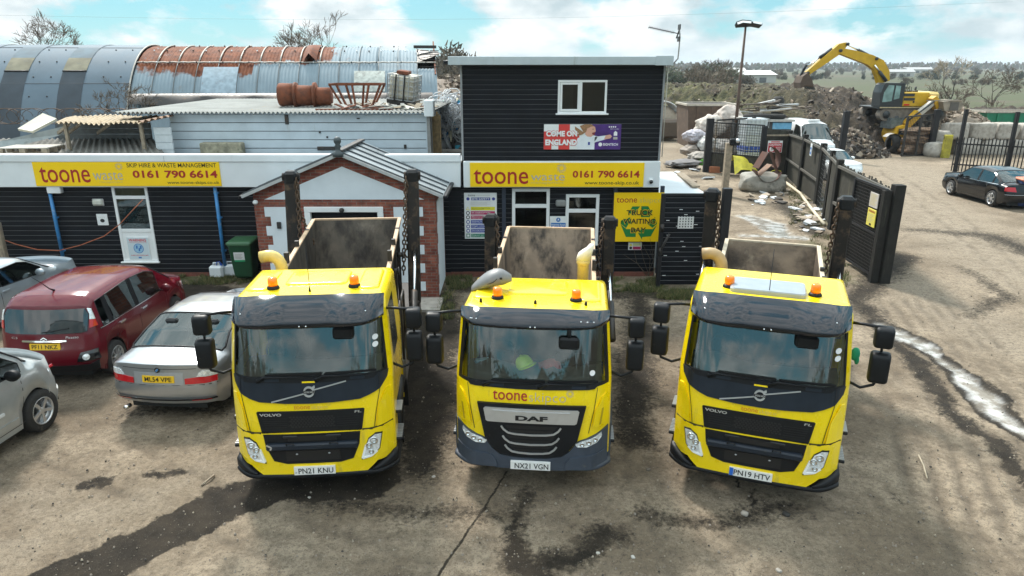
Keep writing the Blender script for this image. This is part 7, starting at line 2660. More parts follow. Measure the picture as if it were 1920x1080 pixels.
# ------------------------------------------------------------------ excavator on the bank
M_EXY = pm('excavator_yellow', (.52, .31, .008), .40, var=.12, vs=3, dirt=((.22, .15, .06), .2, 2.5))
M_EXD = pm('excavator_dark', (.022, .026, .028), .45, var=.15)
M_BUCK = pm('muddy_bucket', (.085, .06, .045), .8, .2, var=.3, vs=4)
EY = 48.4
e0 = D(1690, 218, EY)
EZ = e0.z - .05
ex = thing('excavator', 'yellow tracked excavator with raised boom on the waste bank', 'excavator', (0, 0, 0))
def E(px, py, dy=0.): return D(px, py, EY + dy)
def plate_poly(mb, pts, y0, y1, mat):
 return mb.prism([(p.x, p.z) for p in pts], y0, y1, mat)
for k, (dy, xa, xb) in enumerate(((-.9, 1645, 1768), (1.5, 1612, 1738))):
 m = MB()
 a, b = E(xa, 218, dy), E(xb, 218, dy)
 z0 = EZ - .18; r_ = .42
 path = []
 for i in range(13): path.append((a.x + r_ - r_ * math.sin(PI * i / 12) * 1.0, z0 + r_ + r_ * math.cos(PI * i / 12)))
 for i in range(13): path.append((b.x - r_ + r_ * math.sin(PI * i / 12), z0 + r_ - r_ * math.cos(PI * i / 12)))
 m.prism(path, EY + dy - .30, EY + dy + .30, pm('muddy_track', (.16, .135, .11), .9, var=.35, vs=5, bump=.4))
 t = m.build('track', ex)
 m = MB()
 for i in range(6):
  m = MB()
  xx = a.x + r_ + (b.x - a.x - 2 * r_) * i / 5
  m.lathe([(.24 if i in (0, 5) else .15, 0), (.24 if i in (0, 5) else .15, .05), (.004, .06)], M_EXD, 14, Matrix.Translation((xx, EY + dy - .30, z0 + (.42 if i in (0, 5) else .2))) @ Matrix.Rotation(R(90), 4, 'X'))
  m.build('roller', t)
zt_ = E(1690, 199).z
m = MB()
a, b = E(1632, 200), E(1742, 200)
m.box(a.x, b.x, EY - 1.25, EY + 1.6, zt_ - .12, zt_, M_EXD, .02)
m.box(E(1660, 200).x, E(1720, 200).x, EY - .7, EY + 1.0, zt_ - .55, zt_ - .12, M_EXD)
m.box(a.x, b.x, EY - 1.27, EY - 1.25, zt_ - .06, zt_ + .01, pm('tan_walkway', (.42, .34, .2), .7, var=.2))
m.build('slew_deck', ex)
m = MB()
bx0, bx1 = E(1675, 190).x, E(1743, 190).x
bz0, bz1 = zt_ + .02, E(1700, 172).z
m.box(bx0, E(1724, 180).x, EY - 1.2, EY + 1.5, bz0, bz1, M_EXY, .05)
m.box(E(1724, 180).x, bx1, EY - 1.1, EY + 1.45, bz0 + .04, bz1 + .02, pm('pale_counterweight', (.66, .48, .16), .45, var=.1, dirt=((.35, .27, .15), .25, 2)), .14)
m.build('engine_housing', ex)
m = MB()
for k, (px, py) in enumerate(((1703, 178), (1703, 186))):
 p = E(px, py, -1.2); m.box(p.x - .30, p.x + .42, EY - 1.222, EY - 1.19, p.z - .085, p.z + .085, M_EXD)
m.box(E(1695, 186).x - .05, E(1695, 186).x + .05, EY - 1.222, EY - 1.19, bz0 + .25, bz0 + .38, M_EXD)
m.box(bx0 + .08, bx0 + .45, EY - 1.22, EY - 1.19, bz0 + .08, bz0 + .18, M_REDL)
m.tube([(E(1722, 172).x, EY + .4, bz1), (E(1722, 172).x, EY + .4, bz1 + .32)], .07, M_EXD, 8)
for px in (1690, 1700, 1712): m.box(E(px, 172).x - .10, E(px, 172).x + .12, EY - .4, EY + .6, bz1, bz1 + .10, M_EXD, .02)
m.build('engine_vent', ex)
cz0, cz1 = zt_ + .02, E(1658, 155).z
cx0, cx1 = E(1633, 190).x, E(1674, 190).x
m = MB()
fx = E(1641, 160).x
prof = [(cx0, cz0), (cx1, cz0), (cx1 + .02, cz1 - .05), (cx1 - .1, cz1), (fx + .1, cz1), (fx - .02, cz1 - .12), (cx0 - .02, cz0 + .9)]
m.prism(prof, EY - 1.22, EY - .10, M_EXD)
cab = m.build('cab', ex)
m = MB()
dx_ = cx1 - cx0
def cw(u, v): return (cx0 + (cx1 - cx0) * u + (.12 * (v - .5) if u < .3 and v > .5 else 0), cz0 + (cz1 - cz0) * v)
for out in ([(.09, .20), (.50, .24), (.52, .90), (.24, .92), (.10, .60)], [(.58, .30), (.82, .36), (.82, .88), (.60, .90)]):
 m.prism([cw(*q) for q in out], EY - 1.235, EY - 1.222, pm('cab_glass', (.20, .32, .31), .05, var=.3, vs=2, coat=1))
m.build('cab_window', cab)
m = MB()
for k in range(9):
 a = E(1676, 165, -.4) + Vector((.12 * k, 0, 0))
 m.tube([a + Vector((0, .1 * math.sin(k), -.3)), a + Vector((.05, 0, .15 + .1 * math.sin(k * 2))), a + Vector((.2, 0, .05)), a + Vector((.25, 0, -.35))], .022, M_EXD, 5)
m.build('hose', ex)
def arm(mb, pts, widths, mat, hw_=.24):
 """tapered box along a polyline in the x,z plane"""
 L, Rr_ = [], []
 for i, p in enumerate(pts):
  a = pts[max(0, i - 1)]; b = pts[min(len(pts) - 1, i + 1)]
  d = (b - a); d.normalize()
  nrm = Vector((-d.z, 0, d.x))
  L.append(p + nrm * widths[i] / 2); Rr_.append(p - nrm * widths[i] / 2)
 for i in range(len(pts) - 1):
  q = [L[i], L[i + 1], Rr_[i + 1], Rr_[i]]
  v = [(p.x, p.y - hw_, p.z) for p in q] + [(p.x, p.y + hw_, p.z) for p in q]
  f = [(0, 1, 2, 3), (7, 6, 5, 4), (0, 4, 5, 1), (2, 6, 7, 3)]
  if i == 0: f.append((0, 3, 7, 4))
  if i == len(pts) - 2: f.append((1, 5, 6, 2))
  mb.add(v, f, mat)
AY = .35
m = MB()
arm(m, [E(1655, 154, AY), E(1653, 138, AY), E(1645, 122, AY), E(1628, 112, AY), E(1600, 103, AY), E(1572, 95, AY)], [.72, .85, .80, .66, .54, .36], M_EXY)
m.build('boom', ex)
m = MB()
arm(m, [E(1586, 82, AY), E(1575, 89, AY), E(1566, 97, AY), E(1545, 113, AY), E(1512, 138, AY)], [.20, .55, .56, .46, .26], M_EXY, .20)
m.build('dipper_stick', ex)
m = MB()
def ram(p, q, t=.5):
 m.tube([p, p.lerp(q, t)], .105, M_EXD, 10); m.tube([p.lerp(q, t * .98), q], .055, M_CHROME, 8)
ram(E(1640, 110, AY), E(1588, 83, AY), .6)
ram(E(1662, 152, AY - .35), E(1640, 122, AY - .35), .6)
ram(E(1560, 92, AY), E(1514, 124, AY), .5)
for q in (E(1586, 83, AY), E(1573, 95, AY), E(1512, 137, AY), E(1640, 110, AY)): m.tube([q + Vector((0, -.34, 0)), q + Vector((0, .34, 0))], .10, M_EXD, 10)
m.beam(E(1508, 128, AY), E(1501, 142, AY), .12, .14, M_EXD)
m.beam(E(1512, 122, AY), E(1506, 132, AY), .12, .14, M_EXD)
m.build('hydraulic_ram', ex)
m = MB()
o = [E(1508, 136, AY), E(1516, 148, AY), E(1519, 163, AY), E(1512, 160, AY), E(1503, 160, AY), E(1495, 165, AY), E(1494, 155, AY), E(1499, 143, AY)]
plate_poly(m, o, EY + AY - .60, EY + AY + .60, M_BUCK)
for k in range(5):
 p = E(1519, 163, AY); y = EY + AY - .55 + .275 * k
 m.beam((p.x - .05, y, p.z + .05), (p.x + .12, y, p.z - .16), .09, .06, M_EXD)
m.build('bucket', ex)
# ------------------------------------------------------------------ telehandler behind the mesh gate
TY = 46.4
def Q(px, py, dy=0.): return D(px, py, TY + dy)
tele = thing('telehandler', 'yellow telehandler with raised bucket behind the mesh gate', 'telehandler', (0, 0, 0))
M_TY = pm('telehandler_yellow', (.60, .33, .012), .45, var=.15, vs=3, dirt=((.25, .17, .08), .3, 3))
m = MB()
plate_poly(m, [Q(1676, 272), Q(1692, 276), Q(1712, 274), Q(1712, 240), Q(1696, 234), Q(1682, 238), Q(1676, 252)], TY - .2, TY + 1.6, M_TY)
m.box(Q(1681, 250).x, Q(1693, 250).x, TY - .23, TY - .19, Q(1690, 252).z, Q(1690, 241).z, M_EXD)
m.build('body', tele)
m = MB()
plate_poly(m, [Q(1671, 242), Q(1694, 238), Q(1698, 221), Q(1676, 222)], TY + .2, TY + 1.5, pm('cab_glass2', (.10, .12, .12), .1, var=.4, coat=.6))
m.build('cab', tele)
for px, dy in ((1673, -.25), (1718, -.2)):
 c = Q(px, 272, dy)
 wheel(tele, c.x, TY + dy, .60, .45, 1, M_TY)
for w_ in [o for o in bpy.data.objects if o.parent == tele and o.name.startswith('wheel')]:
 pass
m = MB()
c = Q(1668, 252)
m.loft([[(c.x + .05 + .62 * math.sin(R(t)), TY - .5 + dy, .62 + .66 * math.cos(R(t))) for t in (-50, -25, 0, 25, 50, 75)] for dy in (0, .55)], pm('grey_mudguard', (.30, .29, .27), .8, var=.2), False, False, True)
m.build('mudguard', tele)
m = MB()
m.beam(Q(1697, 236, .3), Q(1722, 211, .3), .42, .50, M_TY, (0, 0, 1), .02)
m.beam(Q(1715, 219, .3), Q(1756, 186, .3), .32, .36, pm('pale_boom', (.60, .57, .50), .5, var=.15, dirt=((.3, .25, .17), .25, 4)), (0, 0, 1), .02)
m.tube([Q(1700, 228, -.05), Q(1752, 190, -.05)], .06, M_EXD, 8)
m.build('boom', tele)
m = MB()
plate_poly(m, [Q(1750, 185), Q(1757, 180), Q(1762, 186), Q(1764, 198), Q(1758, 206)], TY + .05, TY + .65, M_TY)
m.build('boom_head', tele)
m = MB()
plate_poly(m, [Q(1760, 190), Q(1794, 188), Q(1798, 196), Q(1790, 207), Q(1762, 207)], TY - .5, TY + 1.3, pm('worn_bucket', (.26, .22, .17), .6, .3, var=.3, vs=3))
m.box(Q(1730, 187).x, Q(1796, 187).x, TY - .55, TY - .45, Q(1760, 189).z, Q(1760, 187).z, pm('worn_bucket', (.26, .22, .17)))
m.box(Q(1772, 200).x, Q(1788, 200).x, TY - .53, TY - .51, Q(1780, 206).z, Q(1780, 191).z, pm('bucket_inside', (.10, .09, .08), .8))
m.build('bucket', tele)
# ------------------------------------------------------------------ fences, gates, posts
def palings(mb, p, q, z0a, z1a, z0b, z1b, w=.12, gap=.006, th=.02, mat=None, rag=.03):
 d = (q - p); L = d.length; d.normalize()
 n = max(1, int(L / (w + gap)))
 for k in range(n):
  t = (k + .5) / n
  c = p + d * (L * t)
  z0 = z0a + (z0b - z0a) * t; z1 = z1a + (z1b - z1a) * t + rag * (random.random() - .5) * 2
  a = c - d * w / 2; b = c + d * w / 2
  mb.beam((c.x, c.y, z0), (c.x, c.y, z1), w, th, mat or M_BOARD, (d.y, -d.x, 0))
 return mb
def mesh_panel(mb, p, q, z0, z1, step=.10, wire=.007, mat=None):
 d = (q - p); L = d.length; d.normalize()
 nrm = Vector((d.y, -d.x, 0))
 k = int(L / step)
 for i in range(k + 1):
  c = p + d * (L * i / max(1, k))
  mb.beam((c.x, c.y, z0), (c.x, c.y, z1), wire * 2, wire * 2, mat or M_MESH, nrm)
 k = int((z1 - z0) / step)
 for i in range(k + 1):
  z = z0 + (z1 - z0) * i / max(1, k)
  mb.beam((p.x, p.y, z), (q.x, q.y, z), wire * 2, wire * 2, mat or M_MESH, (0, 0, 1))
 return mb
def ftop(px, py, base):
 return D(px, py, base.y).z
posts = [((1655, 528), (1676, 350)), ((1558, 430), (1570, 302)), ((1530, 386), (1538, 271)), ((1498, 358), (1507, 254)), ((1472, 331), (1481, 246))]
pb = [(G(*b), D(t[0], t[1], G(*b).y).z) for b, t in posts]
fen = thing('timber_fence', 'tall dark timber fence running back from the open mesh gate', 'fence', (0, 0, 0))
for k, (p, z) in enumerate(pb):
 m = MB()
 w = .10 if k else .13
 m.box(p.x - w, p.x + w, p.y - w, p.y + w, -.05, z + .05, M_FENCE if k else M_FENCE, .01)
 if k == 0:
  m.box(p.x - .35, p.x - .15, p.y - .05, p.y + .12, -.05, z - .1, M_FENCE, .01)
 m.build('post', fen)
for k in range(4):
 (p, za), (q, zb) = pb[k], pb[k + 1]
 if k == 1:
  t = p.lerp(q, .42)
  m = MB(); palings(m, p, t, .05, za - .12, .05, zb - .05); m.build('boarding', fen)
  m = MB(); mesh_panel(m, t, q, .10, zb - .02, .17, .006); m.build('mesh_panel', fen)
  m = MB(); m.box(t.x - .07, t.x + .07, t.y - .07, t.y + .07, 0, (za + zb) / 2 + .1, M_FENCE); m.build('post', fen)
 else:
  m = MB(); palings(m, p + Vector((.05, 0, 0)), q + Vector((.05, 0, 0)), .05, za - .12, .05, zb - .10, rag=.06 if k == 0 else .03); m.build('boarding', fen)
 m = MB()
 for f in ((.45, .97) if k != 1 else (.98,)):
  a = Vector((p.x - .06, p.y, za * f - .1)); b = Vector((q.x - .06, q.y, zb * f - .1))
  m.beam(a, b, .06, .09, M_RAIL)
 m.build('rail', fen)
c0, c1, c2 = G(1324, 322), G(1424, 332), pb[4][0]
z0_, z1_, z2_ = D(1331, 222, c0.y).z, D(1428, 236, c1.y).z, pb[4][1]
run = thing('yard_fence', 'black steel and mesh fence run beside the caged blue tank', 'fence', (0, 0, 0))
m = MB(); m.box(c0.x - .18, c0.x + .18, c0.y - .12, c0.y + .12, -.05, z0_, M_POST, .01); m.build('post', run)
m = MB(); m.box(c1.x - .12, c1.x + .12, c1.y - .1, c1.y + .1, -.05, z1_, M_POST, .01); m.build('post', run)
m = MB(); palings(m, c1, c2, .05, z1_ - .08, .05, z2_ - .02, rag=.015); m.box(c1.x, c2.x, c1.y - .06, c1.y - .02, z1_ - .5, z1_ - .42, M_WOOD); m.build('boarding', run)
m = MB(); palings(m, c0 + Vector((.2, 0, 0)), c1, .05, 1.0, .05, 1.0, rag=.01); m.build('lower_boarding', run)
m = MB(); mesh_panel(m, c0 + Vector((.25, 0, 0)), c1 - Vector((.1, 0, 0)), 1.0, z1_ + .0, .13, .008)
for z in (1.02, z1_ + .02): m.beam((c0.x + .2, c0.y, z), (c1.x, c1.y, z), .06, .06, M_POST)
xm2 = (c0.x + c1.x) / 2
m.beam((c0.x + .35, c0.y, 1.0), (c0.x + .35, c0.y, z0_ - .1), .06, .06, M_WOOD)
m.beam((xm2 + .2, c0.y, 1.0), (xm2 + .2, c0.y, z1_), .07, .07, M_POST)
m.build('mesh_panel', run)
m = MB(); m.beam((c0.x + .35, c0.y + .05, z0_ - .1), (c1.x - .8, c1.y + .4, z0_ + .10), .06, .08, M_POST); m.build('top_rail', run)
def caution(m, w, h, y):
 rd = pm('sign_scarlet', (.52, .02, .04), .5, var=0)
 m.box(-w * .46, w * .46, y, y + .002, h * .04, h * .80, rd)
 m.box(-w * .3, w * .3, y, y + .002, h * .86, h * .95, rd)
 text(m, 'CAUTION', -w * .40, w * .40, h * .57, h * .74, M_LETW, y=y - .002, bold=.03)
 conform([(-w * .2 + w * .17 * math.cos(a), h * .30 + w * .17 * math.sin(a)) for a in [2 * PI * k / 16 for k in range(16)]], lambda x, z: y - .002, 0, M_LETW, m, .001)
 text(m, '5', -w * .25, -w * .15, h * .20, h * .40, M_LETB, y=y - .005, bold=.02)
 for t, z in (('SITE', .38), ('SPEED', .24), ('LIMIT', .10)): text(m, t, w * .06, w * .40, h * z, h * (z + .10), M_LETW, y=y - .002, bold=.02)
p, q = D(1441, 264, c1.y - .15), D(1466, 286, c1.y - .15)
board('sign', 'red and white CAUTION notice on the black fence beside the tank', 'sign', p.x, q.x, q.z, p.z, c1.y - .10, M_WHITE, caution)
fb = pb[3][0].lerp(pb[2][0], .55)
def bl(m, w, h, y):
 m.box(-w * .36, w * .36, y, y + .002, h * .12, h * .70, pm('sign_blue', (.03, .16, .45)))
 conform([(w * .2 * math.cos(a), h * .42 + w * .2 * math.sin(a)) for a in [2 * PI * k / 12 for k in range(12)]], lambda x, z: y - .002, 0, M_LETW, m, .001)
sg = board('sign', 'small blue and white notice part way along the timber fence', 'sign', -.15, .15, 0, .50, 0, M_WHITE, bl)
dvec = pb[2][0] - pb[3][0]
sg.location = (fb.x - .12, fb.y, D(1521, 292, fb.y).z); sg.rotation_euler = (0, 0, math.atan2(dvec.y, dvec.x))
ga_, gb_ = G(1636, 528), G(1582, 492)
zga, zgb = D(1660, 356, ga_.y).z, D(1592, 334, gb_.y).z
mg = thing('mesh_gate', 'open black mesh gate leaf against the near end of the timber fence', 'gate', (0, 0, 0))
m = MB()
for p, z in ((ga_, zga), (gb_, zgb)): m.box(p.x - .04, p.x + .04, p.y - .04, p.y + .04, .12, z, M_POST)
for f in (.06, .5, .995):
 m.beam((ga_.x, ga_.y, max(.14, zga * f)), (gb_.x, gb_.y, max(.14, zgb * f)), .05, .06, M_POST)
m.build('gate_frame', mg)
m = MB(); mesh_panel(m, gb_, ga_, .15, min(zga, zgb), .085, .006); m.build('mesh_panel', mg)
m = MB()
gd = (ga_ - gb_).normalized()
gnr = Vector((gd.y, -gd.x, 0))
if gnr.x > 0: gnr = -gnr
palings(m, gb_ - gnr * .03, ga_ - gnr * .03, .15, zgb * .98, .15, zga * .98, .18, .002, .015, M_BLK, 0)
m.build('backing_panel', mg)
def yel(m, w, h, y):
 text(m, 'WARNING', -w * .38, w * .38, h * .80, h * .92, M_LETR, y=y, bold=.02)
 for k in range(6): m.box(-w * .38, w * (.38 - .12 * (k % 3)), y, y + .001, h * (.68 - k * .085), h * (.70 - k * .085), M_LETG)
 m.box(-w * .12, w * .12, y, y + .001, h * .05, h * .17, M_LETB)
def gry(m, w, h, y):
 for k in range(8): m.box(-w * .38, w * (.38 - .1 * (k % 3)), y, y + .001, h * (.86 - k * .10), h * (.885 - k * .10), M_LETP)
for nm, (px0_, py0_, px1_, py1_), mt, dr, lb in (('sign', (1629, 392, 1650, 424), pm('pale_yellow_sign', (.72, .62, .10), .45, var=.05), yel, 'yellow warning notice on the open mesh gate leaf'),
      ('sign', (1634, 362, 1649, 389), pm('faded_sign', (.50, .46, .42), .6, var=.1), gry, 'faded grey notice above the yellow one on the mesh gate')):
 pc = ga_.lerp(gb_, .28)
 zc0 = D((px0_ + px1_) / 2, py1_, pc.y).z; zc1 = D((px0_ + px1_) / 2, py0_, pc.y).z
 sg = board(nm, lb, 'sign', -.24, .24, 0, zc1 - zc0, 0, mt, dr)
 sg.location = (pc.x + gnr.x * .04, pc.y + gnr.y * .04, zc0)
 sg.rotation_euler = (0, 0, math.atan2(gd.y, gd.x))
g = G(1358, 366)
m = MB(); m.box(g.x - .13, g.x + .13, g.y - .13, g.y + .13, -.05, D(1366, 268, g.y).z, M_WOOD, .01)
tag(m.build('post', None), 'weathered grey square post standing alone before the yellow tarpaulin', 'post')
m = MB(); m.box(-.22, .22, -.1, .1, 0, .28, M_BLK, .04); m.sphere((.10, -.08, .2), .10, .10, .10, M_SILV, 10, 6)
tag(m.build('lamp_box', None, Vector((g.x + .20, g.y - .12, D(1372, 272, g.y).z))), 'small black lamp box fixed near the top of the grey post', 'lamp')
lp = D(1383, 195, 42.0)
lt_ = D(1398, 50, 42.0)
pole = thing('floodlight_post', 'tall thin rusty floodlight post with three black lamps', 'lamp post', (0, 0, 0))
m = MB(); m.tube([(lp.x, 42, -.05), (lp.x + (lt_.x - lp.x) * .5, 42, lt_.z * .5), (lt_.x, 42, lt_.z)], [.11, .085, .06], pm('rusty_pole', (.10, .065, .05), .7, .3, var=.25), 10); m.build('pole', pole)
m = MB(); m.beam((lt_.x - .45, 42, lt_.z - .03), (lt_.x + .65, 42, lt_.z + .04), .05, .05, M_STEEL); m.build('cross_arm', pole)
for dx, dz, w, tl in ((-.05, .14, .52, 5), (-.40, .12, .42, -18), (.52, .10, .60, 10)):
 m = MB()
 m.box(-w / 2, w / 2, -.28, .18, -.10, .12 if dx < .2 else .04, M_BLK, .03, Matrix.Translation((lt_.x + dx, 41.9, lt_.z + dz)) @ Matrix.Rotation(R(tl), 4, 'Y') @ Matrix.Rotation(R(-20), 4, 'X'))
 fo = m.build('floodlight', pole)
 m = MB(); m.box(-w * .42, w * .42, -.295, -.283, -.07, .05, M_LAMP, 0, Matrix.Translation((lt_.x + dx, 41.9, lt_.z + dz)) @ Matrix.Rotation(R(tl), 4, 'Y') @ Matrix.Rotation(R(-20), 4, 'X')); m.build('lens', fo)
pA, pB = G(1783, 322), G(1960, 336)
zA = D(1797, 256, pA.y).z; zB = D(1920, 264, pB.y - .0).z
pal_f = thing('palisade_fence', 'dark spiked palisade fence behind the black hatchback', 'fence', (0, 0, 0))
d = pB - pA; L = d.length; d.normalize()
m = MB()
k = int(L / .155)
for i in range(k + 1):
 c = pA + d * (L * i / k); z = zA + (zB - zA) * i / k
 m.add([(c.x - .035, c.y, .05), (c.x + .035, c.y, .05), (c.x + .035, c.y, z - .09), (c.x, c.y, z + .02), (c.x - .035, c.y, z - .09),
  (c.x, c.y - .025, .05), (c.x, c.y - .025, z - .05)], [(0, 5, 6, 4), (5, 1, 2, 6), (4, 6, 3), (6, 2, 3), (0, 1, 2, 3, 4)], M_POST)
m.build('pale', pal_f)
m = MB()
for f in (.22, .80): m.beam((pA.x, pA.y + .04, zA * f), (pB.x, pB.y + .04, zB * f), .05, .07, M_POST)
m.build('rail', pal_f)
for px, py in ((1792, 205), (1888, 210)):
 t = (px - 1783) / 177
 c = pA + d * (L * t)
 m = MB(); m.box(c.x - .08, c.x + .08, c.y, c.y + .14, -.05, D(px + 8, py, c.y).z, M_POST); m.build('post', pal_f)
mA, mB = G(1690, 294), G(1741, 291)
far_g = thing('mesh_gate', 'far black mesh gate in front of the telehandler and brown bales', 'gate', (0, 0, 0))
zt2 = D(1700, 219, mA.y).z
m = MB()
for t in (0, .5, 1):
 c = mA.lerp(mB, t); m.box(c.x - .06, c.x + .06, c.y - .05, c.y + .05, .05, zt2 + .1 * t, M_STEEL)
for z in (.06, zt2): m.beam((mA.x, mA.y, z), (mB.x, mB.y, z + (.1 if z > 1 else 0)), .09, .09, M_STEEL)
m.build('gate_frame', far_g)
m = MB(); mesh_panel(m, mA, mB, .1, zt2, .13, .006); m.build('mesh_panel', far_g)
for px, py0, py1, lb in ((1745, 205, 292, 'thick dark gate post beside the far mesh gate'), (1577, 208, 302, 'dark leaning gate post beside the white van')):
 c = G(px - 2, py1); m = MB(); m.box(c.x - .16, c.x + .16, c.y - .15, c.y + .15, -.05, D(px + 2, py0, c.y).z, M_POST, .02)
 tag(m.build('gate_post', None), lb, 'post')
# ------------------------------------------------------------------ yard clutter
def soft_bag(label, loc, r, mat, seed, name='bulk_bag', group=None, cat='bag', sq_=.55, pw=.38):
 rng = np.random.default_rng(seed)
 m = MB()
 n, k = 36, 20
 rings = []
 for i in range(k + 1):
  t = i / k
  pr = (abs(math.sin(PI * min(.97, max(.03, t)))) ** pw)
  rg = []
  for j in range(n):
   a = 2 * PI * j / n
   sq = 1 / max(abs(math.cos(a)), abs(math.sin(a))) ** sq_
   w = 1 + .42 * (vnoise(np.array([a * 2.2 + seed * 3.1]), np.array([t * 5.0 + seed]))[0] - .5) + .22 * (vnoise(np.array([a * 6 + seed]), np.array([t * 13.0 + seed]))[0] - .5) + .05 * math.sin(7 * a + seed)
   rg.append((r[0] * pr * sq * .82 * w * math.cos(a), r[1] * pr * sq * .82 * w * math.sin(a), r[2] * (t + .05 * math.sin(a * 3 + seed) * t)))
  rings.append(rg)
 m.loft(rings, mat, True, True, True)
 o = m.build(name, None, loc, rng.random() * .5)
 return tag(o, label, cat, group)
M_BAGG = pm('dirty_pale_bag', (.44, .40, .36), .8, var=.2, vs=4, bump=.4, bs=7, dirt=((.16, .13, .11), .4, 3))
M_BAGB = pm('brown_bale', (.26, .17, .11), .85, var=.25, vs=4, bump=.5, bs=7, dirt=((.12, .08, .06), .3, 3))
bags = [((1362, 255), (.9, .9, 1.5), 44.0, 1.6, 'big pale bulk bag on top of the bag pile'),
  ((1330, 262), (1.0, .9, 1.3), 43.0, 1.3, 'pale bulk bag left of the biggest one on the pile'),
  ((1302, 262), (.7, .7, .75), 42.0, 1.1, 'lavender grey sack half way down the bag pile'),
  ((1326, 278), (.75, .6, 1.0), 41.4, .5, 'pale tilted sack at the front of the bag pile'),
  ((1298, 284), (.75, .7, .65), 41.6, .35, 'muddy brown sack low on the left of the bag pile'),
  ((1313, 300), (.9, .7, .7), 40.6, 0, 'torn stony sack at the foot of the bag pile'),
  ((1350, 290), (.9, .9, 1.1), 41.8, .2, 'grey sack behind the fence mesh'),
  ((1282, 312), (1.3, .7, .42), 39.5, 0, 'flattened grey tarpaulin bundle beside the black fence post')]
for k, ((px, py), r, Y, zb, lb) in enumerate(bags):
 c = D(px, py, Y); c.z = zb
 soft_bag(lb, c, r, pm('bag_%d' % k, [(.46, .40, .36), (.48, .43, .38), (.40, .38, .42), (.46, .45, .43), (.25, .21, .18), (.30, .27, .24), (.38, .35, .32), (.17, .16, .16)][k], .8, var=.25, vs=4, bump=.5, bs=7, dirt=((.14, .12, .10), .4, 3)), k + 3, group='dirty bulk bags by the fence')
for k, (py, h, lb) in enumerate(((290, .66, 'lowest brown bale behind the far mesh gate'), (268, .62, 'middle brown bale behind the far mesh gate'), (246, .50, 'top slumped brown bale behind the far mesh gate'))):
 c = D(1717 + 2 * k, 280, 45.4); c.z = (0, .62, 1.2)[k]
 soft_bag(lb, c, (1.05, .8, h), M_BAGB, 20 + k, 'waste_bale', 'brown waste bales', 'bale', .9, .2)
def small_skip(name, label, px0_, px1_, ptop, Y, zb, depth, mat, inn, cat='skip', zt=None):
 a, b = D(px0_, ptop, Y), D(px1_, ptop, Y)
 w = (b.x - a.x) / 2
 T = thing(name, label, cat, ((a.x + b.x) / 2, Y, 0))
 z1 = zt or a.z
 def rr(s, z, d): return [(x * s, depth / 2 + (y - depth / 2) * (1 - d), z) for x, y in [(-w, 0), (w * .9, 0), (w, depth * .2), (w, depth * .8), (w * .9, depth), (-w, depth)]]
 m = MB(); m.loft([rr(.86, zb, 0), rr(1, z1, 0)], mat, True, False, False); m.build('shell', T)
 m = MB(); m.loft([rr(.80, zb + .1, .1), rr(.95, z1 - .01, .06)], inn, True, True, False); m.build('lining', T)
 m = MB()
 q = rr(1.0, z1, 0)
 for a_, b_ in zip(q, q[1:] + q[:1]): m.beam(a_, b_, .14, .12, pm('worn_rim', (.40, .36, .30), .7, var=.3))
 for x in (-w * .6, 0, w * .6): m.box(x - .06, x + .06, -.08, 0, zb + .1, z1 - .1, mat)
 m.build('rim', T)
 return T
M_RSK = pm('brown_rust_skip', (.11, .075, .055), .8, .2, var=.3, vs=3, dirt=((.2, .15, .11), .3, 3))
small_skip('waste_skip', 'tall rusty brown skip behind the bulk bags', 1290, 1384, 197, 45.5, .4, 3.2, M_RSK, pm('skip_dark', (.06, .05, .045), .9))
small_skip('waste_skip', 'green skip above the concrete block wall', 1850, 1960, 210, 49.5, 1.2, 2.2, pm('green_skip', (.006, .17, .085), .5, var=.2, vs=3, dirt=((.12, .10, .06), .3, 3)), M_RSK)
m = MB()
c = D(1262, 220, 55)
for k in range(10):
 a = k * .5
 m.tube([c + Vector((-.9 + 1.4 * math.cos(q) * (1 - .04 * k), .1 * k, 1.1 * math.sin(q) + .1)) for q in [PI * .05 + PI * .75 * i / 10 for i in range(11)]], .05, W_('pale', (.45, .46, .46)), 5)
m.sphere(c + Vector((-.8, .6, -.6)), 1.5, .9, 1.5, W_('rub3', (.30, .245, .185)), 12, 8)
m.box(c.x - 1.7, c.x + .8, 53.5, 54.6, .2, 1.6, W_('rub4', (.075, .053, .037)), .2)
tag(m.build('scrap_bundle', None), 'bundle of pale scrap hoops and boxes beside the waste bank', 'scrap')
ibc('caged tank with blue contents behind the black mesh fence', Vector((D(1410, 260, 38.5).x, 38.5, .55)), R(4), pm('cloudy_tank', (.50, .54, .56), .4, var=.05), .60, 2.2, fill=pm('blue_drum', (.02, .08, .42), .4, var=.1))
ct = thing('storage_cabin', 'dark cabin with blue panel and junk-laden roof behind the CAUTION notice', 'cabin', (0, 0, 0))
cY = 40.0
a, b = D(1402, 240, cY), D(1484, 240, cY)
m = MB(); m.box(a.x, b.x, cY, cY + 3, 0, D(1440, 226, cY).z, pm('cabin_dark', (.06, .06, .06), .7, var=.2)); m.build('body', ct)
m = MB(); p, q = D(1449, 230, cY), D(1483, 242, cY); m.box(p.x, q.x, cY - .04, cY, q.z, p.z, pm('faded_blue_panel', (.13, .36, .55), .5, var=.15, dirt=((.4, .4, .38), .25, 3))); m.build('blue_panel', ct)
m = MB(); m.box(a.x - .1, b.x + .1, cY - .15, cY + 3.1, D(1440, 228, cY).z, D(1440, 224, cY).z, pm('pale_roof_felt', (.42, .40, .37), .8, var=.2)); m.build('roof', ct)
tz = D(1440, 224, cY).z
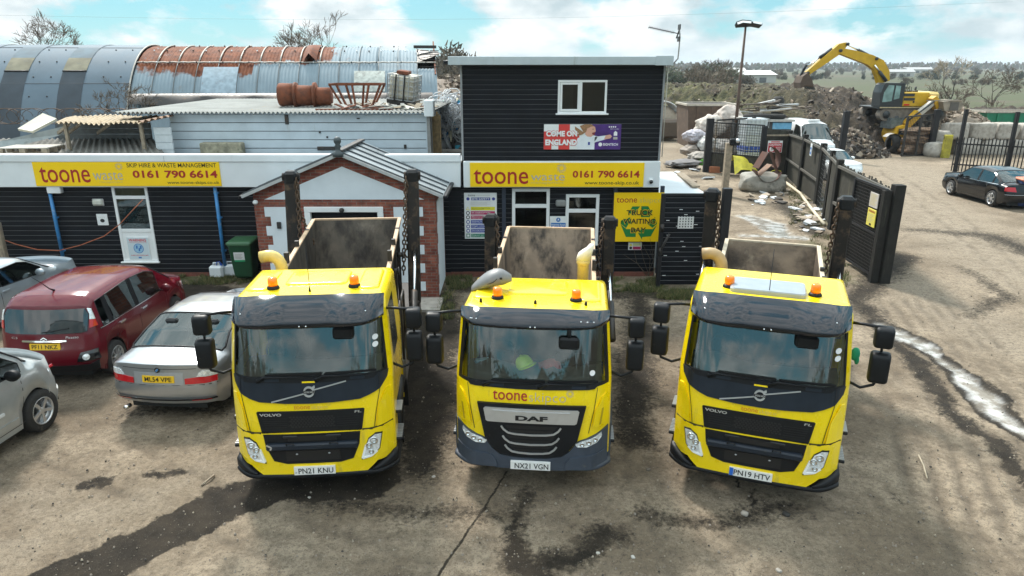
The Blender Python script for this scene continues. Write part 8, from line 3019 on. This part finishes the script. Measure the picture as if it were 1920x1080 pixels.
for k, px in enumerate((1417, 1439, 1461)):
 c = D(px, 220, cY); m = MB()
 m.tube([(c.x + .40 * math.cos(a_), cY + .5 + .40 * math.sin(a_), tz + .14) for a_ in [2 * PI * q / 18 for q in range(19)]], .14, M_RUBBER, 8)
 tag(m.build('tyre', None), ('leftmost', 'middle', 'rightmost')[k] + ' tyre of three lying on the dark cabin roof', 'tyre', 'tyres on the cabin roof')
m = MB()
rng = np.random.default_rng(12)
for k in range(26):
 c = Vector((a.x + (b.x - a.x) * rng.random(), cY + .6 + 1.8 * rng.random(), tz + .3 + .5 * rng.random()))
 an = rng.random() * .5 - .25
 m.beam(c, c + Vector((.9 + rng.random(), .2, an)), .2, .05, (M_WOOD, W_('rub4', (.075, .053, .037)), W_('pale', (.45, .46, .46)))[k % 3])
tag(m.build('scrap_timber', None), 'loose boards and scrap heaped on the dark cabin roof', 'scrap', kind='stuff')
m = MB(); c = D(1458, 200, 44); m.lathe([(.35, -.5), (.38, 0), (.35, .45), (.2, .6), (.004, .62)], M_RUBBER, 16, Matrix.Translation(c)); m.box(c.x - .5, c.x + .5, 43.5, 44.5, -.05, c.z - .5, W_('rub4', (.075, .053, .037)))
tag(m.build('old_tank', None), 'black round tank standing behind the cabin against the bank', 'tank')
g = G(1436, 361)
def rock(name, label, loc, r, mat, seed, cat, group=None, k=5, ex=.62):
 rng = np.random.default_rng(seed)
 m = MB()
 n, q = 6 * k, 3 * k
 rings = []
 for i in range(q + 1):
  ph = PI * i / q
  rg = []
  for j in range(n):
   a = 2 * PI * j / n
   x, y, z = math.sin(ph) * math.cos(a), math.sin(ph) * math.sin(a), -math.cos(ph)
   f = lambda v: math.copysign(abs(v) ** ex, v)
   w = 1 + .30 * (vnoise(np.array([x * 1.7 + seed * 7.3 + z]), np.array([y * 1.7 + z * 2.1]))[0] - .5) + .12 * (vnoise(np.array([x * 5 + seed]), np.array([y * 5 + z * 6]))[0] - .5)
   rg.append((r[0] * f(x) * w, r[1] * f(y) * w, r[2] * (f(z) * w + .9)))
  rings.append(rg)
 m.loft(rings, mat, True, True, True)
 return tag(m.build(name, None, loc, rng.random() * 3), label, cat, group)
M_LUMP = pm('mossy_concrete', (.30, .285, .25), .9, var=.3, vs=2, bump=.7, bs=9, dirt=((.04, .04, .035), .42, 1.8))
lump = rock('concrete_lump', 'big stained concrete lump at the corner of the fence', Vector((g.x, g.y + .55, -.12)), (1.02, .62, .50), M_LUMP, 3, 'concrete lump')
lump.rotation_euler = (0, 0, R(-4))
m = MB()
c = D(1436, 322, g.y + .4)
def curl(cx, cz, r_, a0, a1, y0, y1, n=10):
 m.loft([[(cx + r_ * math.cos(R(a0 + (a1 - a0) * i / n)), y, cz + r_ * math.sin(R(a0 + (a1 - a0) * i / n))) for i in range(n + 1)] for y in (y0, y1)], M_RSD, False, False, True)
M_RSD = pm('dark_rust', (.085, .036, .024), .8, .2, var=.35, vs=4, dirt=((.18, .09, .06), .25, 5))
curl(c.x, c.z + .15, .55, 185, 350, g.y - .1, g.y + .7)
curl(c.x - .05, c.z + .55, .60, -40, 70, g.y + .2, g.y + .9)
m.beam((c.x - .55, g.y + .2, c.z + .2), (c.x - .15, g.y + .3, c.z + .9), .5, .02, M_RSD)
m.beam((c.x - .45, g.y + .1, c.z - .1), (c.x + .1, g.y + .3, c.z + .35), .35, .02, pm('pale_rust', (.26, .16, .11), .8, var=.3))
m.beam((c.x + .1, g.y + .4, c.z + .9), (c.x + .55, g.y + .4, c.z - .1), .4, .02, M_RSD)
tag(m.build('twisted_plate', None), 'twisted rusty steel plate resting on the big concrete lump', 'scrap metal')
m = MB()
c = D(1398, 330, 37.0)
N = 16
vs = []
for i in range(N + 1):
 for j in range(9):
  u, v = i / N, j / 8
  z = .55 + .55 * math.sin(PI * v) * (1 - .4 * u) + .28 * (vnoise(np.array([u * 7.]), np.array([v * 5.]))[0] - .5) - .3 * (1 - v) 
  vs.append((c.x - 1.0 + 2.4 * u, 35.3 - c.y * 0 + 1.2 * v, max(.03, z)))
m.add(vs, [(i * 9 + j, (i + 1) * 9 + j, (i + 1) * 9 + j + 1, i * 9 + j + 1) for i in range(N) for j in range(8)], pm('yellow_tarpaulin', (.62, .54, .05), .6, var=.3, vs=3, dirt=((.25, .2, .08), .3, 3)), True)
tarp = m.build('tarpaulin', None, (0, c0.y - 36.4 - .75, 0))
tag(tarp, 'crumpled yellow tarpaulin draped against the mesh fence', 'tarpaulin')
m = MB(); c = G(1338, 322); m.box(c.x - .3, c.x + .3, c.y - .4, c.y - .1, -.03, .32, pm('orange_block', (.30, .11, .05), .8, var=.2), .03)
tag(m.build('terracotta_block', None), 'terracotta block at the foot of the black fence post', 'block')
m = MB(); c = D(1315, 305, 39.8); m.box(-.3, .3, -.02, .02, -.15, .15, pm('green_scrap', (.12, .45, .05), .6), 0, Matrix.Translation(c) @ Matrix.Rotation(R(-25), 4, 'Y'))
tag(m.build('plastic_scrap', None), 'bright green plastic scrap on the grey tarpaulin bundle', 'scrap')
m = MB()
pts = [G(1474, 345), G(1500, 365), G(1518, 390), G(1532, 408), G(1546, 424)]
m.tube([p + Vector((0, 0, .06)) for p in pts], .06, pm('pale_pipe', (.55, .48, .35), .7, var=.15), 8)
tag(m.build('pipe', None), 'pale bent pipe lying along the foot of the timber fence', 'pipe')
k = 0
for row, (py0, py1) in enumerate(((290, 259), (258, 232))):
 xs = [1742 + 46 * i + (22 if row else 0) for i in range(5 if row == 0 else 4)]
 for px in xs:
  Yb = 45.6
  a, b = D(px, 270, Yb), D(px + 44, 270, Yb)
  z0 = (.0, 1.05)[row]; z1 = (1.03, 2.02)[row]
  if row == 0 and px < 1760: continue
  o = rock('concrete_block', 'pitted grey concrete block in the wall behind the palisade fence', Vector(((a.x + b.x) / 2, Yb, z0 - .04)), ((b.x - a.x) / 2 * .96, .5, (z1 - z0) / 1.9), M_CONC, 70 + k, 'block', 'concrete blocks of the back wall', 3, .30)
  o.rotation_euler = (0, 0, R(2 * math.sin(k * 2.1)))
  k += 1
blob_field('rubble_heap', 'grey rubble piled above the concrete block wall', 'rubble', Vector((D(1790, 215, 49).x, 49.5, .4)), 4.4, 2.6, 2.3,
  [W_('rub1', (.22, .17, .125)), W_('rub2', (.13, .093, .064)), W_('rub3', (.30, .245, .185)), W_('rubwood', (.20, .15, .10))], 1400, (.06, .22), 15, .5, base=W_('rub1', (.22, .17, .125)))
blob_field('rubble_heap', 'dark rubble spilling down in front of the excavator', 'rubble', Vector((D(1592, 280, 44.2).x, 45.4, -.1)), 3.1, 2.4, 1.7,
  [W_('rub2', (.13, .093, .064)), W_('rub4', (.075, .053, .037)), W_('rub3', (.30, .245, .185)), W_('dark', (.035, .027, .021)), W_('dark', (.035, .027, .021)), W_('rub2', (.13, .093, .064))], 1600, (.04, .22), 17, .5, base=W_('dark', (.035, .027, .021)))
for k, (px, py, r, lb) in enumerate(((1752, 288, (.9, .6, .5), 'pale boulder at the foot of the thick dark gate post'), (1762, 262, (.8, .5, .45), 'grey boulder between the gate post and the yellow bollard'))):
 c = G(px, 292); rock('boulder', lb, Vector((c.x, c.y + .8 * k, (-.1, .7)[k])), r, M_CONC, 30 + k, 'boulder', k=3)
m = MB(); c = G(1774, 296); m.box(c.x - .24, c.x + .24, c.y, c.y + .3, -.05, 1.40, pm('yellow_bollard', (.36, .31, .03), .7, var=.35, dirt=((.09, .08, .04), .45, 3)), .05)
tag(m.build('bollard', None), 'mossy yellow bollard in front of the concrete block wall', 'bollard')
def wheelie(label, loc, rot, body_m, lid_m, s=1.0, sticker=False):
 T = thing('wheelie_bin', label, 'bin', loc, rot)
 m = MB()
 rings = []
 for z, w, d in ((.12, .20, .22), (.2, .235, .25), (.95, .285, .33), (1.0, .30, .35), (1.03, .30, .35)):
  rings.append([(x * s, y * s, z * s) for x, y in rrect(-w, w, -d, d, .05)])
 m.loft(rings, body_m, True, True, True); m.build('body', T)
 m = MB()
 rings = []
 for z, w, d in ((1.03, .315, .37), (1.07, .32, .375), (1.10, .28, .33), (1.105, .2, .22)):
  rings.append([(x * s, (y - .01) * s, z * s) for x, y in rrect(-w, w, -d, d, .05)])
 m.loft(rings, lid_m, True, True, True)
 m.tube([(-.24 * s, .40 * s, 1.0 * s), (.24 * s, .40 * s, 1.0 * s)], .018 * s, lid_m, 8)
 m.box(-.28 * s, .28 * s, -.39 * s, -.36 * s, 1.0 * s, 1.06 * s, lid_m, .01)
 m.build('lid', T)
 for sx in (-1, 1):
  m = MB(); m.lathe([(.10 * s, -.03), (.10 * s, .03), (.03, .035)], M_RUBBER, 16, Matrix.Translation((sx * .25 * s, .22 * s, .10 * s)) @ Matrix.Rotation(R(90), 4, 'Y')); m.build('wheel', T)
 if sticker:
  m = MB(); yy = lambda x, z: -.245 * s - (z / s - .2) / .75 * .085 * s
  conform(rrect(-.17, .10, .58, .84, .01), yy, .006, M_WHITE, m)
  conform(rrect(-.17, .10, .58, .63, .01), yy, .009, pm('sticker_green', (.02, .35, .15), .5, var=0), m)
  for k in range(4): conform([(-.14, .78 - .035 * k), (.05 - .03 * (k % 2), .78 - .035 * k), (.05 - .03 * (k % 2), .768 - .035 * k), (-.14, .768 - .035 * k)], yy, .009, M_LETG, m)
  m.build('sticker', T)
 return T
M_GBIN = pm('green_bin', (.018, .085, .040), .45, var=.1, dirt=((.10, .12, .08), .15, 8))
M_GLID = pm('green_bin_lid', (.045, .13, .06), .45, var=.1, dirt=((.16, .17, .12), .25, 8))
M_BBIN = pm('blue_bin', (.012, .035, .13), .45, var=.1)
g = G(1912, 392)
wheelie('dark blue wheelie bin with orange lid behind the black hatchback', Vector((g.x + .1, g.y + .1, 0)), R(-10), M_BBIN, pm('orange_lid', (.55, .18, .10), .5, var=.1), 1.12)
g = G(455, 532)
wheelie('green wheelie bin with white sticker beside the brick porch', Vector((g.x, g.y + .35, 0)), R(3), M_GBIN, M_GLID, 1.02, True)
M_JER = pm('white_plastic_can', (.66, .70, .72), .4, var=.06, dirt=((.4, .4, .35), .1, 6))
for k, (px, py, w, lb) in enumerate(((404, 524, .19, 'front white plastic jerrycan by the blue pipe, with blue cap strap'), (430, 521, .17, 'white plastic jerrycan half hidden beside the green bin'))):
 g = G(px, py)
 T = thing('jerrycan', lb, 'jerrycan', (g.x, g.y + .2, 0), R(-4 + 8 * k), 'white jerrycans by the wall')
 m = MB(); m.box(-w, w, -.13, .13, 0, .34, M_JER, .05); m.tube([(-.10, 0, .33), (-.09, 0, .40), (.05, 0, .40), (.07, 0, .33)], .025, M_JER, 8); m.build('body', T)
 m = MB(); m.lathe([(.035, 0), (.035, .04), (.004, .045)], pm('blue_cap', (.02, .10, .50), .4), 12, Matrix.Translation((.12, 0, .33)))
 if k == 0: m.tube([(.0, -.02, .34), (.02, -.05, .43), (.10, -.04, .45), (.16, -.02, .36)], .012, pm('blue_cap', (.02, .10, .50)), 6)
 m.build('cap', T)
pts = [D(px, py, 17.80 if 20 < px < 240 else 17.7) for px, py in ((-30, 440), (0, 447), (30, 458), (70, 468), (110, 470), (150, 460), (195, 443), (225, 420), (245, 398), (268, 374))]
m = MB(); m.tube(pts, .012, pm('orange_cable', (.42, .12, .05), .6, var=0), 6)
tag(m.build('extension_cable', None), 'thin orange cable sagging across the black boards from the glazed door', 'cable')
c = D(3, 460, 17.6)
m = MB(); m.box(c.x - .07, c.x + .07, 17.55, 17.68, -.05, D(3, 418, 17.6).z, M_WOOD, .01)
tag(m.build('post', None), 'short wooden post by the black boards holding the orange cable', 'post')
aer = thing('tv_aerial', 'television aerial on a bent mast at the office roof corner', 'aerial', (0, 0, 0))
aY = 18.3
m = MB()
pa_ = [D(1263, 119, aY), D(1271, 110, aY), D(1273, 92, aY), D(1275, 70, aY), D(1274, 56, aY)]
m.tube(pa_, .018, pm('grey_mast', (.28, .28, .27), .5, .4), 8); m.build('mast', aer)
m = MB()
b0, b1 = D(1276, 64, aY), D(1217, 51, aY + .5)
m.beam(b0, b1, .02, .02, M_STEEL)
for k in range(16):
 c = b0.lerp(b1, .22 + .78 * k / 15); m.beam(c + Vector((0, -.12, 0)), c + Vector((0, .12, .0)), .008, .008, M_STEEL)
 m.beam(c + Vector((-.01, 0, -.04)), c + Vector((.01, 0, .04)), .008, .008, M_STEEL)
for dz in (-.14, .14):
 m.beam(D(1273, 62, aY) + Vector((0, -.12, dz)), D(1273, 62, aY) + Vector((0, .12, dz)), .02, .12, M_STEEL)
m.beam(D(1268, 72, aY), D(1275, 53, aY), .03, .03, M_STEEL)
m.build('array', aer)
m = MB()
p, q = D(-200, 24, 58), D(1900, 3, 62)
m.tube([p.lerp(q, i / 30) + Vector((0, 0, -.9 * math.sin(PI * i / 30))) for i in range(31)], .007, pm('wire', (.20, .26, .28), .6, var=0), 4)
tag(m.build('overhead_wire', None), 'single thin overhead wire crossing the sky', 'wire')
# ------------------------------------------------------------------ bare trees, shrubs, far hedges
M_BARK = pm('bare_bark', (.075, .060, .045), .9, var=.25, vs=3)
M_TWIG = pm('bare_twig', (.115, .088, .062), .9, var=.2, vs=2)
M_TWIGP = pm('pale_twig', (.34, .28, .20), .9, var=.15, vs=2)
M_EVER = pm('dark_evergreen', (.016, .030, .014), .9, var=.4, vs=2)
def grow(rng, mb_t, mb_c, p, d, L, r, depth, spread, mt_t, mt_c, up=.12, limb=2, sides=4, mult=(2, 3), rmin_=.012):
 """recursive limb; coarse limbs go to the trunk mesh and fine ones to the crown"""
 n = 3
 r = max(r, rmin_)
 pts, rr = [p.copy()], [r]
 for i in range(n):
  d = (d + Vector((rng.normal() * .14, rng.normal() * .14, rng.normal() * .10 + up * .3))).normalized()
  p = p + d * (L / n)
  pts.append(p.copy()); rr.append(max(rmin_ * .7, r * (1 - .38 * (i + 1) / n)))
 tgt, mt = (mb_t, mt_t) if limb > 0 else (mb_c, mt_c)
 tgt.tube(pts, rr, mt, sides if limb > 0 else 3, True)
 if depth <= 0: return
 for k in range(int(rng.integers(mult[0], mult[1] + 1)) + (1 if depth == 1 else 0)):
  a = rng.random() * 2 * PI
  ax_ = d.orthogonal().normalized()
  ax_.rotate(Matrix.Rotation(a, 3, d))
  nd = (d + ax_ * (spread * (.6 + .7 * rng.random()))).normalized()
  nd.z += up * .5; nd.normalize()
  q = pts[-1] if k < 2 else pts[2]
  grow(rng, mb_t, mb_c, q, nd, L * (.62 + .22 * rng.random()), rr[-1] * (.74 if k < 2 else .55), depth - 1, spread, mt_t, mt_c, up, limb - 1, sides, mult, rmin_)
def bare_tree(name, label, loc, h, seed, spread=.62, depth=5, twig=None, r0=None, group=None, mult=(2, 3), cat='tree', stems=1, rmin=1.):
 rng = np.random.default_rng(seed)
 T = thing(name, label, cat, loc, rng.random() * 6, group)
 t, c = MB(), MB()
 for s in range(stems):
  d = Vector((rng.normal() * (.08 if stems == 1 else .6), rng.normal() * (.08 if stems == 1 else .6), 1)).normalized()
  grow(rng, t, c, Vector((rng.normal() * .15 * (stems > 1), rng.normal() * .15 * (stems > 1), -.1)), d, h * .30, (r0 or h * .028), depth, spread, M_BARK, twig or M_TWIG, mult=mult, rmin_=rmin * max(.004, loc[1] * .00030))
 t.build('trunk', T, fix=False)
 c.build('crown', T, fix=False)
 return T
p = D(112, 60, 44)
bare_tree('bare_tree', 'wide bare tree showing over the bluish half of the barn', Vector((p.x, 44, 0)), 9.0, 4, .80, 7, M_TWIG, mult=(2, 3))
p = D(642, 70, 46)
bare_tree('bare_tree', 'rounded bare tree showing over the rusty half of the barn', Vector((p.x, 46, 0)), 8.6, 9, .62, 7, M_TWIG, mult=(2, 3))
p = D(245, 190, 24.6)
bare_tree('bare_shrub', 'leafless dark shrub growing against the barn', Vector((p.x, 24.2, 3.4)), 1.9, 12, .75, 5, None, .035, mult=(2, 3), cat='shrub', stems=5)
for k, (px, Y, h, sd, sp, tw, dp, lb) in enumerate((
 (1872, 108, 6.4, 31, .85, None, 6, 'spreading dark bare tree standing alone in the open field'),
 (1792, 130, 9.2, 33, .60, M_TWIGP, 6, 'pale rounded bare tree on the skyline beyond the excavator cab'),
 (1795, 66, 4.4, 35, .75, None, 6, 'bushy bare thorn tree just beyond the telehandler bucket'),
 (1855, 74, 3.4, 37, .75, None, 5, 'low tangled thorn bush beside the spreading dark tree'),
 (1300, 95, 7.0, 41, .65, None, 6, 'brownish bare tree behind the grassy end of the bank'),
 (1340, 150, 7.6, 43, .60, None, 6, 'tall bare tree near the white farm sheds'))):
 c = D(px, 140, Y)
 bare_tree('bare_tree', lb, Vector((c.x, Y, 0)), h, sd, sp, dp - 1, tw, h * .016, stems=4 if k != 1 else 2)
def bush_mesh(rng, w, h, n, mats, leaf=.35):
 m = MB()
 cl = [(rng.normal() * w * .32, rng.normal() * w * .32, h * (.18 + .60 * rng.random()), .20 + .22 * rng.random()) for _ in range(9)]
 for k in range(n):
  cx, cy, cz, cr = cl[int(rng.random() * 9)]
  a, b = rng.random() * 2 * PI, math.acos(2 * rng.random() - 1)
  q = cr * h * rng.random() ** .35
  p = Vector((cx + q * math.sin(b) * math.cos(a), cy + q * math.sin(b) * math.sin(a), max(.05, cz + q * math.cos(b))))
  d = Vector((rng.normal(), rng.normal(), abs(rng.normal()) + .4)).normalized()
  s = leaf * (.5 + rng.random())
  e = d.orthogonal().normalized() * s * .16
  m.add([p - e, p + e, p + d * s + e * .3, p + d * s - e * .3], [(0, 1, 2, 3)], mats[int(rng.random() * len(mats))])
 return m
GRN = pm('hedge_green', (.075, .090, .042), .95, var=.3, vs=1)
BRN = pm('hedge_brown', (.16, .125, .088), .95, var=.25, vs=1)
BRN2 = pm('hedge_dark', (.085, .072, .054), .95, var=.25, vs=1)
protos = []
rng = np.random.default_rng(77)
for k in range(7):
 h, w = (5.5, 5.0) if k < 5 else (6.5, 3.4)
 mats = ((BRN, BRN2), (BRN, GRN), (BRN2, BRN), (BRN, BRN2, GRN), (GRN, BRN2), (M_EVER, GRN), (M_EVER,))[k]
 crown = bush_mesh(rng, w, h, 1500, mats, .62)
 tr = MB(); tr.tube([(0, 0, -.1), (.1, 0, h * .3), (0, .1, h * .6)], [.22, .16, .06], M_BARK, 6)
 protos.append((crown, tr, ('rounded brown leafless tree', 'mixed brown and green tree', 'dark leafless tree', 'greenish brown tree', 'dull green tree', 'dark evergreen tree', 'narrow dark conifer')[k]))
made = {}
def far_tree(k, loc, s, rot, label, group='trees along the far hedge lines'):
 if k not in made:
  T = thing('field_tree', label, 'tree', loc, rot, group)
  protos[k][0].build('crown', T, fix=False); protos[k][1].build('trunk', T, fix=False)
  made[k] = T
 else:
  T = copy_tree(made[k]); T.location = loc; T.rotation_euler = (0, 0, rot); T['label'] = label
 T.scale = (s, s, s * (.9 + .25 * rng.random()))
 return T
lbl = lambda k: protos[k][2] + ' among many along the far hedge lines'
for Y, x0, x1, n, s0, s1, ks in ((190, 38, 66, 16, .4, .75, (0, 1, 3, 5, 2)), (330, 60, 240, 44, .28, .6, (0, 1, 2, 3, 4, 6)), (520, 90, 420, 48, .4, .8, (0, 2, 3, 4, 5)),
      (820, 150, 640, 48, .6, 1.2, (0, 2, 4)), (120, -13, -7, 5, .9, 1.3, (0, 2)), (150, 30, 44, 11, .6, 1.1, (0, 1, 3, 5)), (230, 120, 190, 12, .2, .45, (0, 2, 3))):
 for i in range(n):
  x = x0 + (x1 - x0) * (i + rng.random()) / n
  k = int(ks[int(rng.random() * len(ks))])
  far_tree(k, Vector((x, Y + rng.normal() * Y * .03, -.1)), (s0 + (s1 - s0) * rng.random()), rng.random() * 6, lbl(k))
m = MB()
for k in range(5200):
 x = -120 + 1500 * rng.random(); Y = 950 + 500 * rng.random()
 h = 5 + 5 * rng.random()
 p = Vector((x, Y, h * rng.random() ** .7)); s = 2.2 + 2.5 * rng.random()
 e = Vector((s * .5, 0, 0))
 m.add([p - e, p + e, p + Vector((s * .25, rng.normal(), s)), p + Vector((-s * .25, rng.normal(), s))], [(0, 1, 2, 3)], (BRN, BRN2, GRN)[k % 3])
tag(m.build('far_wood', None, fix=False), 'distant dark woodland band along the horizon', 'woodland', kind='stuff')
m = bush_mesh(rng, 9, 6.2, 6200, (BRN, BRN2), .6)
tag(m.build('wood_edge', None, Vector((-9, 96, 0)), fix=False), 'brown leafless wood edge in the gap between barn and office', 'woodland', kind='stuff')
for k, (px, Y, w, d_, h, lb) in enumerate(((1402, 255, 22, 10, 4.2, 'long white farm shed beyond the bank'), (1380, 300, 9, 8, 5.0, 'white farmhouse left of the long farm shed'), (1245 + 20, 240, 14, 6, 2.4, 'low pale shed among trees at the left end of the bank'),
      (1690, 420, 14, 8, 4.0, 'small pale farm building behind the excavator boom'), (1720, 640, 22, 9, 5.0, 'far pale farm building on the skyline hedge'))):
 c = D(px, 140, Y)
 T = thing('farm_shed', lb, 'farm building', (c.x, Y, 0), R(10 - 7 * k))
 m = MB(); m.box(-w / 2, w / 2, 0, d_, 0, h * .66, pm('shed_wall_pale', (.46, .45, .42), .8, var=.1)); m.build('wall', T)
 m = MB()
 m.prism([(-d_ * .55, h * .64), (d_ * .55, h * .64), (0, h)], -w / 2 - .3, w / 2 + .3, pm('shed_roof_pale', (.60, .60, .58), .6, var=.1) if k < 2 else pm('shed_roof_grey', (.36, .36, .36), .7), Matrix.Translation((0, d_ / 2, 0)) @ Matrix.Rotation(R(90), 4, 'Z'))
 m.build('roof', T)
 for i in range(3):
  m = MB(); m.box(-w * .35 + i * w * .28, -w * .35 + i * w * .28 + w * .12, -.06, -.02, .1, h * .42, pm('shed_door_dark', (.10, .11, .11), .8)); m.build('door', T)
# ------------------------------------------------------------------ grass, grit and odds and ends on the yard
def tufts(zones, n, seed):
 rng = np.random.default_rng(seed)
 m = MB()
 mats = (pm('grass_blade', (.075, .105, .028), .8, var=.3, vs=3), pm('dry_blade', (.20, .17, .07), .85, var=.2, vs=3), pm('moss_blade', (.05, .065, .02), .9, var=.3))
 for (x0, y0, x1, y1, dens) in zones:
  for k in range(int(n * dens)):
   p = G(x0 + (x1 - x0) * rng.random(), y0 + (y1 - y0) * rng.random())
   if float(fbm(np.array([p.x]), np.array([p.y]), 2.2, 3)[0]) < .44: continue
   for b in range(4):
    d = Vector((rng.normal() * .5, rng.normal() * .5, 1)).normalized()
    L = .05 + .10 * rng.random()
    e = Vector((rng.normal(), rng.normal(), 0)).normalized() * .008
    q = p + Vector((rng.normal() * .03, rng.normal() * .03, 0))
    m.add([q - e, q + e, q + d * L], [(0, 1, 2)], mats[int(rng.random() * 3)])
 return m
m = tufts(((335, 514, 482, 534, 1.0), (838, 520, 884, 542, .6), (1138, 522, 1240, 548, 1.0), (1236, 545, 1300, 562, .7), (1520, 440, 1590, 540, .5), (1480, 345, 1550, 425, .6), (820, 545, 850, 600, .2)), 1500, 5)
tag(m.build('grass_tufts', None, fix=False), 'short rough grass along the foot of the buildings and fence', 'grass', kind='stuff')
m = MB()
rng = np.random.default_rng(6)
for k in range(14):
 p = G(1212 + 30 * rng.random(), 518)
 d = Vector((rng.normal() * .5, -.1, 1)).normalized()
 pts = [p, p + d * .5, p + d * (.8 + .3 * rng.random()) + Vector((rng.normal() * .2, 0, 0))]
 m.tube(pts, [.007, .005, .003], M_TWIG, 4)
tag(m.build('dry_weeds', None), 'leafless brambles against the black boards below the yellow bay sign', 'weeds', kind='stuff')
m = MB()
mts = (pm('grit_pale', (.34, .29, .22), .9), pm('grit_mid', (.26, .22, .18), .9), pm('grit_dark', (.06, .052, .045), .9), pm('grit_mid', (.26, .22, .18)))
rng = np.random.default_rng(19)
for k in range(13000):
 Y = 5.0 + 24 * rng.random() ** 1.9
 x = Y * (rng.random() * 1.7 - .85)
 s = .005 + .018 * rng.random() ** 5
 a = rng.random() * 6.28
 o_ = [(math.cos(a + t) * s * (.6 + .5 * rng.random()), math.sin(a + t) * s * (.6 + .5 * rng.random())) for t in (0, 1.6, 3.1, 4.7)]
 z = -.005
 m.add([(x + q[0], Y + q[1], z) for q in o_] + [(x + q[0] * .5, Y + q[1] * .5, z + s * .9) for q in o_], [(0, 1, 5, 4), (1, 2, 6, 5), (2, 3, 7, 6), (3, 0, 4, 7), (4, 5, 6, 7)], mts[int(rng.random() * 4)])
tag(m.build('grit', None), 'scattered grit and small stones over the muddy yard', 'gravel', kind='stuff')
sts = ((985, 878, .0, ''), )
for k, (px, py, r, mt, lb) in enumerate(((1396, 963, .050, (.50, .44, .38), 'round pinkish stone in front of the askew lorry'), (1121, 1036, .028, (.66, .62, .55), 'small white stone in the dark stain between middle and right lorries'),
      (1187, 1044, .032, (.68, .64, .58), 'white angular stone nearest the bottom edge below the middle lorry'), (1216, 880, .035, (.24, .20, .16), 'brown stone just left of the askew lorry bumper'),
      (813, 893, .030, (.60, .55, .50), 'pale pebble right of the first lorry bumper'), (580, 932, .026, (.60, .56, .50), 'pale pebble below the first lorry bumper'),
      (1474, 965, .055, (.05, .045, .04), 'black lump in front of the askew lorry'), (1460, 1070, .04, (.42, .38, .33), 'grey stone at the bottom edge right of centre'))):
 g = G(px, py)
 rock('stone', lb, Vector((g.x, g.y, -.02)), (r * .9, r * .7, r * .5), pm('stone_%d' % k, tuple(q * .7 for q in mt), .85, var=.2, vs=20), 50 + k, 'stone', 'loose stones on the yard', 2)
for px0, py0, px1, py1, w, lb, mt in ((1722, 855, 1738, 898, .022, 'bent pale stick lying right of the askew lorry', W_('stick', (.44, .37, .27))), (378, 912, 402, 892, .03, 'short broken lath at the edge of the dark damp strip', M_WOOD)):
 a, b = G(px0, py0), G(px1, py1)
 m = MB(); m.tube([a + Vector((0, 0, .015)), a.lerp(b, .5) + Vector((.01, 0, .025)), b + Vector((0, 0, .012))], w * .5, mt, 6)
 tag(m.build('stick', None), lb, 'stick')
m = MB()
rng = np.random.default_rng(33)
for k in range(150):
 px, py = (1395 + 90 * rng.random(), 345 + 40 * rng.random()) if k < 60 else (1490 + 60 * rng.random(), 372 + 65 * rng.random()) if k < 120 else (1240 + 90 * rng.random(), 300 + 40 * rng.random())
 g = G(px, py); s = .06 + .24 * rng.random() ** 2
 Mx = Matrix.Translation(g + Vector((0, 0, s * .12))) @ Matrix.Rotation(rng.random() * 6, 4, 'Z') @ Matrix.Rotation(rng.normal() * .25, 4, 'X')
 m.box(-s, s, -s * .6, s * .6, -s * .1, s * .14, (W_('rub3', (.30, .245, .185)), W_('white', (.62, .64, .66)), W_('rub1', (.22, .17, .125)), W_('dark', (.035, .027, .021)))[k % 4], 0, Mx)
tag(m.build('broken_slabs', None), 'broken slabs and litter around the concrete lump and fence foot', 'rubble', kind='stuff')
# ------------------------------------------------------------------ what stands behind the photographer (seen in the windscreens)
m = MB()
rng = np.random.default_rng(91)
m.loft([[(x, -37 + dy, max(.05, h * (4.0 + 2.0 * math.sin(x * .11 + 1) ** 2 + .7 * math.sin(x * .9) + .4 * math.sin(x * 2.3)))) for x in range(-60, 61)] for dy, h in ((1.5, 0), (.8, .8), (0, 1), (-1.2, .7), (-1.8, 0))], BRN2, False, False, True)
for k in range(12000):
 x = -110 + 220 * rng.random(); Y = -36 - 3 * rng.random()
 p = Vector((x, Y, (4.6 + 2.1 * math.sin(x * .11 + 1) ** 2 + .5 * math.sin(x * .31)) * rng.random() ** .6)); s = .10 + .16 * rng.random()
 e = Vector((s * .7, 0, 0))
 m.add([p - e, p + e, p + Vector((s * .2, rng.normal() * .3, s)), p + Vector((-s * .2, rng.normal() * .3, s))], [(0, 1, 2, 3)], (BRN, BRN2, GRN)[k % 3])
tag(m.build('hedge', None, fix=False), 'overgrown hedge across the road behind the camera', 'hedge', kind='stuff')
# ------------------------------------------------------------------ air between here and the horizon
hzm = bpy.data.materials.new('haze_air')
hzm.use_nodes = True
n, l = hzm.node_tree.nodes, hzm.node_tree.links
n.remove(n['Principled BSDF'])
pv = n.new('ShaderNodeVolumePrincipled')
pv.inputs['Color'].default_value = (.80, .88, .95, 1)
pv.inputs['Density'].default_value = .00024
l.new(pv.outputs[0], n['Material Output'].inputs['Volume'])
m = MB()
m.box(-9500, 9500, -9500, 9500, -3, 52, hzm)
hz_ = m.build('haze', None)
hz_['kind'] = 'stuff'
